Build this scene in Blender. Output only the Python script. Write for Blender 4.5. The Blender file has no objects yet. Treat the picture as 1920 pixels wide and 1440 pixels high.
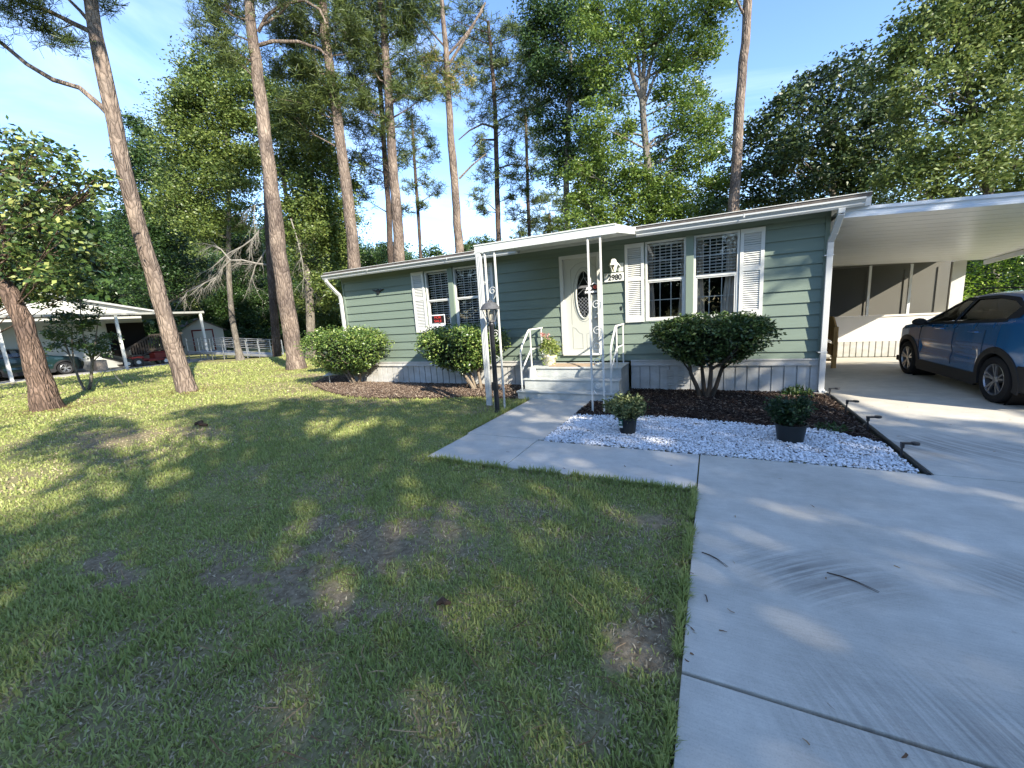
import bpy, math, random
import numpy as np
from mathutils import Vector, Matrix

random.seed(7)
rng = np.random.default_rng(11)
SC = bpy.context.scene
COL = SC.collection
R = math.radians

# ------------------------------------------------------------------ camera
F = 758.0                                   # focal length in pixels of a 1920 wide picture
EYE = Vector((0, 0, 1.67))
YAW, PITCH, ROLL = R(-26.72), R(9.70), R(-3.67)
cam_f = Vector((math.sin(YAW)*math.cos(PITCH), math.cos(YAW)*math.cos(PITCH), -math.sin(PITCH)))
_r = Vector((math.cos(YAW), -math.sin(YAW), 0)); _u = _r.cross(cam_f)
cam_r = math.cos(ROLL)*_r + math.sin(ROLL)*_u
cam_u = -math.sin(ROLL)*_r + math.cos(ROLL)*_u
cd = bpy.data.cameras.new('camera'); cam = bpy.data.objects.new('camera', cd); COL.objects.link(cam)
cd.sensor_width = 36; cd.lens = F/1920*36; cd.clip_start = 0.05; cd.clip_end = 2000
m = Matrix((cam_r, cam_u, -cam_f)).transposed().to_4x4(); m.translation = EYE
cam.matrix_world = m
SC.camera = cam

# ------------------------------------------------------------------ sky and sun
SUN = Vector((0.882, -0.470, 0.577)).normalized()          # towards the sun
W = bpy.data.worlds.new('World'); SC.world = W; W.use_nodes = True
nt = W.node_tree; nt.nodes.clear()
N = lambda t: nt.nodes.new(t)
sky = N('ShaderNodeTexSky'); sky.sky_type = 'NISHITA'; sky.sun_disc = False
sky.sun_elevation = math.asin(SUN.z); sky.sun_rotation = math.atan2(SUN.x, SUN.y)
sky.air_density = 1.0; sky.dust_density = 0.0; sky.ozone_density = 2.0
hs = N('ShaderNodeHueSaturation'); hs.inputs['Saturation'].default_value = 1.12; hs.inputs['Hue'].default_value = 0.508; hs.inputs['Value'].default_value = 1.0
tc = N('ShaderNodeTexCoord'); mp = N('ShaderNodeMapping'); mp.inputs['Scale'].default_value = (1.0, 2.2, 5.0); mp.inputs['Rotation'].default_value = (0.3, 0.5, 0.9)
ns = N('ShaderNodeTexNoise'); ns.inputs['Scale'].default_value = 1.5; ns.inputs['Detail'].default_value = 7; ns.inputs['Roughness'].default_value = 0.55; ns.inputs['Distortion'].default_value = 0.6
rp = N('ShaderNodeValToRGB'); rp.color_ramp.elements[0].position = 0.47; rp.color_ramp.elements[1].position = 0.82
rp.color_ramp.elements[0].color = (0, 0, 0, 1); rp.color_ramp.elements[1].color = (0.40, 0.40, 0.40, 1)
mx = N('ShaderNodeMix'); mx.data_type = 'RGBA'; mx.inputs['B'].default_value = (5.0, 5.6, 6.6, 1)
bg = N('ShaderNodeBackground'); bg.inputs['Strength'].default_value = 0.14
wo = N('ShaderNodeOutputWorld')
L = nt.links.new
L(sky.outputs[0], hs.inputs['Color']); L(hs.outputs[0], mx.inputs['A']); L(tc.outputs['Generated'], mp.inputs[0]); L(mp.outputs[0], ns.inputs['Vector'])
L(ns.outputs['Fac'], rp.inputs[0]); L(rp.outputs[0], mx.inputs['Factor']); L(mx.outputs['Result'], bg.inputs['Color']); L(bg.outputs[0], wo.inputs[0])

sl = bpy.data.lights.new('sun', 'SUN'); sl.energy = 4.3; sl.angle = R(0.53); sl.color = (1.0, 0.93, 0.80)
so = bpy.data.objects.new('sun', sl); COL.objects.link(so)
so.rotation_euler = SUN.to_track_quat('Z', 'Y').to_euler(); so.location = (20, -12, 20)

SC.view_settings.view_transform = 'Standard'; SC.view_settings.look = 'None'
SC.view_settings.exposure = 1.6; SC.view_settings.gamma = 1.0
SC.render.engine = 'CYCLES'
SC.cycles.max_bounces = 6; SC.cycles.transparent_max_bounces = 12; SC.cycles.diffuse_bounces = 3; SC.cycles.glossy_bounces = 3
SC.cycles.sample_clamp_indirect = 6

# ------------------------------------------------------------------ helpers
def tag(o, label=None, cat=None, group=None, kind=None):
    if label: o['label'] = label
    if cat: o['category'] = cat
    if group: o['group'] = group
    if kind: o['kind'] = kind
    return o

def empty(name, loc, label, cat, group=None, rz=0.0):
    o = bpy.data.objects.new(name, None); COL.objects.link(o)
    o.location = loc; o.rotation_euler = (0, 0, rz); o.empty_display_size = 0.2
    return tag(o, label, cat, group)

def put(name, me, parent=None, local=False):
    """meshes are modelled in world coordinates unless local"""
    o = bpy.data.objects.new(name, me); COL.objects.link(o)
    if parent is not None:
        o.parent = parent
        if parent.type == 'EMPTY' and not local:
            o.matrix_parent_inverse = (Matrix.Translation(parent.location) @ parent.rotation_euler.to_matrix().to_4x4()).inverted()
    return o

class MB:
    """collects shapes, builds ONE mesh object"""
    def __init__(s): s.v = []; s.f = []
    def add(s, vs, fs):
        b = len(s.v); s.v += [tuple(v) for v in vs]; s.f += [tuple(i+b for i in f) for f in fs]; return s
    def box(s, x0, x1, y0, y1, z0, z1):
        vs = [(x, y, z) for z in (z0, z1) for y in (y0, y1) for x in (x0, x1)]
        return s.add(vs, [(0,2,3,1),(4,5,7,6),(0,1,5,4),(2,6,7,3),(0,4,6,2),(1,3,7,5)])
    def bar(s, a, b, w, h=None, up=(0,0,1)):
        """box of section w x h from a to b"""
        h = h or w; a = Vector(a); b = Vector(b); d = (b-a).normalized(); up = Vector(up)
        if abs(d.dot(up)) > 0.98: up = Vector((0,1,0))
        x = d.cross(up).normalized()*w/2; y = x.cross(d).normalized()*h/2
        vs = [a-x-y, a+x-y, a+x+y, a-x+y, b-x-y, b+x-y, b+x+y, b-x+y]
        return s.add(vs, [(3,2,1,0),(4,5,6,7),(0,1,5,4),(1,2,6,5),(2,3,7,6),(3,0,4,7)])
    def tube(s, pts, rad, seg=8, cap=True, jitter=0.0):
        pts = [Vector(p) for p in pts]; n = len(pts)
        if not hasattr(rad, '__len__'): rad = [rad]*n
        t0 = (pts[1]-pts[0]).normalized()
        ref = Vector((0,0,1)) if abs(t0.z) < 0.9 else Vector((1,0,0))
        x = t0.cross(ref).normalized(); b = len(s.v)
        for i, p in enumerate(pts):
            t = (pts[min(i+1, n-1)]-pts[max(i-1, 0)]).normalized()
            x = (x - t*x.dot(t)).normalized(); y = t.cross(x)
            for k in range(seg):
                a = 2*math.pi*k/seg; rr = rad[i]*(1+jitter*(random.random()-.5))
                s.v.append(tuple(p + (x*math.cos(a)+y*math.sin(a))*rr))
        for i in range(n-1):
            for k in range(seg):
                k2 = (k+1) % seg
                s.f.append((b+i*seg+k, b+i*seg+k2, b+(i+1)*seg+k2, b+(i+1)*seg+k))
        if cap:
            s.f.append(tuple(b+k for k in range(seg))[::-1]); s.f.append(tuple(b+(n-1)*seg+k for k in range(seg)))
        return s
    def lathe(s, prof, c=(0,0,0), seg=24, axis='z'):
        b = len(s.v); n = len(prof)
        for r, z in prof:
            for k in range(seg):
                a = 2*math.pi*k/seg
                if axis == 'z': s.v.append((c[0]+r*math.cos(a), c[1]+r*math.sin(a), c[2]+z))
                elif axis == 'x': s.v.append((c[0]+z, c[1]+r*math.cos(a), c[2]+r*math.sin(a)))
                else: s.v.append((c[0]+r*math.cos(a), c[1]+z, c[2]+r*math.sin(a)))
        for i in range(n-1):
            for k in range(seg):
                k2 = (k+1) % seg; s.f.append((b+i*seg+k, b+i*seg+k2, b+(i+1)*seg+k2, b+(i+1)*seg+k))
        return s
    def disc(s, c, r, axis='y', seg=24, rz=None):
        b = len(s.v); rz = rz or r
        for k in range(seg):
            a = 2*math.pi*k/seg
            if axis == 'y': s.v.append((c[0]+r*math.cos(a), c[1], c[2]+rz*math.sin(a)))
            elif axis == 'x': s.v.append((c[0], c[1]+r*math.cos(a), c[2]+rz*math.sin(a)))
            else: s.v.append((c[0]+r*math.cos(a), c[1]+rz*math.sin(a), c[2]))
        s.f.append(tuple(range(b, b+seg))); return s
    def prism(s, poly, y0, y1, plane='xz'):
        """polygon extruded between two planes"""
        n = len(poly)
        if plane == 'xz': g = lambda p, t: (p[0], t, p[1])
        elif plane == 'yz': g = lambda p, t: (t, p[0], p[1])
        else: g = lambda p, t: (p[0], p[1], t)
        vs = [g(p, y0) for p in poly]+[g(p, y1) for p in poly]
        fs = [tuple(range(n)), tuple(range(n, 2*n))[::-1]]+[(i, i+n, (i+1) % n+n, (i+1) % n) for i in range(n)]
        return s.add(vs, fs)
    def build(s, name, mat, parent=None, smooth=False, bevel=0.0, local=False):
        me = bpy.data.meshes.new(name); me.from_pydata(s.v, [], s.f); me.validate(); me.update()
        me.materials.append(mat)
        if smooth:
            for p in me.polygons: p.use_smooth = True
        o = put(name, me, parent, local)
        if smooth:
            try: me.set_sharp_from_angle(angle=R(40))
            except Exception: pass
        if bevel:
            b = o.modifiers.new('bevel', 'BEVEL'); b.width = bevel; b.segments = 2; b.limit_method = 'ANGLE'; b.angle_limit = R(40)
        return o

def np_mesh(name, V, polys, mats, mat_index=None, smooth=False):
    """V (n,3); polys = list of (k x m) index arrays (faces of m corners)"""
    me = bpy.data.meshes.new(name)
    V = np.asarray(V, dtype=np.float32)
    me.vertices.add(len(V)); me.vertices.foreach_set('co', V.ravel())
    loops = np.concatenate([p.ravel() for p in polys]).astype(np.int32)
    tot = np.concatenate([np.full(len(p), p.shape[1]) for p in polys]).astype(np.int32)
    start = np.concatenate([[0], np.cumsum(tot)[:-1]]).astype(np.int32)
    me.loops.add(len(loops)); me.loops.foreach_set('vertex_index', loops)
    me.polygons.add(len(tot)); me.polygons.foreach_set('loop_start', start)
    for mt in mats: me.materials.append(mt)
    if mat_index is not None: me.polygons.foreach_set('material_index', np.asarray(mat_index, dtype=np.int32))
    if smooth: me.polygons.foreach_set('use_smooth', np.ones(len(tot), dtype=bool))
    me.update(calc_edges=True)
    return me

def text_mesh(name, s, size, mat, parent, x, y, z, depth=0.004, align='CENTER', bold=0.0, squash=1.0):
    """letters standing in the plane Y = y, facing the camera side (-Y)"""
    cu = bpy.data.curves.new(name, 'FONT'); cu.body = s; cu.size = size; cu.align_x = align; cu.extrude = depth/2; cu.offset = bold
    t = bpy.data.objects.new(name, cu); COL.objects.link(t)
    bpy.context.view_layer.update()
    me = bpy.data.meshes.new_from_object(t.evaluated_get(bpy.context.evaluated_depsgraph_get()))
    bpy.data.objects.remove(t)
    for v in me.vertices:
        a, b, c = v.co; v.co = (x+a*squash, y-c, z+b)
    me.materials.clear(); me.materials.append(mat); me.update()
    return put(name, me, parent)

# ------------------------------------------------------------------ materials
def mat(name, col, rough=0.7, spec=0.3, metal=0.0, noise=None, bump=None, coat=0.0):
    """noise = (scale, amount, colour2) ; bump = (scale, strength)"""
    M = bpy.data.materials.new(name); M.use_nodes = True; t = M.node_tree; b = t.nodes['Principled BSDF']
    b.inputs['Roughness'].default_value = rough; b.inputs['Specular IOR Level'].default_value = spec
    b.inputs['Metallic'].default_value = metal; b.inputs['Coat Weight'].default_value = coat
    b.inputs['Base Color'].default_value = (*col, 1)
    co = t.nodes.new('ShaderNodeTexCoord')
    if noise:
        n = t.nodes.new('ShaderNodeTexNoise'); n.inputs['Scale'].default_value = noise[0]; n.inputs['Detail'].default_value = 6; n.inputs['Roughness'].default_value = 0.62
        r = t.nodes.new('ShaderNodeValToRGB'); r.color_ramp.elements[0].position = 0.35; r.color_ramp.elements[1].position = 0.68
        r.color_ramp.elements[0].color = (*col, 1); r.color_ramp.elements[1].color = (*[a*(1-noise[1])+c*noise[1] for a, c in zip(col, noise[2])], 1)
        if len(noise) > 3:
            mm = t.nodes.new('ShaderNodeMapping'); mm.inputs['Scale'].default_value = noise[3]
            t.links.new(co.outputs['Object'], mm.inputs[0]); t.links.new(mm.outputs[0], n.inputs['Vector'])
        else: t.links.new(co.outputs['Object'], n.inputs['Vector'])
        t.links.new(n.outputs['Fac'], r.inputs[0]); t.links.new(r.outputs[0], b.inputs['Base Color'])
    if bump:
        n2 = t.nodes.new('ShaderNodeTexNoise'); n2.inputs['Scale'].default_value = bump[0]; n2.inputs['Detail'].default_value = 5
        bb = t.nodes.new('ShaderNodeBump'); bb.inputs['Strength'].default_value = bump[1]; bb.inputs['Distance'].default_value = 0.01
        t.links.new(co.outputs['Object'], n2.inputs['Vector']); t.links.new(n2.outputs['Fac'], bb.inputs['Height']); t.links.new(bb.outputs[0], b.inputs['Normal'])
    return M

def glass(name, tint=(1, 1, 1), refl=1.0, rough=0.0):
    M = bpy.data.materials.new(name); M.use_nodes = True; t = M.node_tree; t.nodes.clear()
    o = t.nodes.new('ShaderNodeOutputMaterial'); tr = t.nodes.new('ShaderNodeBsdfTransparent'); tr.inputs[0].default_value = (*tint, 1)
    gl = t.nodes.new('ShaderNodeBsdfGlossy'); gl.inputs['Roughness'].default_value = rough; gl.inputs['Color'].default_value = (refl, refl, refl, 1)
    fr = t.nodes.new('ShaderNodeFresnel'); fr.inputs[0].default_value = 1.5; mx = t.nodes.new('ShaderNodeMixShader')
    mul = t.nodes.new('ShaderNodeMath'); mul.operation = 'MULTIPLY'; mul.inputs[1].default_value = 1.4; mul.use_clamp = True
    t.links.new(fr.outputs[0], mul.inputs[0]); t.links.new(mul.outputs[0], mx.inputs[0]); t.links.new(tr.outputs[0], mx.inputs[1]); t.links.new(gl.outputs[0], mx.inputs[2]); t.links.new(mx.outputs[0], o.inputs[0])
    return M

GAIN = 1.0
def leaf_mat(name, cols, trans=0.3, rough=0.45, spec=0.4, patch=0.35):
    """leaves differ one by one (random per island) and by slow patches"""
    M = bpy.data.materials.new(name); M.use_nodes = True; t = M.node_tree; b = t.nodes['Principled BSDF']; out = t.nodes['Material Output']
    g = t.nodes.new('ShaderNodeNewGeometry'); r = t.nodes.new('ShaderNodeValToRGB'); r.color_ramp.interpolation = 'LINEAR'
    while len(r.color_ramp.elements) < len(cols): r.color_ramp.elements.new(0.5)
    for i, (p, c) in enumerate(cols): r.color_ramp.elements[i].position = p; r.color_ramp.elements[i].color = (*[min(.8, v*GAIN) for v in c], 1)
    co = t.nodes.new('ShaderNodeTexCoord'); n = t.nodes.new('ShaderNodeTexNoise'); n.inputs['Scale'].default_value = 0.9; n.inputs['Detail'].default_value = 3
    ad = t.nodes.new('ShaderNodeMix'); ad.inputs['Factor'].default_value = patch
    t.links.new(g.outputs['Random Per Island'], ad.inputs['A']); t.links.new(co.outputs['Object'], n.inputs['Vector']); t.links.new(n.outputs['Fac'], ad.inputs['B'])
    t.links.new(ad.outputs['Result'], r.inputs[0]); t.links.new(r.outputs[0], b.inputs['Base Color'])
    b.inputs['Roughness'].default_value = rough; b.inputs['Specular IOR Level'].default_value = spec
    tl = t.nodes.new('ShaderNodeBsdfTranslucent'); t.links.new(r.outputs[0], tl.inputs[0])
    ms = t.nodes.new('ShaderNodeMixShader'); ms.inputs[0].default_value = trans
    t.links.new(b.outputs[0], ms.inputs[1]); t.links.new(tl.outputs[0], ms.inputs[2]); t.links.new(ms.outputs[0], out.inputs[0])
    return M

def bark_mat(name, dark, mid, light, scale=7.0, zs=0.3, bump=1.0):
    M = bpy.data.materials.new(name); M.use_nodes = True; t = M.node_tree; b = t.nodes['Principled BSDF']
    b.inputs['Roughness'].default_value = 0.9; b.inputs['Specular IOR Level'].default_value = 0.15
    co = t.nodes.new('ShaderNodeTexCoord'); mm = t.nodes.new('ShaderNodeMapping'); mm.inputs['Scale'].default_value = (1, 1, zs)
    nz = t.nodes.new('ShaderNodeTexNoise'); nz.inputs['Scale'].default_value = 3; nz.inputs['Detail'].default_value = 5
    dz = t.nodes.new('ShaderNodeMix'); dz.data_type = 'RGBA'; dz.inputs['Factor'].default_value = 0.22
    v = t.nodes.new('ShaderNodeTexVoronoi'); v.feature = 'DISTANCE_TO_EDGE'; v.inputs['Scale'].default_value = scale
    v2 = t.nodes.new('ShaderNodeTexVoronoi'); v2.inputs['Scale'].default_value = scale
    r = t.nodes.new('ShaderNodeValToRGB'); e = r.color_ramp.elements; e[0].position = 0.0; e[0].color = (*dark, 1); e[1].position = 0.16; e[1].color = (*mid, 1)
    mx = t.nodes.new('ShaderNodeMix'); mx.data_type = 'RGBA'; mx.inputs['B'].default_value = (*light, 1)
    n2 = t.nodes.new('ShaderNodeTexNoise'); n2.inputs['Scale'].default_value = 11; n2.inputs['Detail'].default_value = 6
    ml = t.nodes.new('ShaderNodeMath'); ml.operation = 'MULTIPLY'
    sm = t.nodes.new('ShaderNodeMath'); sm.operation = 'MINIMUM'; sm.inputs[1].default_value = 0.3
    bb = t.nodes.new('ShaderNodeBump'); bb.inputs['Strength'].default_value = bump; bb.inputs['Distance'].default_value = 0.08
    k = t.links.new
    k(co.outputs['Object'], mm.inputs[0]); k(mm.outputs[0], nz.inputs['Vector']); k(mm.outputs[0], dz.inputs['A']); k(nz.outputs['Color'], dz.inputs['B'])
    k(dz.outputs['Result'], v.inputs['Vector']); k(dz.outputs['Result'], v2.inputs['Vector']); k(v.outputs['Distance'], r.inputs[0]); k(v.outputs['Distance'], sm.inputs[0])
    k(v2.outputs['Color'], ml.inputs[0]); k(mm.outputs[0], n2.inputs['Vector']); k(n2.outputs['Fac'], ml.inputs[1]); k(ml.outputs[0], mx.inputs['Factor'])
    k(r.outputs[0], mx.inputs['A'])
    n3 = t.nodes.new('ShaderNodeTexNoise'); n3.inputs['Scale'].default_value = 1.3; n3.inputs['Detail'].default_value = 4
    r3 = t.nodes.new('ShaderNodeValToRGB'); r3.color_ramp.elements[0].position = .35; r3.color_ramp.elements[0].color = (.62, .60, .60, 1); r3.color_ramp.elements[1].position = .65; r3.color_ramp.elements[1].color = (1.12, 1.08, 1.02, 1)
    m3 = t.nodes.new('ShaderNodeMix'); m3.data_type = 'RGBA'; m3.blend_type = 'MULTIPLY'; m3.inputs['Factor'].default_value = 1
    k(co.outputs['Object'], n3.inputs['Vector']); k(n3.outputs['Fac'], r3.inputs[0]); k(mx.outputs['Result'], m3.inputs['A']); k(r3.outputs[0], m3.inputs['B']); k(m3.outputs['Result'], b.inputs['Base Color']); k(sm.outputs[0], bb.inputs['Height']); k(bb.outputs[0], b.inputs['Normal'])
    return M

white = mat('white paint', (0.60, 0.595, 0.55), 0.45, 0.4, noise=(3, 0.25, (0.48, 0.475, 0.43)))
white_shutter = mat('shutter white', (0.62, 0.615, 0.57), 0.5)
gutter_m = mat('gutter white', (0.50, 0.505, 0.49), 0.35, 0.5, noise=(2.5, 0.5, (0.5, 0.5, 0.46), (1, 6, 6)))
siding_m = mat('sage siding', (0.170, 0.215, 0.168), 0.55, 0.35, noise=(1.8, 0.5, (0.135, 0.176, 0.142), (0.5, 1, 6)), bump=(60, 0.15))
trim_green = mat('green trim', (0.172, 0.217, 0.170), 0.5, 0.35)
skirt_m = mat('white vinyl skirting', (0.56, 0.555, 0.53), 0.45, 0.4, noise=(2.6, 0.7, (0.36, 0.335, 0.285), (1, 1, 2)))
shingle_m = mat('grey shingles', (0.12, 0.105, 0.095), 0.95, 0.1, noise=(14, 0.7, (0.06, 0.055, 0.05)), bump=(40, 0.6))
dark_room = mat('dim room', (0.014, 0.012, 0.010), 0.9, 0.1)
curtain_m = mat('cream curtain', (0.62, 0.55, 0.46), 0.9, 0.1)
blind_m = mat('white blind', (0.72, 0.70, 0.63), 0.6)
win_glass = glass('window glass')
porch_grey = mat('painted porch', (0.50, 0.51, 0.48), 0.7, 0.25, noise=(4.5, 0.8, (0.32, 0.34, 0.32)), bump=(30, 0.35))
black_m = mat('black metal', (0.018, 0.019, 0.022), 0.4, 0.5)
black_plastic = mat('black plastic', (0.016, 0.020, 0.021), 0.45, 0.4)
# ------------------------------------------------------------------ ground
def concrete(name, col, col2, tyre=False):
    M = bpy.data.materials.new(name); M.use_nodes = True; t = M.node_tree; b = t.nodes['Principled BSDF']; k = t.links.new
    b.inputs['Roughness'].default_value = 0.78; b.inputs['Specular IOR Level'].default_value = 0.3
    co = t.nodes.new('ShaderNodeTexCoord')
    def noise(scale, detail, vec=None, s3=None, rough=0.6):
        n = t.nodes.new('ShaderNodeTexNoise'); n.inputs['Scale'].default_value = scale; n.inputs['Detail'].default_value = detail; n.inputs['Roughness'].default_value = rough
        src = vec or co.outputs['Object']
        if s3:
            mm = t.nodes.new('ShaderNodeMapping'); mm.inputs['Scale'].default_value = s3; k(src, mm.inputs[0]); src = mm.outputs[0]
        k(src, n.inputs['Vector']); return n.outputs['Fac']
    def ramp(fac, p0, p1, c0, c1):
        r = t.nodes.new('ShaderNodeValToRGB'); e = r.color_ramp.elements; e[0].position = p0; e[1].position = p1; e[0].color = (*c0, 1); e[1].color = (*c1, 1); k(fac, r.inputs[0]); return r.outputs[0]
    def mixc(f, a, bb, bt='MIX'):
        x = t.nodes.new('ShaderNodeMix'); x.data_type = 'RGBA'; x.blend_type = bt
        if isinstance(f, float): x.inputs['Factor'].default_value = f
        else: k(f, x.inputs['Factor'])
        k(a, x.inputs['A'])
        if isinstance(bb, tuple): x.inputs['B'].default_value = (*bb, 1)
        else: k(bb, x.inputs['B'])
        return x.outputs['Result']
    c = ramp(noise(0.9, 8), 0.35, 0.7, col, col2)
    c = mixc(0.55, c, ramp(noise(5, 9, rough=0.7), 0.3, 0.75, (0.70,)*3, (1.15,)*3), 'MULTIPLY')
    broom = noise(60, 4, s3=(0.12, 1.6, 1), rough=0.7)
    c = mixc(0.5, c, ramp(broom, 0.3, 0.7, (0.82,)*3, (1.1,)*3), 'MULTIPLY')
    c = mixc(0.6, c, ramp(noise(140, 3), 0.28, 0.5, (0.72,)*3, (1,)*3), 'MULTIPLY')
    if tyre:
        # curved tyre scrubbing: rings round a turning centre, kept to one worn patch each
        for (cx, cy, px, py, rad, amt, sc) in ((1.9, 1.0, 0.55, 2.75, 0.55, 0.72, 26), (-0.6, 0.2, 1.75, 3.05, 0.55, 0.80, 22), (-2.5, 0.6, 0.95, 1.75, 0.85, 0.5, 30), (4.5, 7.2, 2.2, 5.6, 1.1, 0.55, 14)):
            sv = t.nodes.new('ShaderNodeSeparateXYZ'); k(co.outputs['Object'], sv.inputs[0])
            def mth(op, a, bb=None):
                q = t.nodes.new('ShaderNodeMath'); q.operation = op
                for i, w in enumerate((a, bb)):
                    if w is None: continue
                    if isinstance(w, (int, float)): q.inputs[i].default_value = w
                    else: k(w, q.inputs[i])
                return q.outputs[0]
            dx = mth('SUBTRACT', sv.outputs[0], cx); dy = mth('SUBTRACT', sv.outputs[1], cy)
            rr = mth('SQRT', mth('ADD', mth('MULTIPLY', dx, dx), mth('MULTIPLY', dy, dy))); an = mth('ARCTAN2', dy, dx)
            cv = t.nodes.new('ShaderNodeCombineXYZ'); k(mth('MULTIPLY', rr, sc), cv.inputs[0]); k(mth('MULTIPLY', an, 2.2), cv.inputs[1])
            lines = noise(1.0, 5, vec=cv.outputs[0], rough=0.65)
            ex = mth('SUBTRACT', sv.outputs[0], px); ey = mth('SUBTRACT', sv.outputs[1], py)
            dist = mth('SQRT', mth('ADD', mth('MULTIPLY', ex, ex), mth('MULTIPLY', mth('MULTIPLY', ey, ey), 2.6)))
            dist = mth('ADD', dist, mth('MULTIPLY', noise(3.0, 4), 0.5))
            mr = t.nodes.new('ShaderNodeMapRange'); mr.inputs['From Min'].default_value = rad+0.25; mr.inputs['From Max'].default_value = rad*0.35; k(dist, mr.inputs['Value'])
            mr.inputs['To Min'].default_value = 0; mr.inputs['To Max'].default_value = amt; mr.clamp = True
            c = mixc(mr.outputs[0], c, mixc(1.0, c, ramp(lines, 0.42, 0.62, (0.22, 0.22, 0.23), (1.08,)*3), 'MULTIPLY'))
        # rusty pine needle stain
        c = mixc(ramp(noise(2.3, 6), 0.68, 0.80, (0,)*3, (0.25,)*3), c, (0.30, 0.20, 0.13))
    k(c, b.inputs['Base Color'])
    bb = t.nodes.new('ShaderNodeBump'); bb.inputs['Strength'].default_value = 0.28; bb.inputs['Distance'].default_value = 0.004
    k(broom, bb.inputs['Height']); k(bb.outputs[0], b.inputs['Normal'])
    return M
drive_m = concrete('driveway concrete', (0.47, 0.432, 0.36), (0.60, 0.555, 0.468), True)
walk_m = concrete('walk concrete', (0.50, 0.465, 0.40), (0.58, 0.545, 0.475))

def ground_mat():
    M = bpy.data.materials.new('lawn soil'); M.use_nodes = True; t = M.node_tree; b = t.nodes['Principled BSDF']; k = t.links.new
    b.inputs['Roughness'].default_value = 0.95; b.inputs['Specular IOR Level'].default_value = 0.1
    co = t.nodes.new('ShaderNodeTexCoord')
    def nz(s, d, p0, p1, c0, c1):
        n = t.nodes.new('ShaderNodeTexNoise'); n.inputs['Scale'].default_value = s; n.inputs['Detail'].default_value = d; n.inputs['Roughness'].default_value = 0.68
        r = t.nodes.new('ShaderNodeValToRGB'); e = r.color_ramp.elements; e[0].position = p0; e[1].position = p1; e[0].color = (*c0, 1); e[1].color = (*c1, 1)
        k(co.outputs['Object'], n.inputs['Vector']); k(n.outputs['Fac'], r.inputs[0]); return n, r.outputs[0]
    _, a = nz(0.35, 6, 0.35, 0.65, (0.21, 0.225, 0.07), (0.31, 0.29, 0.11))
    n2, c = nz(45, 6, 0.4, 0.62, (0.09, 0.09, 0.045), (0.30, 0.28, 0.13))
    x = t.nodes.new('ShaderNodeMix'); x.data_type = 'RGBA'; x.inputs['Factor'].default_value = 0.45; k(a, x.inputs['A']); k(c, x.inputs['B'])
    # near the camera the turf is thin and the soil is seen between blades
    at = t.nodes.new('ShaderNodeAttribute'); at.attribute_name = 'bare'
    _, s = nz(22, 8, 0.35, 0.7, (0.13, 0.098, 0.060), (0.34, 0.27, 0.175))
    y = t.nodes.new('ShaderNodeMix'); y.data_type = 'RGBA'; k(at.outputs['Fac'], y.inputs['Factor']); k(x.outputs['Result'], y.inputs['A']); k(s, y.inputs['B'])
    k(y.outputs['Result'], b.inputs['Base Color'])
    bb = t.nodes.new('ShaderNodeBump'); bb.inputs['Strength'].default_value = 0.8; bb.inputs['Distance'].default_value = 0.02
    k(n2.outputs['Fac'], bb.inputs['Height']); k(bb.outputs[0], b.inputs['Normal'])
    return M

# worn patches of the lawn: x, y, radius x, radius y, strength
BARE = [(-2.46, 2.10, 0.55, 0.32, 1.0), (-1.9, 2.3, 0.35, 0.2, .7), (-2.36, 1.45, 0.40, 0.13, 1.0), (-3.89, 1.07, 0.32, 0.12, 1.0), (-2.95, 1.38, 0.35, 0.12, 1.0),
        (-3.3, 1.5, 0.5, 0.2, .7), (-0.30, 1.88, 0.13, 0.20, 1.1), (-0.36, 3.15, 0.17, 0.14, .9), (-0.7, 2.6, .3, .2, .4), (-9.2, 2.9, 1.0, .35, .9), (-8.2, 3.6, .6, .25, .7),
        (-1.3, 2.9, 0.3, 0.15, .6), (-1.5, 1.6, .18, .1, .6), (-3.4, 2.7, .5, .2, .5), (-0.45, 1.35, .12, .12, .6), (-13.2, 9.5, 1.8, .35, .8), (-16, 7.4, 1.2, .25, .6),
        (-2.5, 0.75, .3, .1, .4), (-1.0, 1.1, .2, .1, .4), (-1.75, 2.75, .4, .12, .6), (-2.1, 1.85, .25, .10, .9), (-2.75, 2.4, .3, .1, .7), (-10.9, 7.6, 1.6, .6, .6), (-7.5, 6.2, 1.5, .25, .6)]
def vnoise(x, y, s, seed=0):
    """cheap value noise in numpy"""
    x = np.asarray(x)*s+seed*17.3; y = np.asarray(y)*s+seed*9.1
    xi = np.floor(x).astype(np.int64); yi = np.floor(y).astype(np.int64); fx = x-xi; fy = y-yi
    fx = fx*fx*(3-2*fx); fy = fy*fy*(3-2*fy)
    def h(a, b):
        v = np.sin(a*127.1+b*311.7+seed*74.7)*43758.5453; return v-np.floor(v)
    return (h(xi, yi)*(1-fx)+h(xi+1, yi)*fx)*(1-fy)+(h(xi, yi+1)*(1-fx)+h(xi+1, yi+1)*fx)*fy
def bare(x, y):
    x = np.asarray(x, float); y = np.asarray(y, float); o = np.zeros_like(x)
    wob = 0.9*(vnoise(x, y, 2.4, 1)-.5)+1.1*(vnoise(x, y, 9.0, 2)-.5)+0.8*(vnoise(x, y, 25.0, 3)-.5)
    for (cx, cy, rx, ry, s) in BARE:
        q = np.sqrt(((x-cx)/rx)**2+((y-cy)/ry)**2)
        o = np.maximum(o, s*np.clip((1.4-q+1.2*wob)/0.6, 0, 1))
    gen = np.clip((vnoise(x, y, 0.9, 5)*0.6+vnoise(x, y, 4.0, 6)*0.4-0.60)/0.22, 0, 1)
    return np.clip(np.maximum(o, gen*0.55), 0, 1)

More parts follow.
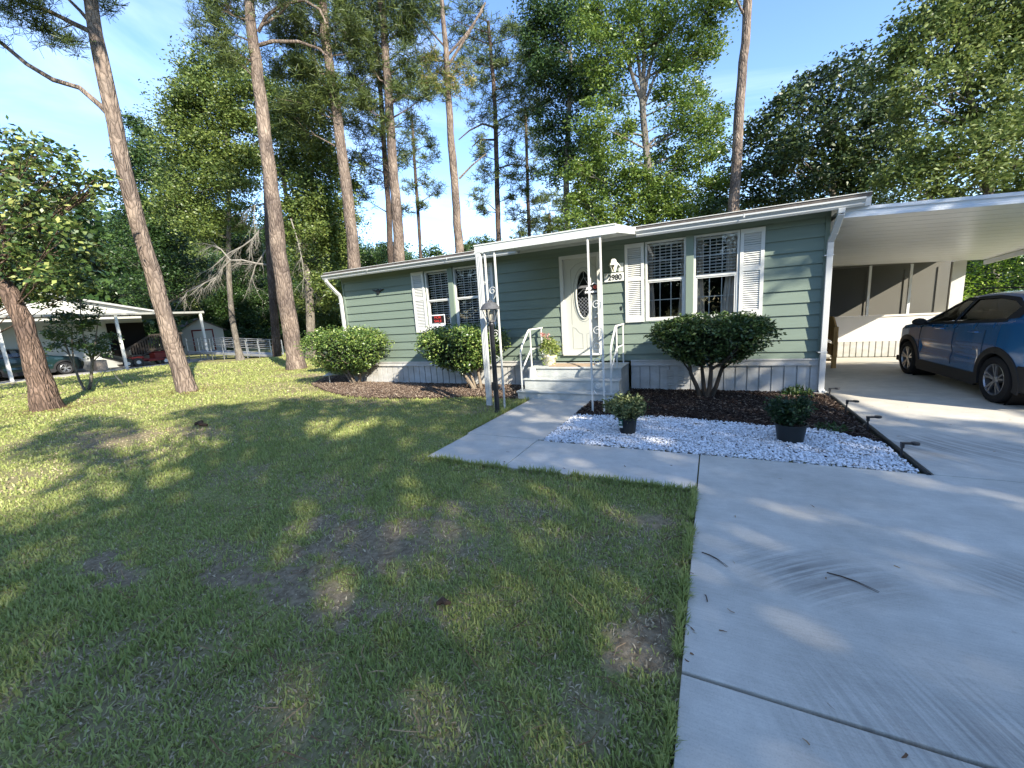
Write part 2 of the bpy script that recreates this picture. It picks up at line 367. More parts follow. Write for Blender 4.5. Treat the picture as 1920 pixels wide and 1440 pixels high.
# ground: fine grid near the camera, coarse sheet out to the horizon, one mesh
def build_ground():
    def axis(lo, hi, step, far):
        mid = np.arange(lo, hi+1e-6, step); g = []; d = step
        x = hi
        while x < far: d *= 1.45; x += d; g.append(x)
        g2 = []; d = step; x = lo
        while x > -far: d *= 1.45; x -= d; g2.append(x)
        return np.concatenate([g2[::-1], mid, g])
    xs = axis(-6.0, 0.3, 0.05, 700); ys = axis(0.0, 5.0, 0.05, 700)
    X, Y = np.meshgrid(xs, ys)
    hump = 0.02*vnoise(X, Y, 0.5, 8)+0.01*vnoise(X, Y, 2.5, 9)
    edge = np.where((X > -3.3) & (X < 3) & (Y > 3.4) & (Y < 8.5), 0, 1)*np.where(X > -0.35, 0, 1)
    Z = np.where((np.abs(X) < 25) & (np.abs(Y) < 25), hump*edge-0.012, -0.012)
    V = np.stack([X.ravel(), Y.ravel(), Z.ravel()], 1)
    nx = len(xs); ny = len(ys); i = np.arange(nx*ny).reshape(ny, nx)
    Fq = np.stack([i[:-1, :-1].ravel(), i[:-1, 1:].ravel(), i[1:, 1:].ravel(), i[1:, :-1].ravel()], 1)
    me = np_mesh('ground', V, [Fq], [ground_mat()], smooth=True)
    at = me.attributes.new('bare', 'FLOAT', 'POINT'); at.data.foreach_set('value', bare(V[:, 0], V[:, 1]).astype(np.float32))
    tag(put('ground', me), kind='structure')
build_ground()

# driveway slabs (one structure), joints are real gaps down to dark soil
d = MB(); T = 0.022
def slab(mb, poly, top=T, z0=-0.10):
    mb.prism(poly, z0, top, 'xy')
slab(d, [(-0.10, 4.70), (-0.10, 1.735), (6.6, 1.735), (6.6, 4.70)])
slab(d, [(-0.10, 1.715), (-0.10, -2.4), (6.6, -2.4), (6.6, 1.715)])
slab(d, [(-0.10, -2.42), (-0.10, -9), (6.6, -9), (6.6, -2.42)])
slab(d, [(1.80, 8.20), (1.80, 4.712), (6.6, 4.712), (6.6, 8.20)])
slab(d, [(1.66, 13.25), (1.66, 8.212), (6.6, 8.212), (6.6, 13.25)])
o = d.build('driveway', drive_m, bevel=0.004); tag(o, kind='structure')
road = MB(); road.box(-300, 300, -16.5, -9.2, -0.2, -0.004); tag(road.build('road', mat('asphalt', (0.05, 0.05, 0.052), 0.9, 0.2, noise=(30, .5, (.08, .08, .08)))), kind='structure')
w = MB()
slab(w, [(-2.00, 7.14), (-3.17, 7.14), (-3.17, 4.757), (-2.00, 4.757)])
slab(w, [(-3.13, 4.745), (-3.13, 3.74), (-2.055, 3.74), (-2.055, 4.745)])
slab(w, [(-2.043, 4.70), (-2.043, 3.74), (-0.112, 3.74), (-0.112, 4.70)])
o = w.build('walkway', walk_m, bevel=0.004); tag(o, kind='structure')

# mulch beds
mulch_base = mat('mulch soil', (0.030, 0.021, 0.016), 0.95, 0.1, noise=(30, 0.7, (0.09, 0.055, 0.035)), bump=(40, 1.0))
mulch_light = mat('pale mulch soil', (0.10, 0.065, 0.045), 0.95, 0.1, noise=(25, 0.7, (0.19, 0.13, 0.09)), bump=(40, 1.0))  # paler than the right bed's soil, used for the left bed
def poly_sheet(name, poly, z, m, mound=0.05, step=0.06, seed=0):
    P = np.array(poly); x0, y0 = P.min(0); x1, y1 = P.max(0)
    xs = np.arange(x0, x1+step, step); ys = np.arange(y0, y1+step, step); X, Y = np.meshgrid(xs, ys)
    dist = sdist(X.ravel(), Y.ravel(), P).reshape(X.shape)
    Z = z+mound*np.clip(dist/0.5, -0.4, 1)+0.02*(vnoise(X, Y, 9, seed)-.5)+0.012*(vnoise(X, Y, 30, seed)-.5)
    V = np.stack([X.ravel(), Y.ravel(), Z.ravel()], 1); nx = len(xs); ny = len(ys); i = np.arange(nx*ny).reshape(ny, nx)
    Fq = np.stack([i[:-1, :-1].ravel(), i[:-1, 1:].ravel(), i[1:, 1:].ravel(), i[1:, :-1].ravel()], 1)
    keep = (dist.ravel()[Fq] > -0.05).all(1)
    o = put(name, np_mesh(name, V, [Fq[keep]], [m], smooth=True)); return o
def inside(x, y, P):
    c = np.zeros(len(x), bool); n = len(P)
    for i in range(n):
        ax, ay = P[i]; bx, by = P[(i+1) % n]
        c ^= ((ay > y) != (by > y)) & (x < (bx-ax)*(y-ay)/(by-ay+1e-12)+ax)
    return c
def sdist(x, y, P):
    d = np.full(len(x), 1e9); n = len(P)
    for i in range(n):
        a = np.array(P[i]); b = np.array(P[(i+1) % n]); e = b-a; L2 = (e**2).sum()
        t = np.clip(((x-a[0])*e[0]+(y-a[1])*e[1])/L2, 0, 1)
        d = np.minimum(d, np.hypot(x-a[0]-t*e[0], y-a[1]-t*e[1]))
    return np.where(inside(x, y, P), d, -d)
bedR = [(-1.99, 6.05), (-0.6, 6.22), (0.55, 6.02), (1.29, 5.98), (1.72, 5.55), (1.72, 8.40), (-1.5, 8.40), (-1.5, 7.13), (-1.99, 7.13)]
bedL = [(-3.45, 7.02), (-4.38, 7.12), (-5.4, 6.78), (-6.6, 6.62), (-7.6, 6.62), (-8.9, 7.05), (-10.6, 7.9), (-11.4, 9.0), (-10.9, 10.5), (-9.4, 10.4), (-9.36, 8.40), (-3.45, 8.40)]
pebP = [(-1.99, 4.72), (1.72, 4.72), (1.72, 5.6), (1.29, 6.05), (0.55, 6.09), (-0.6, 6.29), (-1.7, 6.13), (-1.99, 6.12)]
tag(poly_sheet('mulch_bed', bedR, 0.0, mulch_base, 0.05, seed=3), kind='structure')
tag(poly_sheet('mulch_bed', bedL, 0.0, mulch_light, 0.07, seed=4), kind='structure')
tag(poly_sheet('gravel_bed', pebP, -0.012, mulch_base, 0.01, seed=5), kind='structure')

def rot_frames(n, tilt=0.5):
    a = rng.uniform(0, 2*np.pi, n); t = rng.normal(0, tilt, n); r = rng.normal(0, tilt, n)
    ux = np.stack([np.cos(a)*np.cos(t), np.sin(a)*np.cos(t), np.sin(t)], 1)
    uz = np.stack([-np.cos(a)*np.sin(t)+np.sin(a)*np.sin(r)*.7, -np.sin(a)*np.sin(t)-np.cos(a)*np.sin(r)*.7, np.cos(t)], 1)
    uz /= np.linalg.norm(uz, axis=1, keepdims=True)
    uy = np.cross(uz, ux); uy /= np.linalg.norm(uy, axis=1, keepdims=True)
    return ux, uy, uz
def sample_poly(P, n, margin=0.0):
    P = np.array(P); lo = P.min(0); hi = P.max(0); out = []
    tot = 0
    while tot < n:
        q = rng.uniform(lo, hi, (n*2, 2)); q = q[sdist(q[:, 0], q[:, 1], P) > margin]; out.append(q); tot += len(q)
    return np.concatenate(out)[:n]
def chips(name, poly, n, size, mats, z, kindlabel):
    p = sample_poly(poly, n); d = sdist(p[:, 0], p[:, 1], np.array(poly))
    zz = z+0.05*np.clip(d/0.5, 0, 1)+rng.uniform(0.0, 0.035, n)
    c = np.column_stack([p, zz]); ux, uy, uz = rot_frames(n, 0.35)
    l = size*rng.uniform(0.5, 1.7, n)[:, None]; ww = size*rng.uniform(0.15, 0.45, n)[:, None]; h = size*0.09
    V = []
    for s in (-1, 1):
        for (a, b) in ((-1, -1), (1, -1), (1, 1), (-1, 1)):
            V.append(c+ux*l*a*.5+uy*ww*b*.5+uz*h*s)
    V = np.stack(V, 1).reshape(-1, 3); b = (np.arange(n)*8)[:, None]
    Fq = np.concatenate([b+np.array(q) for q in ([3,2,1,0],[4,5,6,7],[0,1,5,4],[1,2,6,5],[2,3,7,6],[3,0,4,7])])
    o = put(name, np_mesh(name, V, [Fq], mats)); return o
chip_m = leaf_mat('bark chip', [(0.0, (0.018, 0.012, 0.010)), (0.5, (0.045, 0.030, 0.022)), (0.85, (0.10, 0.072, 0.055)), (1.0, (0.34, 0.27, 0.20))], 0.0, 0.9, 0.1, 0.1)
chip2_m = leaf_mat('pale bark chip', [(0.0, (0.055, 0.038, 0.030)), (0.5, (0.15, 0.105, 0.078)), (0.85, (0.26, 0.20, 0.15)), (1.0, (0.5, 0.42, 0.32))], 0.0, 0.9, 0.1, 0.1)  # paler copy of the bark chip colours, for the left bed
tag(chips('bark_mulch', bedR, 15000, 0.034, [chip_m], 0.0, ''), 'dark brown bark mulch in the bed between the steps and the carport', 'mulch', kind='stuff')
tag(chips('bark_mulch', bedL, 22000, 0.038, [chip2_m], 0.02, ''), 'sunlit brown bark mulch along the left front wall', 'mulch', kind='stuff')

# white pebbles: nobody could count them
def pebbles():
    n = 21000
    # jittered grid keeps them from piling up, three layers
    p = sample_poly(pebP, n, 0.012)
    c = np.column_stack([p, 0.004+rng.uniform(0, 0.030, n)])
    ph = (1+5**.5)/2
    I = np.array([(-1,ph,0),(1,ph,0),(-1,-ph,0),(1,-ph,0),(0,-1,ph),(0,1,ph),(0,-1,-ph),(0,1,-ph),(ph,0,-1),(ph,0,1),(-ph,0,-1),(-ph,0,1)], float); I /= np.linalg.norm(I[0])
    T = np.array([(0,11,5),(0,5,1),(0,1,7),(0,7,10),(0,10,11),(1,5,9),(5,11,4),(11,10,2),(10,7,6),(7,1,8),(3,9,4),(3,4,2),(3,2,6),(3,6,8),(3,8,9),(4,9,5),(2,4,11),(6,2,10),(8,6,7),(9,8,1)])
    vs = list(map(tuple, I)); cache = {}; T2 = []
    def midp(a, b):
        k = (min(a, b), max(a, b))
        if k not in cache:
            q = (np.array(vs[a])+np.array(vs[b])); q /= np.linalg.norm(q); vs.append(tuple(q)); cache[k] = len(vs)-1
        return cache[k]
    for a, b, c2 in T:
        x, y, z = midp(a, b), midp(b, c2), midp(c2, a); T2 += [(a,x,z),(b,y,x),(c2,z,y),(x,y,z)]
    B = np.array(vs); T2 = np.array(T2); nv = len(B)
    ux, uy, uz = rot_frames(n, 0.45); s = 0.0092*rng.uniform(0.6, 1.5, n)
    ax = s*rng.uniform(1.0, 1.6, n); ay = s*rng.uniform(0.8, 1.1, n); az = s*rng.uniform(0.45, 0.8, n)
    lump = 1+0.22*(rng.random((n, nv))-.5)
    V = c[:, None, :]+lump[..., None]*(B[None, :, 0:1]*(ux*ax[:, None])[:, None, :]+B[None, :, 1:2]*(uy*ay[:, None])[:, None, :]+B[None, :, 2:3]*(uz*az[:, None])[:, None, :])
    Fq = (np.arange(n)*nv)[:, None, None]+T2[None]
    m = leaf_mat('white pebble', [(0.0, (0.42, 0.42, 0.43)), (0.25, (0.70, 0.70, 0.70)), (1.0, (0.86, 0.86, 0.85))], 0.0, 0.6, 0.3, 0.1)
    tag(put('white_pebbles', np_mesh('white_pebbles', V.reshape(-1, 3), [Fq.reshape(-1, 3)], [m], smooth=True)), 'white marble pebbles spread in front of the mulch bed', 'pebbles', kind='stuff')
pebbles()

# black plastic edging between the bed and the driveway
e = MB(); pts = [(1.757, y, 0.03+0.006*math.sin(y*5)) for y in np.arange(4.68, 8.30, 0.15)]
e.tube(pts, 0.018, 8)
for i in range(len(pts)-1): e.box(1.750, 1.760, pts[i][1], pts[i+1][1], -0.05, 0.025)
tag(e.build('bed_edging', black_plastic, smooth=True), 'black rounded plastic edging between the bed and the driveway', 'edging')

# ------------------------------------------------------------------ grass blades
def grass():
    Vs = []; Q = []; Tr = []; mi = []; base = 0; cnt = 0
    bands = [(0.25, 2.4, 10500, 0.045, 0.0070), (2.4, 4.2, 6500, 0.043, 0.0080), (4.2, 7.0, 3200, 0.042, 0.010), (7.0, 12.0, 1150, 0.046, 0.014), (12.0, 20.0, 380, 0.055, 0.024), (20.0, 34.0, 100, 0.07, 0.040)]
    allp = []
    for (r0, r1, dens, hgt, wid) in bands:
        a0, a1 = R(-88), R(14); area = (a1-a0)/2*(r1*r1-r0*r0); n = int(area*dens)
        rr = np.sqrt(rng.uniform(r0*r0, r1*r1, n)); aa = rng.uniform(a0, a1, n); x = rr*np.sin(aa); y = rr*np.cos(aa)
        # keep to the lawn
        ok = np.ones(n, bool)
        ok &= ~((x > -0.115) & (y < 4.75)); ok &= ~((x > -3.14) & (y > 3.735) & (y < 4.8)); ok &= ~((x > -3.18) & (y > 4.7) & (y < 8.5)); ok &= ~((x > -9.3) & (y > 8.3)); ok &= ~((x > -4.2) & (y > 7.1))
        ok &= ~(sdist(x, y, np.array(bedL)) > 0.08*vnoise(x, y, 6, 3)-.02); ok &= ~((x > -0.2) & (y > 4))
        ok &= ~((x < -29.3) & (y < 15.6)); ok &= ~((x > -34) & (x < -24.8) & (y > 13.3) & (y < 16.4) & (x < -25))
        b = bare(x, y); ok &= rng.random(n) > b*0.84
        x, y, b = x[ok], y[ok], b[ok]; n = len(x)
        allp.append((x, y, b, np.full(n, hgt), np.full(n, wid)))
        cnt += n
    # ragged longer fringe hanging over the slab edges
    for (xa, ya, xb, yb, k) in ((-0.115, 0.3, -0.115, 3.73, 3600), (-3.1, 3.73, -0.115, 3.73, 2600), (-3.2, 4.8, -3.2, 7.0, 900)):
        t = rng.random(k); x = xa+(xb-xa)*t+rng.normal(0, .012, k)-(0.01 if xa == xb else 0); y = ya+(yb-ya)*t+rng.normal(0, .012, k)-(0.012 if ya == yb else 0)
        gap = vnoise(x, y, 5, 12) > 0.28; x, y = x[gap], y[gap]
        allp.append((x, y, np.zeros(len(x)), np.full(len(x), 0.085), np.full(len(x), 0.0065)))
    x, y, b, hh, ww = [np.concatenate([p[i] for p in allp]) for i in range(5)]
    n = len(x)
    tall = 0.55+0.6*vnoise(x, y, 1.3, 21)+0.5*vnoise(x, y, 5.0, 22)
    dead = rng.random(n) < (0.10+0.6*b+0.30*np.clip(vnoise(x, y, 1.4, 30)*.6+vnoise(x, y, 6.0, 36)*.4-.35, 0, 1)+np.clip((-x-5)*.03, 0, .10))  # more straw blades to the left give the brightness of sunlit lawn
    h = hh*rng.uniform(0.45, 1.25, n)*tall*np.where(dead, 0.8, 1.0); wd = ww*rng.uniform(0.7, 1.25, n)
    az = rng.uniform(0, 2*np.pi, n); lean = np.where(dead, rng.uniform(0.9, 1.5, n), np.abs(rng.normal(0.55, 0.35, n)))
    dirv = np.stack([np.cos(az), np.sin(az)], 1); side = np.stack([-np.sin(az), np.cos(az), np.zeros(n)], 1)*wd[:, None]/2
    twist = rng.uniform(-1, 1, n)[:, None]*np.stack([dirv[:, 0], dirv[:, 1], np.zeros(n)], 1)*wd[:, None]/2
    side = side+twist
    z0 = 0.015*vnoise(x, y, 0.5, 8)-0.012
    p0 = np.column_stack([x, y, z0]); l1 = lean*0.6; l2 = lean*1.35
    p1 = p0+np.column_stack([dirv*(np.sin(l1)*h*.55)[:, None], np.cos(l1)*h*.55])
    p2 = p1+np.column_stack([dirv*(np.sin(l2)*h*.5)[:, None], np.cos(l2)*h*.5])
    p2[:, 2] = np.maximum(p2[:, 2], 0.004)
    V = np.stack([p0-side*.7, p0+side*.7, p1-side, p1+side, p2], 1).reshape(-1, 3); k = (np.arange(n)*5)[:, None]
    Q = k+np.array([0, 1, 3, 2]); Tr = k+np.array([2, 3, 4])
    mi = np.concatenate([dead, dead]).astype(int)
    g1 = leaf_mat('grass blade', [(0.0, (0.14, 0.19, 0.050)), (0.4, (0.31, 0.36, 0.105)), (0.75, (0.46, 0.48, 0.17)), (1.0, (0.62, 0.58, 0.28))], 0.42, 0.5, 0.3, 0.45)
    g2 = leaf_mat('dry and sunlit grass', [(0.0, (0.22, 0.17, 0.10)), (0.6, (0.40, 0.32, 0.20)), (1.0, (0.60, 0.50, 0.33))], 0.15, 0.7, 0.2, 0.2)
    tag(put('lawn_grass', np_mesh('lawn_grass', V, [Q, Tr], [g1, g2], mi)), 'short green lawn grass with dry straw coloured blades', 'grass', kind='stuff')
    print('grass blades', n)
grass()

# fallen pine straw and leaf scraps
def straw(name, label, n, P, zz, l, w, cols):
    a = rng.uniform(0, 2*np.pi, n); d = np.column_stack([np.cos(a), np.sin(a), rng.normal(0, .12, n)]); s_ = np.column_stack([-np.sin(a), np.cos(a), rng.normal(0, .3, n)])
    c = np.column_stack([P, zz+rng.uniform(0, .012, n)]); l = l*rng.uniform(.5, 1.2, n)[:, None]; w = w*rng.uniform(.6, 1.3, n)[:, None]
    bend = s_*l*rng.uniform(-.15, .15, n)[:, None]; V = np.stack([c-d*l*.5-s_*w*.5, c-d*l*.5+s_*w*.5, c+bend+s_*w*.5, c+bend-s_*w*.5, c+d*l*.5+s_*w*.2, c+d*l*.5-s_*w*.2], 1).reshape(-1, 3); k = (np.arange(n)*6)[:, None]
    tag(put(name, np_mesh(name, V, [np.concatenate([k+np.array([0, 1, 2, 3]), k+np.array([3, 2, 4, 5])])], [leaf_mat(name, cols, 0, .8, .2, .1)])), label, 'litter', kind='stuff')
brown = [(0, (.07, .035, .02)), (.6, (.20, .11, .055)), (1, (.42, .28, .15))]
def around(x, y, r, n): a = rng.uniform(0, 6.283, n); q = r*np.abs(rng.normal(0, .5, n))+.2; return np.column_stack([x+q*np.cos(a), y+q*np.sin(a)])
Pn = np.concatenate([around(-14.1, 6.4, 1.3, 1300), around(-15.6, 11.1, 1.6, 1500), around(-15.4, 3.9, 1.6, 1500), around(-19.8, 15, 2.5, 1500), sample_poly([(-6.2, .3), (-.2, .3), (-.2, 3.6), (-5, 3.6)], 700), sample_poly([(-12, 2), (-4, 2), (-4, 7), (-11, 7)], 900)])
straw('pine_straw', 'loose brown pine straw lying on the lawn and round the trunk bases', len(Pn), Pn, .022, .16, .004, brown)
Pn = np.concatenate([sample_poly([(-.05, .5), (5, .5), (5, 4.6), (-.05, 4.6)], 46), sample_poly([(1.9, 4.8), (5, 4.8), (5, 8), (1.9, 8)], 40), sample_poly([(-3, 3.8), (-.2, 3.8), (-.2, 4.6), (-3, 4.6)], 10), around(-.14, 2.2, .25, 14)])
straw('leaf_scraps', 'small dry leaf and needle scraps scattered on the concrete', len(Pn), Pn, T+.001, .035, .007, brown)
Pn = sample_poly(pebP, 330, .03); straw('bed_litter', 'brown needle scraps caught among the white pebbles', len(Pn), Pn, .035, .05, .006, brown)

# twigs and litter on the concrete and the lawn
def litter():
    mm = mat('twig', (0.07, 0.045, 0.03), 0.9, 0.1)
    for (x, y, l, a, lab) in ((0.64, 2.77, 0.24, -0.48, 'long thin pine needle pair lying on the driveway'), (-0.04, 2.74, 0.19, -0.67, 'thin curved twig on the driveway by the lawn edge'), (0.0, 2.25, 0.05, 1.9, 'small dark curled leaf scrap on the driveway')):
        q = MB()
        for s in (-1, 1):
            q.tube([(x+math.cos(a+s*.03)*l*t-.0, y+math.sin(a+s*.03)*l*t+0.02*math.sin(t*3), T+0.004+0.004*math.sin(t*3)) for t in (0, .3, .6, 1)], [0.003, 0.0026, 0.002, 0.001], 5)
        tag(q.build('twig', mm), lab, 'twig')
    q = MB(); q.tube([(-1.42, 1.66, .03), (-1.40, 1.69, .045), (-1.37, 1.68, .04), (-1.35, 1.70, .03)], [0.012, .02, .017, .008], 7, jitter=.4)
    tag(q.build('pine_cone', mm), 'small dark pine cone lying on the near lawn', 'pine cone')
    q = MB(); q.tube([(-8.6, 3.9, .04), (-8.5, 3.95, .07), (-8.4, 3.9, .05), (-8.3, 3.95, .03)], [0.03, .045, .04, .02], 7, jitter=.4)
    tag(q.build('pine_cone', mm), 'dark pine cone lying on the lawn where sun and shade meet', 'pine cone')
litter()
# ------------------------------------------------------------------ the green mobile home
D = 8.41; XL, XR = -9.35, 1.64; YB = 14.6
home = empty('mobile_home', (-4, D, 0), 'long low sage green mobile home with white shutters and the number 2980', 'house')
OPEN = [(-6.46, -4.90, 1.40, 2.86), (-2.93, -2.07, 0.72, 2.80), (-1.19, 0.39, 1.38, 2.87)]
LAP = 0.2072; Z0 = 0.735
def siding():
    mb = MB(); zs = [0.60, Z0]
    while zs[-1] < 3.0: zs.append(zs[-1]+LAP)
    zs[-1] = 3.03
    for i in range(len(zs)-1):
        z0, z1 = zs[i], zs[i+1]; h = z1-z0; pr = 0.024*min(1, h/LAP)
        def board(xa, xb, za, zb):
            ya = D-pr*(1-(za-z0)/h); yb = D-pr*(1-(zb-z0)/h)
            b = len(mb.v); mb.v += [(xa, ya, za), (xb, ya, za), (xb, yb, zb), (xa, yb, zb), (xa, D+0.05, za), (xb, D+0.05, za)]
            mb.f += [(b, b+1, b+2, b+3), (b+4, b+5, b+1, b)]
        cuts = [(XL, OPEN[0][0])]
        for k, (a, b_, c, d_) in enumerate(OPEN):
            nxt = OPEN[k+1][0] if k+1 < len(OPEN) else XR
            board(*cuts[-1], z0, z1)
            if z0 < c: board(a, b_, z0, min(z1, c))
            if z1 > d_: board(a, b_, max(z0, d_), z1)
            cuts.append((b_, nxt))
        board(*cuts[-1], z0, z1)
    # side and rear walls, inner backing round the rooms
    mb.box(XL, XL+0.1, D+0.05, YB, 0.5, 3.03); mb.box(XR-0.1, XR, D+0.05, YB, 0.5, 3.03); mb.box(XL, XR, YB, YB+0.1, 0.5, 3.03)
    for i in range(len(zs)-1):      # laps of the left gable wall and of the right wall
        mb.box(XL-0.012, XL, D+0.001, YB, zs[i], zs[i]+0.03); mb.box(XR, XR+0.012, D+0.001, YB, zs[i], zs[i]+0.03)
    return mb.build('wall', siding_m, home)
wall = siding()
g = MB()
g.box(XL-0.014, XL+0.05, D-0.031, D+0.02, 0.60, 3.02); g.box(XR-0.05, XR+0.014, D-0.031, D+0.02, 0.60, 3.02)
g.box(XL+.051, XR-.051, D-0.029, D-0.001, 2.90, 3.0)
g.build('corner_trim', trim_green, home)
# interior boxes behind the openings
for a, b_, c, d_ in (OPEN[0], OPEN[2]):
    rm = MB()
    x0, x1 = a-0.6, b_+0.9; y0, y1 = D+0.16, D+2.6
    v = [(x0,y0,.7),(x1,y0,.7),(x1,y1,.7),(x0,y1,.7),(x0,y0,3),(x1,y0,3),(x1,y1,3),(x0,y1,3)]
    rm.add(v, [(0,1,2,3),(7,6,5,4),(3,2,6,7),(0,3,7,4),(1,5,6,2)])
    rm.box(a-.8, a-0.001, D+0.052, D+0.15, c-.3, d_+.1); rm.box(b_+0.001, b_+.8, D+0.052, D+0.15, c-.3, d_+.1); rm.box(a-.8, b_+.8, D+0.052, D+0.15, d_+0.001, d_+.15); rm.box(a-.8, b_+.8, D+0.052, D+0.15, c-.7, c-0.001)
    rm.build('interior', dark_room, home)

# skirting with upper band, grooves, vents
def skirting(x0, x1, name='skirting'):
    s_ = MB(); s_.box(x0, x1, D-0.045, D+0.05, 0.515, 0.612); s_.box(x0, x1, D-0.060, D-0.0455, 0.590, 0.617); s_.box(x0, x1, D-0.058, D-0.0455, 0.498, 0.522)
    x = x0; 
    while x < x1-0.01:
        xe = min(x+0.187, x1)
        yl = D-0.025
        s_.add([(x, yl, -0.05), (xe-0.020, yl, -0.05), (xe-0.020, yl, 0.50), (x, yl, 0.50), (xe-0.020, yl+0.030, -0.05), (xe, yl+0.030, -0.05), (xe, yl+0.030, 0.50), (xe-0.020, yl+0.030, 0.50), (xe, yl, -0.05), (xe, yl, 0.5)],
               [(0,1,2,3), (1,4,7,2), (4,5,6,7), (5,8,9,6)])
        x += 0.187
    return s_.build(name, skirt_m, home)
skirting(XL, -3.43); skirting(-1.48, XR)
sv = MB(); sv.box(XL-0.02, XL, D-0.02, YB, -0.05, 0.6); sv.build('side_skirting', skirt_m, home); sv = MB(); sv.box(XR, XR+0.02, D-0.02, YB, -0.05, 0.6); sv.build('side_skirting', skirt_m, home)
for vx in (-0.735, -0.545):
    q = MB()
    for k in range(9): q.add([(vx-.06, D-0.027, .10+k*.035), (vx+.06, D-0.027, .10+k*.035), (vx+.06, D-0.040, .118+k*.035), (vx-.06, D-0.040, .118+k*.035), (vx+.06, D-.027, .128+k*.035), (vx-.06, D-.027, .128+k*.035)], [(0,1,2,3), (3,2,4,5)])
    q.build('skirting_vent', skirt_m, home)

# roof: low pitched, grey shingles, drip edge
ridge = (D+YB)/2; RZ = 3.115
r_ = MB(); rx0, rx1 = XL-0.28, XR+0.42
r_.add([(rx0, D-0.36, RZ), (rx1, D-0.36, RZ), (rx1, ridge, RZ+0.38), (rx0, ridge, RZ+0.38), (rx0, YB+.35, RZ), (rx1, YB+.35, RZ)], [(0,1,2,3), (3,2,5,4)])
r_.add([(rx0, D-0.36, RZ-.055), (rx1, D-0.36, RZ-.055), (rx1, ridge, RZ+0.30), (rx0, ridge, RZ+0.30), (rx0, YB+.35, RZ-.055), (rx1, YB+.35, RZ-.055), (rx0, D-0.36, RZ), (rx1, D-0.36, RZ), (rx1, ridge, RZ+0.38), (rx0, ridge, RZ+0.38), (rx1, YB+.35, RZ), (rx0, YB+.35, RZ)],
       [(1,0,3,2), (2,3,4,5), (0,1,7,6), (1,2,8,7), (2,5,10,8), (0,6,9,3), (3,9,11,4)])
r_.build('roof', shingle_m, home)
f_ = MB(); f_.box(rx0, rx1, D-0.345, D-0.33, 2.93, RZ-0.024)      # fascia board behind the gutter
f_.box(rx0, rx1, D-0.33, D+0.0, 2.985, 3.0)                         # soffit
for xx in (rx0, rx1-0.02): f_.add([(xx, D-.33, 2.93), (xx+.02, D-.33, 2.93), (xx+.02, ridge, 3.28), (xx, ridge, 3.28), (xx, D-.33, 3.06), (xx+.02, D-.33, 3.06), (xx+.02, ridge, 3.40), (xx, ridge, 3.40), (xx, YB+.33, 2.95), (xx+.02, YB+.33, 2.95), (xx+.02, YB+.33, 3.05), (xx, YB+.33, 3.05)],
    [(0,1,2,3),(4,7,6,5),(0,3,7,4),(1,5,6,2),(3,2,9,8),(7,11,10,6),(3,8,11,7),(2,6,10,9)])
f_.build('fascia', gutter_m, home)
de = MB(); de.box(rx0, rx1, D-0.372, D-0.361, RZ-0.003, RZ+0.007); de.build('drip_edge', white, home)
def gutter(x0, x1):
    y0 = D-0.346; prof = [(y0, 3.045), (y0, 2.935), (y0-.055, 2.925), (y0-.075, 2.955), (y0-.075, 2.975), (y0-.105, 3.015), (y0-.118, 3.02), (y0-.118, 3.045), (y0-.108, 3.045), (y0-.10, 3.028), (y0-.062, 2.985), (y0-.060, 2.962), (y0-.045, 2.945), (y0-.01, 2.95), (y0-.008, 3.045)]
    q = MB(); n = len(prof); q.add([(x, y, z) for x in (x0, x1) for (y, z) in prof], [(i, (i+1) % n, n+(i+1) % n, n+i) for i in range(n)])
    for xe in (x0, x1): q.prism([(y0, 3.045), (y0, 2.935), (y0-.055, 2.925), (y0-.075, 2.955), (y0-.105, 3.015), (y0-.118, 3.045)], xe-.002, xe+.002, 'yz')
    q.build('gutter', gutter_m, home)
    x = x0+1.7
    while x < x1-.5:
        q = MB(); q.box(x, x+.022, y0-.121, y0-.119, 2.99, 3.047); q.box(x, x+.022, y0-.119, y0, 3.0455, 3.0485); x += 2.45; q.build('gutter_bracket', gutter_m, home)
gutter(XL-0.27, -3.70); gutter(-1.29, XR+0.33)
def downspout(xg, xw, foot):
    q = MB(); w_, t_ = 0.085, 0.062
    pts = [(xg, D-0.40, 2.935), (xg, D-0.40, 2.86), ((xg+xw)/2-0.0, D-0.20, 2.62), (xw, D-0.10, 2.50), (xw, D-0.085, 2.38), (xw, D-0.085, 0.10), (xw+foot, D-0.11, 0.04), (xw+foot*3.2, D-0.13, 0.03)]
    pr = Vector((1, 0, 0))
    for a, b_ in zip(pts[:-1], pts[1:]):
        q.bar(a, b_, w_, t_, up=(0, 1, 0.001))
    sp = q.build('downspout', gutter_m, home, bevel=0.006)
    for z in (2.28, 0.72):
        s_ = MB(); s_.box(xw-.075, xw+.052, D-.120, D-.117, z, z+.018); s_.box(xw-.075, xw-.045, D-.117, D-0.016, z, z+.018); s_.build('strap', gutter_m, sp)
downspout(1.70, 1.655, 0.02); downspout(-9.50, -9.40, -0.02)

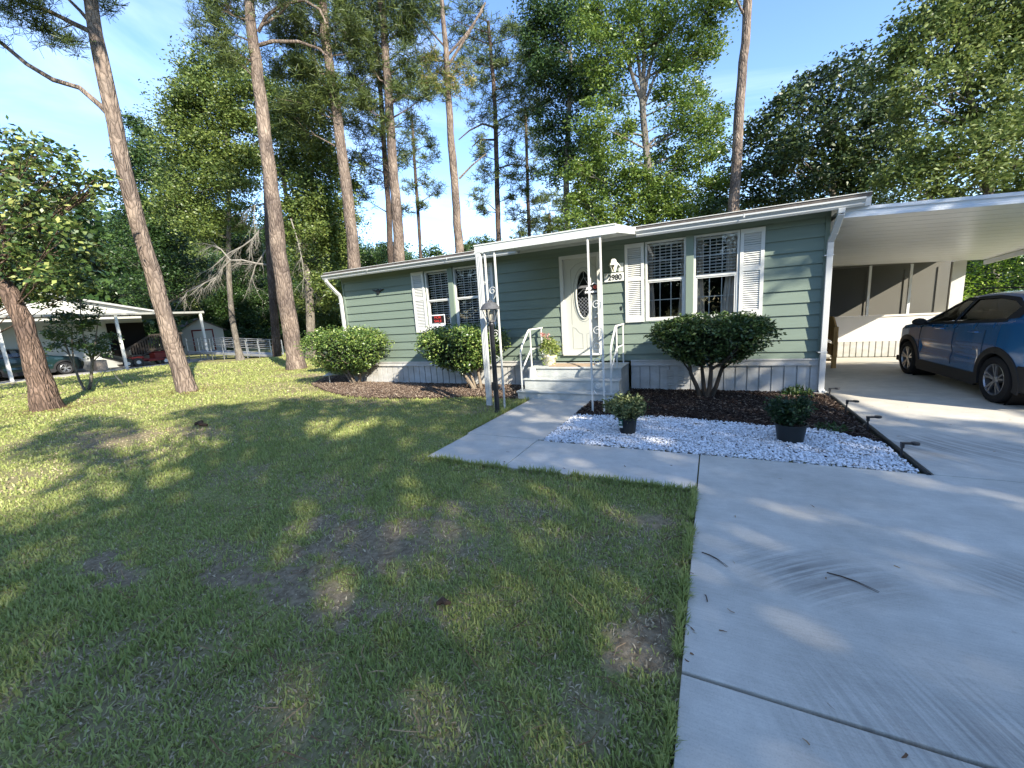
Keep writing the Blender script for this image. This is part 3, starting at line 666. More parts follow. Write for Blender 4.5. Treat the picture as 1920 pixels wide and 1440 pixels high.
# windows
def window(x0, x1, z0, z1, zr, low_blind, curtains, lab=None):
    zr -= 0.0
    f = MB(); t_ = 0.035; yo = D-0.028
    f.box(x0, x0+t_, yo, D+.05, z0, z1); f.box(x1-t_, x1, yo, D+.05, z0, z1); f.box(x0+t_, x1-t_, yo, D+.05, z1-t_, z1); f.box(x0+t_, x1-t_, yo, D+.05, z0, z0+t_)
    f.box(x0+t_, x1-t_, yo+.004, D+.045, zr-.028, zr+.028); f.box(x0+t_+.02, x1-t_-.02, yo-.006, yo+.003, zr-.004, zr+.012)
    f.box(x0+t_, x0+t_+.03, yo+.008, D+.03, z0+t_, zr-.028); f.box(x1-t_-.03, x1-t_, yo+.008, D+.03, z0+t_, zr-.028); f.box(x0+t_+.03, x1-t_-.03, yo+.008, D+.03, z0+t_, z0+t_+.03)
    win = f.build('window', white, home)
    if lab: win['label'] = lab
    q = MB()
    ins = t_+.03
    for k in (1, 2):
        xx = x0+ins+(x1-x0-2*ins)*k/3; q.box(xx-.007, xx+.007, D+.012, D+.022, z0+.06, z1-t_)
    for (a, b_) in ((zr+.03, z1-t_), (z0+.065, zr-.03)):
        zz = (a+b_)/2; q.box(x0+t_, x1-t_, D+.0125, D+.0215, zz-.007, zz+.007)
    q.build('muntins', white, win)
    p = MB(); p.add([(x0+t_, D+.010, z0+t_), (x1-t_, D+.010, z0+t_), (x1-t_, D+.010, z1-t_), (x0+t_, D+.010, z1-t_)], [(0,1,2,3)]); p.build('pane', win_glass, win)
    s_ = MB(); zb = z0+.07 if low_blind else zr+.05; z = z1-.07; a = 0.5
    s_.box(x0+.04, x1-.04, D+.075, D+.125, z1-.075, z1-.04)
    while z > zb:
        s_.add([(x0+.045, D+.10-.023*math.cos(a), z-.023*math.sin(a)), (x1-.045, D+.10-.023*math.cos(a), z-.023*math.sin(a)), (x1-.045, D+.10+.023*math.cos(a), z+.023*math.sin(a)), (x0+.045, D+.10+.023*math.cos(a), z+.023*math.sin(a)),
                (x0+.045, D+.10-.023*math.cos(a), z-.023*math.sin(a)+.003), (x1-.045, D+.10-.023*math.cos(a), z-.023*math.sin(a)+.003)], [(0,1,2,3), (0,4,5,1)]); z -= 0.056
    s_.box(x0+.045, x1-.045, D+.08, D+.12, zb-.02, zb+.005)
    for xx in (x0+.16, (x0+x1)/2, x1-.16): s_.box(xx-.003, xx+.003, D+.072, D+.074, zb, z1-.06)
    s_.build('blind', blind_m, win)
    for (ca, cb) in curtains:
        c = MB(); n = 40; vs = []; 
        for i in range(n+1):
            u = i/n
            for zz in (z0-.1, zr+.0, z1+.05):
                w_ = 1.0 if zz < zr else 0.75
                xx = (ca if ca < (x0+x1)/2 else cb)+(cb-ca)*u*(1 if ca < (x0+x1)/2 else -1)*w_
                vs.append((xx, D+.155+.022*math.sin(u*24)+.01*math.sin(u*55), zz))
        fs = [(i*3+j, i*3+j+1, i*3+j+4, i*3+j+3) for i in range(n) for j in (0, 1)]
        c.add(vs, fs); c.build('curtain', curtain_m, win, smooth=True)
window(-6.46, -5.75, 1.40, 2.86, 2.135, True, [])
window(-5.61, -4.90, 1.40, 2.86, 2.135, True, [])
window(-1.19, -0.47, 1.38, 2.87, 2.135, False, [(-1.20, -1.02), (-0.62, -0.42)])
window(-0.34, 0.39, 1.38, 2.87, 2.135, False, [(-0.36, -0.13), (0.10, 0.46)])
for x0, x1, z0, z1 in ((-5.75, -5.61, 1.38, 2.88), (-0.47, -0.34, 1.36, 2.89)):
    q = MB(); q.box(x0+.001, x1-.001, D-0.075, D+.05, z0, z1); q.build('mullion_cover', trim_green, home, bevel=.004)

# louvred shutters
def shutter(x0, x1, z0=1.37, z1=2.87):
    q = MB(); y = D-0.045; b_ = 0.055
    q.box(x0, x0+b_, y, D-.003, z0, z1); q.box(x1-b_, x1, y, D-.003, z0, z1)
    zm = z0+0.55*(z1-z0)
    for a, c in ((z0, z0+.12), (zm-.03, zm+.04), (z1-.075, z1)): q.box(x0+b_, x1-b_, y+.001, D-.003, a, c)
    q.box(x0+b_, x1-b_, D-.014, D-.008, z0+.1, z1-.05)
    sh = q.build('shutter', white_shutter, home)
    s_ = MB()
    for a, c in ((z0+.125, zm-.032), (zm+.043, z1-.078)):
        n = int((c-a)/0.036)
        for i in range(n):
            z = a+(c-a)*(i+.5)/n
            s_.add([(x0+b_, y+.006, z-.013), (x1-b_, y+.006, z-.013), (x1-b_, D-.014, z+.017), (x0+b_, D-.014, z+.017), (x0+b_, y+.006, z-.018), (x1-b_, y+.006, z-.018)], [(0,1,2,3), (4,5,1,0)])
    s_.build('louvres', white_shutter, sh)
for a, b_ in ((-6.88, -6.50), (-4.895, -4.53), (-1.575, -1.215), (0.40, 0.765)): shutter(a, b_)

# door
door_white = mat('door white', (0.50, 0.505, 0.445), 0.45, 0.35)
fr = MB(); x0, x1, z0, z1 = -2.93, -2.07, 0.735, 2.80
fr.box(x0-.004, x0+.065, D-.035, D+.09, z0, z1+.004); fr.box(x1-.065, x1+.004, D-.035, D+.09, z0, z1+.004); fr.box(x0+.065, x1-.065, D-.035, D+.09, z1-.065, z1+.004); fr.box(x0+.02, x1-.02, D-.06, D+.09, z0-.012, z0+.03)
fr.build('door_frame', white, home, bevel=.004)
dx0, dx1, dz0, dz1 = x0+.066, x1-.066, z0+.031, z1-.066; cx = -2.44; cz = 1.99; A, Bz = 0.155, 0.48; YD = D+.045
dm = MB(); seg = 48
ov = lambda a, b_, y: [(cx+a*math.cos(2*math.pi*k/seg), y, cz+b_*math.sin(2*math.pi*k/seg)) for k in range(seg)]
def rect_pt(k):
    a = 2*math.pi*k/seg; c, s_ = math.cos(a), math.sin(a); cxm = cx; 
    tx = ((dx1-cx)/c if c > 0 else (dx0-cx)/c) if abs(c) > 1e-6 else 1e9
    tz = ((dz1-cz)/s_ if s_ > 0 else (dz0-cz)/s_) if abs(s_) > 1e-6 else 1e9
    t_ = min(tx, tz); return (cx+c*t_, YD, cz+s_*t_)
outer = [rect_pt(k) for k in range(seg)]
for tgt in ((dx0, dz0), (dx1, dz0), (dx0, dz1), (dx1, dz1)):
    i = min(range(seg), key=lambda k: (outer[k][0]-tgt[0])**2+(outer[k][2]-tgt[1])**2); outer[i] = (tgt[0], YD, tgt[1])
dm.add(outer+ov(A, Bz, YD), [(k, (k+1) % seg, seg+(k+1) % seg, seg+k) for k in range(seg)])
dm.add(ov(A, Bz, YD)+ov(A, Bz, YD+.04), [(k, (k+1) % seg, seg+(k+1) % seg, seg+k) for k in range(seg)])
dm.box(dx0, dx1, YD+.041, YD+.045, dz0, cz-Bz); dm.box(dx0, dx1, YD+.041, YD+.045, cz+Bz, dz1)
door = dm.build('door', door_white, home)
def ring(mb, a0, b0, a1, b1, ya, yb):
    n = 48; rows = [(a0, b0, ya), ((a0*2+a1)/3, (b0*2+b1)/3, yb), ((a0+2*a1)/3, (b0+2*b1)/3, yb), (a1, b1, ya)]
    vs = [(cx+a*math.cos(2*math.pi*k/n), y, cz+b_*math.sin(2*math.pi*k/n)) for a, b_, y in rows for k in range(n)]
    mb.add(vs, [(i*n+k, i*n+(k+1) % n, (i+1)*n+(k+1) % n, (i+1)*n+k) for i in range(3) for k in range(n)])
mo = MB(); ring(mo, A-.005, Bz-.005, A+.03, Bz+.03, YD, YD-.022); mo.build('oval_moulding', door_white, door, smooth=True)
mo = MB()
arc = [(cx+(A+.075)*math.cos(t), YD, cz+(Bz+.075)*math.sin(t)) for t in np.linspace(0, 2*math.pi, 50)]
mo.tube(arc, .007, 6)
for sgn in (-1, 1):
    xa = cx+sgn*.045; xb = cx+sgn*.27; h = [(xa, YD, .86), (xb, YD, .86), (xb, YD, 1.30), (cx+sgn*.20, YD, 1.29), (cx+sgn*.13, YD, 1.20), (xa, YD, 1.17), (xa, YD, .86)]
    if sgn < 0: xa = cx-.045; xb = cx-.26; h = [(xa, YD, .86), (xb, YD, .86), (xb, YD, 1.32), (cx-.2, YD, 1.30), (cx-.12, YD, 1.20), (xa, YD, 1.17), (xa, YD, .86)]
    mo.tube(h, .006, 5)
    u = [(cx+sgn*.27, YD, 1.38), (cx+sgn*.27, YD, 2.52), (cx+sgn*.15, YD, 2.62), (cx, YD, 2.655)]; mo.tube(u, .006, 5)
mo.build('panel_moulding', mat('moulding shade', (0.36, 0.365, 0.32), 0.5), door, smooth=True)
dg = MB(); dg.disc((cx, YD+.012, cz), A, 'y', 48, Bz); dg.build('oval_glass', glass('door glass', (0.75, 0.77, 0.78), 0.9), door)
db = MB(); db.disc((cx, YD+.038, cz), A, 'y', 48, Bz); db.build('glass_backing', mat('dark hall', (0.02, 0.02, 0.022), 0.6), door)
lead = MB(); cl = lambda x, z: ((x-cx)/A)**2+((z-cz)/Bz)**2 < 0.97
def leadline(p, q_, w_=.0025):
    n = 60; run = []
    for i in range(n+1):
        x = p[0]+(q_[0]-p[0])*i/n; z = p[1]+(q_[1]-p[1])*i/n
        if cl(x, z): run.append((x, z))
        elif len(run) > 1: break
        else: run = []
    if len(run) > 1: lead.bar((run[0][0], YD+.008, run[0][1]), (run[-1][0], YD+.008, run[-1][1]), w_*2, .004, up=(0, 1, 0))
for k in range(-3, 4):
    o_ = k*.075; leadline((cx-.2+o_, cz-.05), (cx+.2+o_, cz-.45)); leadline((cx+.2+o_, cz-.05), (cx-.2+o_, cz-.45))
leadline((cx, cz-.33), (cx, cz-.47)); leadline((cx-.1, cz+.20), (cx, cz+.36)); leadline((cx+.1, cz+.20), (cx, cz+.36)); leadline((cx, cz+.36), (cx, cz+.47)); leadline((cx-.14, cz), (cx, cz+.12)); leadline((cx+.14, cz), (cx, cz+.12))
lead.build('lead_lines', mat('lead came', (0.55, 0.56, 0.58), 0.35, 0.5, 0.6), door)
lt = MB(); lt.box(cx-A*.93, cx+A*.93, YD+.004, YD+.007, cz+.135, cz+.185); lt.build('lettered_band', mat('smoky band', (0.16, 0.16, 0.17), 0.5), door)
kn = MB(); kn.lathe([(0.001, -.075), (.022, -.07), (.03, -.055), (.028, -.04), (.012, -.03), (.012, -.01), (.03, -.006), (.03, 0)], (dx0+.06 if False else dx1-.055, YD, 1.50), 20, 'y'); kn.build('handle', mat('nickel', (0.5, 0.48, 0.42), 0.3, 0.5, 0.9), door, smooth=True)
db2 = MB(); db2.lathe([(0.001, -.022), (.022, -.02), (.024, 0)], (dx1-.055, YD, 1.64), 20, 'y'); db2.build('deadbolt', mat('nickel lock', (0.45, 0.43, 0.38), 0.35, 0.5, 0.9), door, smooth=True)
# window sticker with white letters and a red mark, on the glass and door skin
st = MB(); st.prism([(-2.435, 1.985), (-2.125, 1.985), (-2.115, 2.13), (-2.20, 2.215), (-2.26, 2.215), (-2.37, 2.12), (-2.435, 2.08)], YD-.031, YD-.025, 'xz')
stk = st.build('door_sticker', mat('sticker black', (0.02, 0.02, 0.022), 0.4), door)
wl = mat('letter white', (0.85, 0.85, 0.85), 0.5); rl = mat('letter red', (0.62, 0.10, 0.06), 0.5)
text_mesh('sticker_letters', 'AD', .085, wl, stk, -2.325, YD-.033, 2.075, .002, bold=.004); text_mesh('sticker_letters', 'INNOVATE', .05, wl, stk, -2.28, YD-.033, 2.015, .002, bold=.004, squash=1.0)
q = MB(); q.disc((-2.185, YD-.034, 2.125), .040, 'y', 18); q.build('sticker_mark', rl, stk)
q = MB(); q.prism([(-2.26, 2.19), (-2.21, 2.222), (-2.15, 2.19), (-2.15, 2.17), (-2.21, 2.20), (-2.26, 2.17)], YD-.035, YD-.033, 'xz'); q.prism([(-2.37, 2.10), (-2.28, 2.20), (-2.27, 2.19), (-2.35, 2.10)], YD-.035, YD-.033, 'xz'); q.build('sticker_roofline', wl, stk)

# number plate and wall lamp, doorbell, eagle
q = MB(); q.box(-1.985, -1.60, D-.036, D-.016, 2.195, 2.36); pl = q.build('number_plate', mat('plate white', (0.74, 0.75, 0.70), 0.5), home, bevel=.003)
nb = mat('digit black', (0.02, 0.02, 0.02), 0.5)
text_mesh('house_number', '2980', .150, nb, pl, -1.770, D-.039, 2.225, .004, bold=.003, squash=.90)
lamp_wm = mat('lamp white', (0.66, 0.66, 0.60), 0.4, 0.4)
q = MB(); q.box(-1.70, -1.605, D-.028, D-.016, 2.375, 2.54); q.tube([(-1.66, D-.03, 2.47), (-1.70, D-.09, 2.53), (-1.77, D-.13, 2.585)], .010, 8)
wlmp = q.build('wall_lamp', lamp_wm, home, smooth=False)
q = MB(); q.lathe([(0.001, .125), (.045, .115), (.066, .06), (.088, .015), (.094, 0), (.086, .0)], (-1.775, D-.135, 2.50), 6); q.build('lamp_cap', lamp_wm, wlmp)
q = MB(); q.lathe([(.078, 0), (.040, -.115)], (-1.775, D-.135, 2.50), 6); q.build('lamp_glass', glass('lamp glass', (.85, .82, .75)), wlmp)
q = MB(); q.lathe([(.042, -.115), (.046, -.125), (.001, -.135)], (-1.775, D-.135, 2.50), 6)
for k in range(6):
    a = 2*math.pi*k/6; q.bar((-1.775+.079*math.cos(a), D-.135+.079*math.sin(a), 2.50), (-1.775+.041*math.cos(a), D-.135+.041*math.sin(a), 2.385), .007)
q.build('lamp_cage', lamp_wm, wlmp)
q = MB(); q.lathe([(.001, .06), (.02, .05), (.026, .03), (.018, .005), (.012, -.02), (.001, -.02)], (-1.775, D-.135, 2.44), 14); q.build('bulb', mat('bulb white', (.8, .78, .7), .3), wlmp, smooth=True)
q = MB(); q.box(-1.675, -1.645, D-.027, D-.012, 1.62, 1.70); q.build('doorbell', black_plastic, home, bevel=.003)
q = MB(); q.prism([(-8.25, 2.575), (-8.16, 2.565), (-8.09, 2.54), (-8.05, 2.575), (-8.02, 2.57), (-7.99, 2.535), (-7.92, 2.565), (-7.82, 2.56), (-7.90, 2.525), (-7.97, 2.50), (-7.985, 2.47), (-8.02, 2.425), (-8.04, 2.455), (-8.07, 2.42), (-8.085, 2.47), (-8.12, 2.505), (-8.19, 2.53)], D-.05, D-.018, 'xz')
q.build('eagle_ornament', black_m, home, bevel=.006)

# door canopy
pm = mat('canopy white', (0.60, 0.61, 0.56), 0.45, 0.35)
q = MB(); cx0, cx1, cy = -3.73, -1.305, 6.29
zf0, zf1, zb0, zb1 = 2.765, 2.885, 2.985, 3.105; yb = D-0.347
q.add([(cx0, cy, zf0), (cx1, cy, zf0), (cx1, yb, zb0), (cx0, yb, zb0), (cx0, cy, zf1), (cx1, cy, zf1), (cx1, yb, zb1), (cx0, yb, zb1)], [(3,2,1,0), (4,5,6,7), (0,1,5,4), (1,2,6,5), (2,3,7,6), (3,0,4,7)])
can = q.build('porch_canopy', pm, home, bevel=.003)
q = MB(); q.box(cx0-.008, cx1+.008, cy-.010, cy-.001, zf0-.012, zf0+.006); q.box(cx0-.008, cx1+.008, cy-.010, cy-.001, zf1-.012, zf1+.008)
q.build('canopy_trim', pm, can)
q = MB(); q.bar((cx0+.10, cy+.12, zf0-.012), (cx0+.55, cy+.02+.05, zf0-.012), .03, .012); q.build('canopy_bracket', white, can)
def scroll(mb, x, y, z, r, flip=1, turns=1.35, up=1):
    pts = []
    for i in range(34):
        t = i/33; a = t*turns*2*math.pi; rr = r*(1-.78*t)
        pts.append((x+flip*(r*.0+rr*math.cos(a)), y, z+up*rr*math.sin(a)))
    mb.tube(pts, .0065, 5)
def porch_post(xa, xb, scrolls):
    q = MB(); y = 6.315; t_ = .026
    for xx in (xa, xb): q.box(xx-t_/2, xx+t_/2, y-t_/2, y+t_/2, -.02, 2.735)
    q.box(xa-t_/2, xb+t_/2, y-t_/2+.001, y+t_/2-.001, 2.735, 2.76)
    po = q.build('porch_post', white, home)
    xm = (xa+xb)/2; hw = (xb-xa)/2-.016
    for z, fl, up in scrolls:
        s_ = MB()
        scroll(s_, xm+fl*.008, y, z, hw*.92, fl, 1.4, up)
        pts = [(xm+fl*(hw*.92)*math.cos(t*1.35), y, z-up*(hw*2.0)*math.sin(t*1.35)*.9) for t in np.linspace(0, 1, 10)]
        s_.tube(pts, .0065, 5); s_.build('scrollwork', white, po, smooth=True)
porch_post(-1.735, -1.545, [(1.74, 1, 1), (1.34, 1, 1), (1.10, -1, -1), (.46, -1, 1), (.86, 1, -1)])
porch_post(-3.545, -3.355, [(2.10, 1, 1), (1.36, 1, 1), (.92, -1, -1), (.5, 1, 1)])
q = MB(); q.bar((-3.665, 6.31, 2.77), (-3.665, 6.31, .06), .095, .06, up=(0, 1, 0)); q.box(-3.70, -3.692, 6.275, 6.279, .1, 2.7); q.box(-3.668, -3.660, 6.275, 6.279, .1, 2.7); q.box(-3.638, -3.630, 6.275, 6.279, .1, 2.7)
q.build('canopy_downspout', gutter_m, home)

# ------------------------------------------------------------------ porch steps with rails
steps = empty('porch_steps', (-2.5, 7.6, 0), 'grey white painted three tier porch steps below the front door', 'steps')
def tier(x0, x1, y0, z, name):
    q = MB(); q.box(x0, x1, y0, D-.062 if name == 'platform' else D-.07, (-.05 if True else 0), z-.03); q.box(x0-.02, x1+.015, y0-.025, D-.061 if name == 'platform' else D-.071, z-.028, z)
    return q.build(name, porch_grey, steps, bevel=.006)
tier(-3.40, -1.525, 7.60, .575, 'platform'); 
q = MB(); q.box(-3.425, -1.524, 7.375, 7.574, -.05, .345); q.box(-3.445, -1.508, 7.35, 7.574, .347, .375); q.build('tread', porch_grey, steps, bevel=.006)
q = MB(); q.box(-3.475, -1.56, 7.13, 7.349, -.05, .138); q.box(-3.495, -1.545, 7.105, 7.349, .14, .168); q.build('tread', porch_grey, steps, bevel=.006)
def rail(x, y0, z0):
    q = MB(); w_ = .03
    path = [(x, y0, z0), (x, y0+.02, .93), (x, y0+.10, 1.05), (x, y0+.43, 1.32), (x, y0+.50, 1.345), (x, D-.03, 1.345)]
    for a, b_ in zip(path[:-1], path[1:]): q.bar(a, b_, w_, w_, up=(1, 0, 0))
    q.bar((x, 7.70, .575), (x, 7.70, 1.33), .026, up=(1, 0, 0)); q.bar((x, 8.31, .575), (x, 8.31, 1.33), .026, up=(1, 0, 0))
    q.bar((x, y0+.02, .56), (x, 7.69, .93), .024, up=(1, 0, 0)); q.bar((x, 7.71, .935), (x, 8.30, .935), .024, up=(1, 0, 0))
    return q.build('handrail', white, steps, bevel=.004)
rail(-3.385, 7.17, .165); rail(-1.62, 7.17, .165)
q = MB(); q.box(-3.0, -2.12, 7.68, 8.12, .576, .588); tag(q.build('door_mat', mat('tan mat', (0.30, 0.22, 0.15), .95, .1, noise=(20, .8, (.46, .36, .26), (1, 6, 1)), bump=(90, .6)), bevel=.002), 'flat tan door mat on the top step', 'door mat')
q = MB(); q.lathe([(.001, .20), (.055, .20), (.065, .19), (.088, 0), (.08, 0)], (-3.285, 7.49, .375), 24); bk = q.build('upturned_bucket', mat('pot white', (.62, .61, .58), .6, noise=(9, .5, (.45, .43, .41))), smooth=True); tag(bk, 'small white upturned bucket at the left end of the middle step', 'bucket')
q = MB(); q.tube([(-3.21, 7.43, .56), (-3.185, 7.42, .50), (-3.165, 7.42, .42)], .004, 6); q.build('handle', black_m, bk)

# for sale sign in the left window
sg = MB(); sg.box(-6.385, -5.955, D-.032, D-.029, 1.44, 1.79); sgn = sg.build('for_sale_sign', mat('sign white', (.8, .8, .78), .5)); tag(sgn, 'FOR SALE sign in red letters on black above a white strip, on the left window', 'sign')
q = MB(); q.box(-6.36, -5.98, D-.0345, D-.0325, 1.585, 1.765); q.build('black_panel', mat('sign black', (.015, .012, .012), .5), sgn)
q = MB()
for a in ((-6.36, -5.98, 1.462, 1.47), (-6.36, -5.98, 1.572, 1.58), (-6.36, -6.354, 1.47, 1.572), (-5.986, -5.98, 1.47, 1.572)): q.box(a[0], a[1], D-.0345, D-.0325, a[2], a[3])
q.build('strip_border', nb, sgn)
rs = mat('sign red', (.75, .06, .05), .5)
text_mesh('sign_letters', 'FOR', .088, rs, sgn, -6.17, D-.037, 1.692, .003, bold=-.001, squash=1.25); text_mesh('sign_letters', 'SALE', .088, rs, sgn, -6.17, D-.037, 1.602, .003, bold=-.001, squash=1.25)
# ------------------------------------------------------------------ carport
alu = mat('carport white', (0.72, 0.74, 0.74), 0.32, 0.5, noise=(1.2, 0.3, (0.55, 0.55, 0.52), (1, 1, 1)))
beam_m = mat('carport fascia', (0.60, 0.63, 0.66), 0.3, 0.5)
cz_ = lambda x, y: 2.80-0.055*(x-2)-0.072*(y-8.2)
cp = empty('carport', (3.5, 8.2, 0), 'white aluminium carport with a ribbed ceiling over the blue car', 'carport')
CX0, CX1, CY0, CY1 = 1.66, 5.62, 8.14, 13.42
q = MB(); y = CY0+.02
while y < CY1-.01:           # interlocking pans running away from the house wall
    ye = min(y+.304, CY1)
    z = lambda x, yy, d=0: cz_(x, yy)+d
    q.add([(CX0, y, z(CX0, y)), (CX1, y, z(CX1, y)), (CX1, ye-.025, z(CX1, ye)), (CX0, ye-.025, z(CX0, ye)), (CX0, ye-.025, z(CX0, ye, .03)), (CX1, ye-.025, z(CX1, ye, .03)), (CX1, ye, z(CX1, ye, .03)), (CX0, ye, z(CX0, ye, .03)), (CX1, ye, z(CX1, ye)), (CX0, ye, z(CX0, ye))],
          [(3,2,1,0), (2,3,4,5), (4,7,6,5), (7,9,8,6)]); y = ye
q.build('ceiling', alu, cp)
q = MB(); q.add([(CX0, CY0, cz_(CX0, CY0)+.08), (CX1, CY0, cz_(CX1, CY0)+.08), (CX1, CY1, cz_(CX1, CY1)+.08), (CX0, CY1, cz_(CX0, CY1)+.08)], [(0,1,2,3)])
q.build('roof_deck', alu, cp)
q = MB()
def fascia(a, b_, th=.05, lo=-.015, hi=.125):
    pass
n = [(CX0+.02, CY0), (CX1+.06, CY0)]
prof = [(0, -.015), (-.055, -.015), (-.055, .02), (-.045, .028), (-.045, .075), (-.065, .085), (-.065, .130), (-.01, .130), (-.01, .10), (0, .10)]
vs = [(x, CY0+p[0]+.02, cz_(x, CY0)+p[1]) for x in (CX0+.02, CX1+.06) for p in prof]; k = len(prof)
q.add(vs, [(i, (i+1) % k, k+(i+1) % k, k+i) for i in range(k)]+[tuple(range(k)), tuple(range(k, 2*k))[::-1]])
q.build('front_fascia', beam_m, cp)
q = MB()
vs = [(CX1-p[0], yy, cz_(CX1, yy)+p[1]) for yy in (CY0+.025, CY1) for p in prof]
q.add(vs, [(i, (i+1) % k, k+(i+1) % k, k+i) for i in range(k)]+[tuple(range(k)), tuple(range(k, 2*k))[::-1]])
q.bar((CX1-.06, CY0+.1, cz_(CX1, CY0)-.06), (CX1-.06, CY1, cz_(CX1, CY1)-.06), .05, .09); q.build('side_beam', beam_m, cp)
for yy in (8.45, ):
    q = MB(); q.box(CX1-.10, CX1-.02, yy, yy+.08, 0, cz_(CX1, yy)-.10); q.box(CX1-.13, CX1+.01, yy-.03, yy+.11, .022, .04); q.build('post', alu, cp)

# screened porch behind the carport
scr = empty('screen_porch', (4, 13.4, 0), 'white screened porch with three dark panels behind the carport', 'porch')
SY = 13.42; cream = mat('porch panel', (0.74, 0.70, 0.64), 0.5, noise=(5, .4, (0.66, .62, .55)))
q = MB(); q.box(1.68, 5.02, SY, SY+.05, .415, 1.06); q.box(1.68, 5.02, SY-.02, SY-.001, 1.03, 1.075); q.box(1.68, 5.02, SY-.012, SY-.001, .415, .475); kw = q.build('knee_wall', cream, scr)
q = MB(); x = 1.68
while x < 5.24:
    xe = x+.13; q.add([(x, SY-.01, .02), (xe-.03, SY-.01, .02), (xe-.03, SY-.01, .414), (x, SY-.01, .414), (xe-.022, SY+.006, .02), (xe-.022, SY+.006, .414), (xe-.008, SY+.006, .02), (xe-.008, SY+.006, .414), (xe, SY-.01, .02), (xe, SY-.01, .414)], [(0,1,2,3), (1,4,5,2), (4,6,7,5), (6,8,9,7)]); x = xe
q.build('skirting', skirt_m, scr)
for x, hw in ((2.66, .025), (3.52, .025), (4.30, .025), (1.71, .03), (1.925, .025)):
    q = MB(); q.box(x-hw, x+hw, SY-.022, SY+.05, 1.078, cz_(x, SY)-.03); q.build('mullion', alu, scr)
q = MB(); q.box(5.02, 5.25, SY-.03, SY+.08, .022, cz_(5.1, SY)-.005); q.build('corner_post', white, scr)
q = MB(); q.box(1.70, 5.02, SY-.03, SY+.05, cz_(1.7, SY)-.06, cz_(1.7, SY)-.0); q.build('header', alu, scr)
screen_m = glass('insect screen', (0.50, 0.50, 0.47), 0.45, 0.2)
for a, b_ in ((1.95, 2.635), (2.685, 3.495), (3.545, 4.275), (4.325, 5.02)):
    q = MB(); q.add([(a, SY+.02, 1.08), (b_, SY+.02, 1.08), (b_, SY+.02, cz_(4, SY)-.02), (a, SY+.02, cz_(4, SY)-.02)], [(0,1,2,3)]); q.build('screen', screen_m, scr)
tanw = mat('porch tan wall', (0.34, 0.325, 0.30), 0.8, .1, noise=(2, .3, (.28, .27, .245)))
q = MB(); q.box(1.7, 5.7, 14.62, 14.7, 0, 2.4); q.box(2.9, 2.93, 14.60, 14.619, 0.5, 2.2); q.box(3.75, 3.78, 14.60, 14.619, .5, 2.2); q.box(4.55, 4.58, 14.60, 14.619, .5, 2.2); q.box(5.2, 5.23, 14.60, 14.619, .5, 2.2); q.build('rear_wall', tanw, scr)
q = MB(); q.box(1.75, 2.88, 14.58, 14.599, .9, 2.2); q.build('shade_panel', dark_room, scr)  # dark sheet standing for the carport roof's shadow on the rear wall
q = MB(); q.box(1.68, 5.3, SY+.06, 14.9, cz_(2, SY)-.02, cz_(2, SY)+.05); q.build('porch_roof', alu, scr)
q = MB(); q.box(1.7, 5.2, SY+.06, 14.6, .38, .42); q.build('porch_floor', mat('porch floor', (.12, .10, .09), .8), scr)
q = MB(); q.box(5.17, 5.22, SY+.09, 14.6, .4, 1.05); q.build('side_wall', cream, scr)

# wooden steps by the side door
wood = mat('yellow pine wood', (0.46, 0.27, 0.10), 0.75, .2, noise=(3, .5, (.36, .19, .07), (6, 6, .6)))
ws = empty('wooden_steps', (2.2, 12, 0), 'small tan wooden steps with a board railing at the side door under the carport', 'steps')
for i, (y0, z) in enumerate(((11.3, .22), (11.56, .44), (11.82, .66))):
    q = MB(); q.box(1.72, 2.42, y0, y0+.27, z-.035, z); q.build('tread', wood, ws)
q = MB(); q.box(2.42, 2.46, 11.25, 12.6, .30, .55); q.box(2.42, 2.50, 11.30, 11.39, .02, .95); q.box(2.42, 2.50, 12.3, 12.39, .02, 1.2); q.prism([(11.28, .85), (11.7, 1.16), (12.6, 1.16), (12.6, .62), (11.7, .62), (11.28, .42)], 2.461, 2.495, 'yz'); q.build('side_board', wood, ws)
q = MB(); q.box(1.72, 2.419, 12.09, 12.9, .62, .66); q.build('landing', wood, ws)

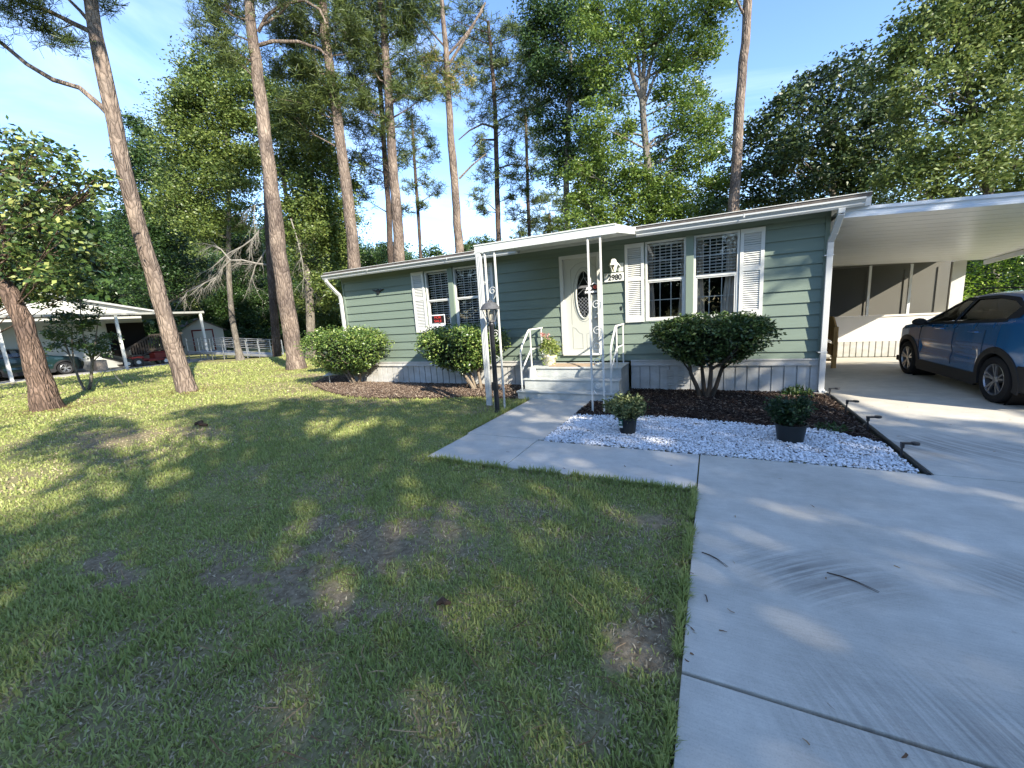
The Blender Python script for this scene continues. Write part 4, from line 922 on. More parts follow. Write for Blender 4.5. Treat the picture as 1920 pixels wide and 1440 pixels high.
# ------------------------------------------------------------------ blue car
def build_car(name, loc, rz, paint, label, group=None, detail=True):
    car = empty(name, loc, label, 'car', group, rz)
    # local axes: x forward, y left, z up ; rear axle at x = 0, left wheel faces at y = 0.90
    WB = 2.58
    def interp(x, pts):
        return float(np.interp(x, [p[0] for p in pts], [p[1] for p in pts]))
    top_pts = [(-.74, .62), (-.72, .92), (-.66, 1.06), (-.55, 1.22), (-.40, 1.42), (-.28, 1.49), (0, 1.525), (.5, 1.55), (1.0, 1.545), (1.35, 1.50), (1.6, 1.41), (1.85, 1.27), (2.1, 1.12), (2.25, 1.045), (2.5, 1.01), (2.9, .95), (3.15, .88), (3.3, .78), (3.40, .60)]
    belt_pts = [(-.74, .60), (-.72, .88), (-.66, 1.0), (-.55, 1.12), (-.3, 1.13), (0, 1.105), (1.0, 1.03), (2.0, .985), (2.25, .97), (2.6, .93), (3.0, .88), (3.2, .80), (3.40, .58)]
    half_pts = [(-.74, .70), (-.68, .78), (-.5, .86), (-.2, .895), (0, .90), (.6, .875), (1.3, .872), (2.0, .878), (2.58, .90), (2.9, .88), (3.1, .82), (3.25, .74), (3.40, .58)]
    bot_pts = [(-.74, .48), (-.6, .26), (-.4, .22), (3.1, .2), (3.3, .24), (3.40, .42)]
    def ysurf(x, z):
        h = interp(x, half_pts); zb = interp(x, belt_pts); zt = max(interp(x, top_pts), zb+.01)
        if z <= zb:
            t = (z-.62)/.42; y = h*(1-.035*t*t)
            y -= .022*math.exp(-((z-.60)/.07)**2)*(1 if .45 < x < 2.1 else .0)     # side crease
            return y
        y0 = h*(1-.035*((zb-.62)/.42)**2)-.015
        t = (z-zb)/max(zt-zb, .02); return y0-.24*min(1, t)**1.25*min(1, (zt-zb)/.42)
    xs = np.concatenate([np.linspace(-.74, 3.40, 150)]); nzl, nzu, nr = 26, 16, 7
    V = []; 
    for x in xs:
        zb = interp(x, belt_pts); zt = max(interp(x, top_pts), zb+.01); z0 = interp(x, bot_pts)
        for i in range(nzl): z = z0+(zb-z0)*i/(nzl-1); V.append((x, ysurf(x, z), z))
        drop = .05*min(1, (zt-zb)/.3)
        for i in range(1, nzu+1): z = zb+(zt-drop-zb)*i/nzu; V.append((x, ysurf(x, z), z))
        ye = ysurf(x, zt-drop)
        for i in range(1, nr+1):
            u = i/nr; V.append((x, ye*(1-u), zt-drop+(drop+.0)*math.sin(u*math.pi/2)**.8))
    m_ = nzl+nzu+nr; nx = len(xs); V = np.array(V)
    front_win = [(2.06, 1.035), (1.25, 1.075), (1.12, 1.42), (1.35, 1.43), (1.62, 1.32), (1.9, 1.15)]
    rear_win = [(1.17, 1.08), (.42, 1.13), (.0, 1.16), (-.10, 1.33), (.15, 1.42), (.55, 1.455), (1.03, 1.435)]
    quarter = [(-.04, 1.17), (-.22, 1.19), (-.26, 1.30), (-.13, 1.34)]
    def pin(x, z, P):
        c = False; n = len(P)
        for i in range(n):
            ax, az = P[i]; bx, bz = P[(i+1) % n]
            if (az > z) != (bz > z) and x < (bx-ax)*(z-az)/(bz-az)+ax: c = not c
        return c
    faces = []; wind = []
    for i in range(nx-1):
        for j in range(m_-1):
            a = i*m_+j; f = (a, a+m_, a+m_+1, a+1); c = V[list(f)].mean(0)
            if j < nzl+nzu-1:
                if math.hypot(c[0], c[2]-.325) < .385 or math.hypot(c[0]-WB, c[2]-.325) < .385: continue
                if pin(c[0], c[2], front_win) or pin(c[0], c[2], rear_win): continue
            elif detail and (1.36 < c[0] < 2.16): continue         # windscreen opening
            faces.append(f)
    Vf = [tuple(v) for v in V]; off = len(Vf); Vf += [(v[0], -v[1], v[2]) for v in V]
    fs = faces+[(b_+off, a+off, d_+off, c+off) for (a, b_, c, d_) in faces]
    q = MB(); q.v = Vf; q.f = fs
    me = bpy.data.meshes.new('body'); me.from_pydata(Vf, [], fs); me.update(); me.materials.append(paint)
    for p in me.polygons: p.use_smooth = True
    body = put('body', me, car, local=True)
    so_ = body.modifiers.new('weld', 'WELD'); so_.merge_threshold = .002
    blk = mat('car cladding', (.016, .016, .017), .6, .3); gls = glass('car glass', (.82, .85, .85), 1.0); dark = mat('car cabin', (.012, .012, .013), .8, .1); chrome = mat('bright trim', (.7, .7, .7), .2, .5, .9)
    def patch(P, name, m__, off_=.006, side=1, n=26, parent=None, offy=None):
        xs_ = [p[0] for p in P]; zs_ = [p[1] for p in P]; mb = MB(); X = np.linspace(min(xs_), max(xs_), n); Zs = np.linspace(min(zs_), max(zs_), n); idx = {}
        # fan outline sampled onto the surface
        out = []
        for i in range(len(P)):
            a = P[i]; b_ = P[(i+1) % len(P)]
            for t in np.linspace(0, 1, 9)[:-1]: out.append((a[0]+(b_[0]-a[0])*t, a[1]+(b_[1]-a[1])*t))
        cx_ = sum(p[0] for p in out)/len(out); cz2 = sum(p[1] for p in out)/len(out); rings = 5; vs = []
        for r_i in range(rings+1):
            s_ = 1-r_i/rings
            for p in out:
                x = cx_+(p[0]-cx_)*s_; z = cz2+(p[1]-cz2)*s_; vs.append((x, side*(ysurf(x, z)+off_), z))
        k_ = len(out); fs_ = [(r*k_+i, r*k_+(i+1) % k_, (r+1)*k_+(i+1) % k_, (r+1)*k_+i) for r in range(rings) for i in range(k_)]
        mb.add(vs, fs_); return mb.build(name, m__, parent or car, smooth=True, local=True)
    def grow(P, g):
        c0 = sum(p[0] for p in P)/len(P); c1 = sum(p[1] for p in P)/len(P)
        return [(c0+(p[0]-c0)*(1+g/abs(max(.15, abs(p[0]-c0)))), c1+(p[1]-c1)*(1+g/abs(max(.12, abs(p[1]-c1))))) for p in P]
    def frame(P, name, side):
        mb = MB(); out = []
        for i in range(len(P)):
            a = P[i]; b_ = P[(i+1) % len(P)]
            for t in np.linspace(0, 1, 7)[:-1]: out.append((a[0]+(b_[0]-a[0])*t, a[1]+(b_[1]-a[1])*t))
        G = grow(out, .03); I = grow(out, -.012)
        k_ = len(out); vs = [(x, side*(ysurf(x, z)+.007), z) for x, z in G]+[(x, side*(ysurf(x, z)+.007), z) for x, z in I]
        mb.add(vs, [(i, (i+1) % k_, k_+(i+1) % k_, k_+i) for i in range(k_)]); mb.build(name, blk, car, local=True)
    for side in (1, -1):
        patch(front_win, 'window', gls, -.008, side); patch(rear_win, 'window', gls, -.008, side); patch(quarter, 'quarter_panel', blk, .008, side)
        frame(front_win, 'window_frame', side); frame(rear_win, 'window_frame', side)
        q = MB()
        for c0 in (0, WB):     # wheel arch cladding
            n_ = 26; vs = []
            for i in range(n_+1):
                a = -0.30+(math.pi+.6)*i/n_
                for r_, o_ in ((.368, -.05), (.372, .012), (.455, .012), (.462, -.002)):
                    x = c0+r_*math.cos(a); z = max(.325+r_*math.sin(a), .16); vs.append((x, side*(ysurf(min(max(x, -.73), 3.38), max(z, .3))+o_), z))
            q.add(vs, [(i*4+j, (i+1)*4+j, (i+1)*4+j+1, i*4+j+1) for i in range(n_) for j in range(3)])
        X = np.linspace(.42, WB-.42, 16); vs = []
        for x in X:
            for z, o_ in ((.17, -.05), (.17, .01), (.34, .012), (.36, -.002)): vs.append((x, side*(ysurf(x, .34)+o_), z))
        q.add(vs, [(i*4+j, (i+1)*4+j, (i+1)*4+j+1, i*4+j+1) for i in range(15) for j in range(3)])
        X = np.linspace(-.72, -.42, 8); vs = []
        for x in X:
            for z, o_ in ((.2, -.05), (.24, .01), (.56, .012), (.58, -.002)): vs.append((x, side*(ysurf(x, min(z, .5))+o_), z))
        q.add(vs, [(i*4+j, (i+1)*4+j, (i+1)*4+j+1, i*4+j+1) for i in range(7) for j in range(3)])
        q.build('cladding', blk, car, smooth=False, local=True)
        if detail:
            for xh in (.62, 1.55):
                q = MB(); z = .955; y = side*(ysurf(xh, z)+.028)
                q.tube([(xh-.11, y-side*.03, z), (xh-.095, y, z), (xh+.07, y, z), (xh+.085, y-side*.03, z)], .012, 8); q.build('door_handle', paint, car, smooth=True, local=True)
            q = MB()
            for xx in (1.13, .33, 2.13):
                pts = [(xx+(.03 if xx > 2 else (-.16*max(0, .62-z) if xx < .5 else 0)), side*(ysurf(xx, z)+.0035), z) for z in np.linspace(.40, 1.0, 14)]
                q.tube(pts, .003, 4)
            q.build('door_seam', blk, car, local=True)
            q = MB(); c = (1.96, side*(.985), 1.055)
            vs = []; 
            for i in range(9):
                t = i/8; 
                for k2 in range(12):
                    a = 2*math.pi*k2/12; s_ = math.sin(math.pi*min(1, .12+t*.88))**.5 if t < 1 else .1
                    vs.append((c[0]+(-.075+.15*t), c[1]+side*.105*math.cos(a)*s_, c[2]+.068*math.sin(a)*s_))
            q.add(vs, [(i*12+k2, i*12+(k2+1) % 12, (i+1)*12+(k2+1) % 12, (i+1)*12+k2) for i in range(8) for k2 in range(12)]+[tuple(range(12))])
            q.tube([(1.97, side*.84, 1.02), (1.965, side*.93, 1.02)], .025, 8); q.build('mirror', blk, car, smooth=True, local=True)
            tl = [(-.60, 1.05), (-.73, 1.02), (-.72, .93), (-.60, .945), (-.42, 1.01), (-.45, 1.045)]
            patch(tl, 'tail_light', mat('tail light red', (.30, .012, .01), .2, .5, coat=1.0), .008, side)
            rl_ = [(-.64, .80), (-.73, .79), (-.73, .62), (-.66, .62)]
            patch(rl_, 'rear_reflector', mat('reflector red', (.22, .01, .02), .25, .5), .012, side)
        hl = [(3.22, .80), (3.36, .66), (3.32, .60), (3.15, .74)]; patch(hl, 'headlight', chrome, .006, side)
    # windscreen, cabin, floor and seats
    q = MB(); vs = []
    for x in np.linspace(1.34, 2.20, 8):
        zb = interp(x, belt_pts); zt = interp(x, top_pts); ye = ysurf(x, zt-.04)
        for u in np.linspace(-1, 1, 9): vs.append((x, ye*u, zt-.022-.03*abs(u)**2))
    q.add(vs, [(i*9+j, (i+1)*9+j, (i+1)*9+j+1, i*9+j+1) for i in range(7) for j in range(8)]); q.build('windscreen', gls, car, smooth=True, local=True)
    q = MB(); q.box(-.55, 2.3, -.78, .78, .60, .70); q.box(1.95, 2.25, -.76, .76, .7, .98); q.box(-.5, -.3, -.7, .7, .7, 1.05); q.build('cabin_floor', dark, car, local=True)
    q = MB()
    for sx in (.35, 1.35):
        for sy in (-.38, .38):
            q.box(sx, sx+.13, sy-.24, sy+.24, .7, 1.22); q.box(sx+.03, sx+.11, sy-.12, sy+.12, 1.25, 1.40); q.box(sx+.05, sx+.08, sy-.04, sy+.04, 1.2, 1.26)
    q.build('seats', dark, car, bevel=.03, local=True)
    q = MB(); q.box(-.62, 3.25, -.80, .80, .20, .30)
    for c0 in (0, WB): q.lathe([(.375, .0), (.375, .33), (.001, .33)], (c0, -.84, .33), 24, 'y'); q.lathe([(.375, .0), (.375, -.33), (.001, -.33)], (c0, .84, .33), 24, 'y')
    q.build('underbody', dark, car, local=True)
    if detail:
        rg = [(-.42, 1.40), (-.58, 1.20), (-.60, 1.14)]
        q = MB(); vs = []
        for x, z in rg:
            for u in np.linspace(-1, 1, 7): vs.append((x-.012, .58*u, z+.012))
        q.add(vs, [(i*7+j, i*7+j+1, (i+1)*7+j+1, (i+1)*7+j) for i in range(2) for j in range(6)]); q.build('rear_window', mat('rear glass', (.01, .01, .012), .08, .5), car, local=True)
        q = MB()
        for sy in (-1, 1): q.tube([(.0, sy*.585, 1.545), (.1, sy*.59, 1.575), (1.1, sy*.585, 1.59), (1.3, sy*.57, 1.545)], .012, 6)
        q.build('roof_rail', blk, car, smooth=True, local=True)
        q = MB(); q.prism([(-.22, 1.50), (-.50, 1.455), (-.53, 1.43), (-.28, 1.46)], -.56, .56, 'xz'); q.build('spoiler', paint, car, local=True)
    # wheels
    tyre = mat('tyre rubber', (.014, .014, .015), .85, .2); rim_m = mat('rim grey', (.30, .30, .31), .35, .5, .8); rimd = mat('rim dark', (.03, .03, .032), .5, .4)
    for c0 in (0, WB):
        for side in (1, -1):
            yo = side*.885; q = MB()
            pf = [(.218, -.205), (.222, -.21), (.30, -.212), (.318, -.20), (.325, -.17), (.325, -.035), (.318, -.008), (.295, .004), (.235, .002), (.222, -.006), (.218, -.03)]
            q.lathe([(r_, side*z) for r_, z in pf], (c0, yo, .325), 36, 'y'); wh = q.build('tyre', tyre, car, smooth=True, local=True)
            q = MB(); q.lathe([(.222, side*-.008), (.214, side*-.004), (.206, side*-.02), (.200, side*-.12)], (c0, yo, .325), 36, 'y')
            for s_ in range(5):
                for dlt in (-.17, .17):
                    a = 2*math.pi*s_/5+.3; a2 = a+dlt*1.05; a1 = a+dlt*.5
                    p0 = Vector((c0+.045*math.cos(a1), yo-side*.030, .325+.045*math.sin(a1))); p1 = Vector((c0+.208*math.cos(a2), yo-side*.012, .325+.208*math.sin(a2)))
                    q.bar(p0, p1, .026, .022, up=(0, 1, 0))
            q.lathe([(.001, side*-.014), (.034, side*-.014), (.055, side*-.03), (.055, side*-.08)], (c0, yo, .325), 20, 'y'); q.build('rim', rim_m, wh, smooth=False, local=True)
            q = MB(); q.lathe([(.20, side*-.10), (.001, side*-.10)], (c0, yo, .325), 24, 'y'); q.lathe([(.15, side*-.085), (.001, side*-.085)], (c0, yo, .325), 24, 'y'); q.build('brake', rimd, wh, local=True)
    return car
blue = mat('blue car paint', (0.005, 0.11, 0.29), 0.22, 0.5, 0.3, coat=0.8)
# rear axle at Y 8.02, left side on the house side
build_car('parked_car', (4.42, 8.02, 0.022), R(90+2.2), blue, 'blue compact crossover car parked under the carport', None)

# ------------------------------------------------------------------ lamp post
lp = empty('lamp_post', (-3.33, 5.98, 0), 'black garden lamp post with a hatted lantern in front of the canopy post', 'lamp post')
lx, ly = -3.325, 5.98
q = MB(); q.lathe([(.052, -.05), (.052, .05), (.042, .06), (.040, 1.50), (.048, 1.51), (.048, 1.55), (.034, 1.57)], (lx, ly, 0), 16); q.box(lx-.05, lx+.05, ly-.055, ly-.035, .42, .56); q.build('pole', black_m, lp, smooth=True)
lm = mat('weathered black metal', (.06, .06, .062), .55, .4, noise=(30, .5, (.14, .14, .14)))
q = MB(); q.lathe([(.001, 1.925), (.02, 1.92), (.03, 1.905), (.085, 1.89), (.13, 1.85), (.158, 1.80), (.172, 1.785), (.165, 1.778), (.12, 1.80), (.001, 1.80)], (lx, ly, 0), 20); q.tube([(lx-.04, ly, 1.91), (lx, ly, 1.955), (lx+.05, ly, 1.90)], .007, 6); q.build('lantern_cap', lm, lp, smooth=True)
q = MB()
for k in range(6):
    a = 2*math.pi*(k+.5)/6; q.bar((lx+.135*math.cos(a), ly+.135*math.sin(a), 1.79), (lx+.062*math.cos(a), ly+.062*math.sin(a), 1.58), .012)
q.lathe([(.062, 1.60), (.066, 1.575), (.03, 1.56)], (lx, ly, 0), 12); q.lathe([(.070, 1.60), (.063, 1.60)], (lx, ly, 0), 6); q.build('lantern_cage', lm, lp)
q = MB(); q.lathe([(.130, 1.785), (.060, 1.60)], (lx, ly, 0), 6); q.build('lantern_glass', glass('lantern glass', (.85, .83, .78)), lp)
q = MB(); q.lathe([(.001, 1.76), (.022, 1.75), (.03, 1.70), (.02, 1.64), (.016, 1.58)], (lx, ly, 0), 14); q.build('lamp_tube', mat('candle white', (.72, .70, .62), .4), lp, smooth=True)

# ------------------------------------------------------------------ path lights along the drive
def path_light(loc, label, fallen=False, rz=0.0, tilt=0.0, grp='black path lights along the bed edging'):
    t_ = empty('path_light', loc, label, 'path light', grp)
    Mx = Matrix.Translation(loc) @ Matrix.Rotation(rz, 4, 'Z') @ Matrix.Rotation(R(95) if fallen else tilt, 4, 'Y')
    def tr(mb): mb.v = [tuple(Mx @ Vector(v)) for v in mb.v]; return mb
    q = MB(); q.tube([(0, 0, -.04), (0, 0, .155)], .009, 8); q.box(-.013, .013, -.013, .013, .12, .172); tr(q).build('stake', black_m, t_)
    q = MB(); q.box(-.014, .115, -.018, .018, .158, .176); q.lathe([(.001, .182), (.034, .180), (.036, .160), (.03, .155), (.001, .155)], (.095, 0, 0), 18); tr(q).build('light_head', black_m, t_, bevel=.002)
    return t_
path_light((1.695, 7.92, .02), 'path light at the end by the house corner, farthest standing one', rz=.1)
path_light((1.70, 7.02, .02), 'second standing path light from the house corner', rz=-.05, tilt=.05)
path_light((1.70, 6.10, .02), 'third standing path light from the house corner', rz=.1, tilt=-.04)
path_light((1.69, 5.08, .02), 'path light nearest the camera beside the white pebbles', rz=.05)
path_light((1.58, 8.22, .05), 'black path light lying on its side at the foot of the downspout', True, rz=.3)
sl_ = empty('garden_stake_light', (-9.85, 7.95, 0), 'small pale stake light with a wide cap left of the first bush', 'garden light')
q = MB(); q.tube([(-9.85, 7.95, 0), (-9.85, 7.95, .30)], .012, 8); q.build('stake', white, sl_)
q = MB(); q.lathe([(.001, .37), (.05, .35), (.15, .30), (.001, .295)], (-9.85, 7.95, 0), 16); q.build('cap', white, sl_)

# ------------------------------------------------------------------ foliage builder
def leaves_np(P, length, width, droop=0.3, up=0.25, rngd=None):
    """P (n,3) leaf bases -> folded leaf quads"""
    n = len(P); a = rng.normal(size=(n, 3)); a[:, 2] = a[:, 2]*0.6+up; a /= np.linalg.norm(a, axis=1, keepdims=True)
    b = np.cross(a, rng.normal(size=(n, 3))); b /= np.linalg.norm(b, axis=1, keepdims=True)
    l = length*rng.uniform(.6, 1.3, n)[:, None]; w = width*rng.uniform(.7, 1.25, n)[:, None]
    sag = np.zeros((n, 3)); sag[:, 2] = -droop*l[:, 0]*.5
    V = np.stack([P, P+a*l*.45+b*w*.5, P+a*l+sag, P+a*l*.45-b*w*.5], 1).reshape(-1, 3)
    return V, (np.arange(n)*4)[:, None]+np.array([0, 1, 2, 3])
def foliage(name, P, length, width, mats, parent, **kw):
    V, Fq = leaves_np(P, length, width, **kw); return put(name, np_mesh(name, V, [Fq], mats if isinstance(mats, list) else [mats]), parent)

hedge_leaf = leaf_mat('glossy holly leaf', [(0.0, (.022, .050, .011)), (.45, (.075, .14, .028)), (.75, (.20, .27, .06)), (1.0, (.48, .50, .18))], .18, .35, .5, .3)
bush_dark = leaf_mat('dark holly leaf', [(0.0, (.012, .026, .008)), (.5, (.04, .075, .018)), (.8, (.11, .16, .04)), (1.0, (.34, .34, .14))], .15, .4, .4, .35)
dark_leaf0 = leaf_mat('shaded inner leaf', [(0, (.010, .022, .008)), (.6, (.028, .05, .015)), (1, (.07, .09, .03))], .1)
twig_m = mat('grey bush bark', (.16, .13, .10), .9, .1, noise=(8, .6, (.30, .24, .17)))
twig_d = mat('dark bush bark', (.055, .045, .035), .9, .1, noise=(8, .6, (.10, .08, .06)))
def topiary(base, c, rad, stems, label, tm, seed, n=15000, flat=.62):
    """clipped mushroom shaped bush: thick leaf shell on several bare stems"""
    rs_ = np.random.default_rng(seed); t_ = empty('clipped_bush', base, label, 'bush', 'clipped evergreen bushes along the front wall')
    m_ = MB(); cx_, cy_, cz2 = c
    tips = []
    for k in range(stems):
        a = 2*math.pi*k/stems+rs_.uniform(-.4, .4); r0 = .07+.03*rs_.random(); b0 = Vector((base[0]+r0*math.cos(a), base[1]+r0*math.sin(a)*.7, base[2]-.04))
        e0 = Vector((cx_+rad[0]*.35*math.cos(a), cy_+rad[1]*.35*math.sin(a), cz2-rad[2]*.35)); mid = b0.lerp(e0, .5)+Vector((rs_.uniform(-.06, .06), rs_.uniform(-.05, .05), .03))
        m_.tube([b0, b0.lerp(mid, .5)+Vector((.01, 0, 0)), mid, e0], [.045, .036, .03, .02], 8, jitter=.25)
        for j in range(6):
            a2 = a+rs_.uniform(-.9, .9); s_ = rs_.uniform(.55, .92); e1 = Vector((cx_+rad[0]*s_*math.cos(a2), cy_+rad[1]*s_*math.sin(a2), cz2+rad[2]*rs_.uniform(-.5, .2)))
            st_ = mid.lerp(e0, rs_.random()); m_.tube([st_, st_.lerp(e1, .5)+Vector((0, 0, -.03)), e1], [.016, .011, .005], 5, jitter=.3)
    m_.build('stems', tm, t_)
    # shell points: superellipsoid with wobble, denser outside
    u = rs_.normal(size=(n, 3)); u /= np.linalg.norm(u, axis=1, keepdims=True)
    pw = 0.62
    q_ = np.sign(u)*np.abs(u)**pw; q_ /= (np.abs(q_)**2.6).sum(1, keepdims=True)**(1/2.6)
    rr = 1-np.abs(rs_.normal(0, .16, n)); rr = np.where(rs_.random(n) < .05, rr+.10, rr)
    ang = np.arctan2(q_[:, 1], q_[:, 0]); wob = 1+.055*np.sin(ang*3+seed)+.045*np.sin(ang*7+seed*2)+.10*(vnoise(q_[:, 0]*2.2+5, q_[:, 2]*2.2+q_[:, 1]*2.2, 2.2, seed)-.5)
    P = np.array(c)+q_*rr[:, None]*wob[:, None]*np.array(rad)
    # underside tapers towards the stems and is thinner
    low = q_[:, 2] < -.1; tp = .50; P[low, 0] = cx_+(P[low, 0]-cx_)*(1+tp*q_[low, 2]); P[low, 1] = cy_+(P[low, 1]-cy_)*(1+tp*q_[low, 2])
    keep = ~(low & (rs_.random(n) < .30)) & (P[:, 1] < D-.03); P = P[keep]
    sh_ = rs_.normal(size=(70, 3)); sh_ /= np.linalg.norm(sh_, axis=1, keepdims=True); sh_[:, 2] = np.abs(sh_[:, 2])*.9; SP = np.concatenate([np.array(c)+sh_*np.array(rad)*k_ for k_ in (1.0, 1.03, 1.06, 1.09, 1.12)]); SP = SP[SP[:, 1] < D-.05]; P = np.concatenate([P, SP])
    foliage('foliage', P, .062, .032, bush_dark if tm is twig_d else hedge_leaf, t_, up=.35)
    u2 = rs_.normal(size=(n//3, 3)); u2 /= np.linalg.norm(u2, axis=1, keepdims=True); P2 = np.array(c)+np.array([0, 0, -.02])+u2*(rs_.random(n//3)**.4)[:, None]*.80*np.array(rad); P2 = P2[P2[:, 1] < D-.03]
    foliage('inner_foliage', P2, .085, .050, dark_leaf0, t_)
    return t_
topiary((-8.90, 8.05, .05), (-9.0, 7.98, .98), (1.40, .72, .66), 5, 'rounded clipped bush at the left front corner of the house', twig_m, 3)
topiary((-4.75, 7.68, .05), (-5.05, 7.58, 1.00), (1.10, .62, .53), 4, 'clipped bush under the left windows with the FOR SALE sign', twig_m, 5, 13000)
topiary((-.09, 7.62, .05), (-.06, 7.58, 1.05), (.94, .66, .43), 4, 'dark flat topped clipped bush under the right windows', twig_d, 9, 16000)

def pot_shrub(x, y, r, h, sr, label, potlab, seed, lm_, tagm=None, bare_side=0):
    rs_ = np.random.default_rng(seed)
    p = empty('potted_shrub', (x, y, .02), label, 'potted shrub', 'shrubs in black nursery pots')
    q = MB(); q.lathe([(.001, .0), (r*.80, .0), (r*.82, .02), (r*.97, h-.02), (r*1.05, h-.02), (r*1.06, h), (r*.98, h), (r*.96, h-.03), (.001, h-.03)], (x, y, .02), 32); pt = q.build('pot', black_plastic, p, smooth=True)
    q = MB(); q.disc((x, y, .02+h-.025), r*.95, 'z'); q.build('soil', mulch_base, p)
    m_ = MB(); pts = []
    for k in range(26):
        a = rs_.uniform(0, 2*math.pi); s_ = rs_.uniform(.3, 1.0)**.7; e1 = Vector((x+sr[0]*s_*math.cos(a), y+sr[1]*s_*math.sin(a), .02+h+sr[2]*(1.05-.55*s_*s_)*rs_.uniform(.75, 1.1)))
        b0 = Vector((x+.03*math.cos(a), y+.03*math.sin(a), h)); md = b0.lerp(e1, .5)+Vector((0, 0, -.02)); m_.tube([b0, md, e1], [.008, .006, .003], 5)
        for t in np.linspace(.3, 1.0, 10):
            c_ = np.array(b0.lerp(e1, t)); kk = 20
            pts.append(c_+rs_.normal(0, .030, (kk, 3)))
    m_.build('branches', twig_m, p); P = np.concatenate(pts); foliage('foliage', P, .048, .021, lm_, p, up=.7, droop=.1)
    if tagm:
        q = MB(); q.box(x-r*.72, x-r*.30, y-r*1.10, y-r*1.085, h-.10, h+.015); tg = q.build('plant_tag', mat('tag green', (.02, .09, .06), .5), p)
        q = MB(); q.box(x-r*.72, x-r*.30, y-r*1.103, y-r*1.101, h-.10, h-.075); q.box(x-r*.66, x-r*.36, y-r*1.103, y-r*1.101, h-.05, h-.04); q.box(x-r*.62, x-r*.40, y-r*1.103, y-r*1.101, h-.03, h-.015); q.build('tag_print', white, tg)
    return p
pl1 = leaf_mat('pale shrub leaf', [(0.0, (.02, .04, .012)), (.5, (.09, .12, .04)), (.85, (.28, .30, .13)), (1.0, (.60, .58, .38))], .2, .5, .3, .2)
pl2 = leaf_mat('dark shrub leaf', [(0.0, (.008, .02, .008)), (.6, (.02, .045, .018)), (.9, (.06, .11, .03)), (1.0, (.18, .2, .05))], .15, .45, .35, .3)
pot_shrub(-1.0, 5.34, .125, .22, (.29, .26, .26), 'pale leaved shrub in a black pot with a green tag, by the canopy post', '', 4, pl1, True)
pot_shrub(.83, 5.47, .160, .21, (.23, .24, .30), 'dark green shrub in a black pot, the right one of the two on the pebbles', '', 6, pl2)
# small ground plants in the right bed
def tuft_plant(x, y, r, h, lm_, label, nm, cat, n=260, l=.09, w=.025, up=1.0):
    a = rng.uniform(0, 2*math.pi, n); s_ = np.sqrt(rng.random(n)); P = np.column_stack([x+r*s_*np.cos(a), y+r*s_*np.sin(a), .04+h*rng.random(n)*(1-.5*s_)])
    o_ = foliage(nm, P, l, w, lm_, None, up=up); tag(o_, label, cat); return o_
tuft_plant(1.28, 8.02, .20, .16, leaf_mat('low plant leaf', [(0, (.02, .05, .01)), (.6, (.05, .10, .02)), (1, (.28, .30, .08))], .2), 'low bright green plant at the house wall near the downspout', 'low_plant', 'plant')
tuft_plant(1.33, 6.0, .16, .05, leaf_mat('weed leaf', [(0, (.02, .05, .01)), (1, (.06, .12, .03))], .2), 'low weed at the border of the mulch and the pebbles near the edging', 'weed', 'plant', 120, .06, .015)
tuft_plant(.35, 7.25, .26, .02, leaf_mat('fallen leaf litter', [(0, (.16, .05, .02)), (1, (.35, .15, .06))], .0), 'reddish fallen leaves under the dark bush', 'leaf_litter', 'fallen leaves', 170, .05, .02, .1)

# planter on the porch
pp = empty('flower_pot', (-3.07, 7.93, .576), 'white basket weave pot of yellow green leaves and pink flowers on the top step', 'flower pot')
q = MB(); q.lathe([(.001, 0), (.10, 0), (.115, .02), (.145, .17), (.158, .185), (.158, .205), (.145, .205), (.135, .18), (.001, .17)], (-3.07, 7.93, .577), 28); q.build('pot', mat('cream pot', (.66, .62, .50), .7, .2, noise=(26, .8, (.42, .38, .28)), bump=(40, .8)), pp, smooth=True)
yl = leaf_mat('yellow green leaf', [(0, (.05, .09, .015)), (.5, (.20, .26, .05)), (1, (.52, .55, .22))], .35, .5, .3, .1)
P = []; 
for k in range(34):
    a = rng.uniform(0, 2*math.pi); s_ = rng.uniform(.2, 1); e1 = np.array([-3.07+.24*s_*math.cos(a), 7.93+.2*s_*math.sin(a), .80+.30*(1-s_*s_*.8)*rng.uniform(.5, 1.1)]); P.append(e1+rng.normal(0, .035, (26, 3)))
P.append(np.column_stack([-3.07+.15*np.cos(np.linspace(0, 6.28, 70)), 7.93+.15*np.sin(np.linspace(0, 6.28, 70)), rng.uniform(.62, .80, 70)]))
foliage('foliage', np.concatenate(P), .06, .035, yl, pp, up=.3)
m_ = MB(); pf_ = []
for k in range(9):
    e1 = Vector((-3.15+rng.uniform(-.1, .12), 7.95+rng.uniform(-.08, .08), rng.uniform(1.12, 1.27))); m_.tube([(-3.07, 7.93, .75), (-3.1, 7.94, 1.0), e1], [.004, .003, .002], 4); pf_.append(np.array(e1)+rng.normal(0, .014, (16, 3)))
m_.build('stalks', yl, pp); foliage('flowers', np.concatenate(pf_), .032, .02, leaf_mat('pink petal', [(0, (.45, .14, .14)), (1, (.70, .36, .32))], .2), pp)
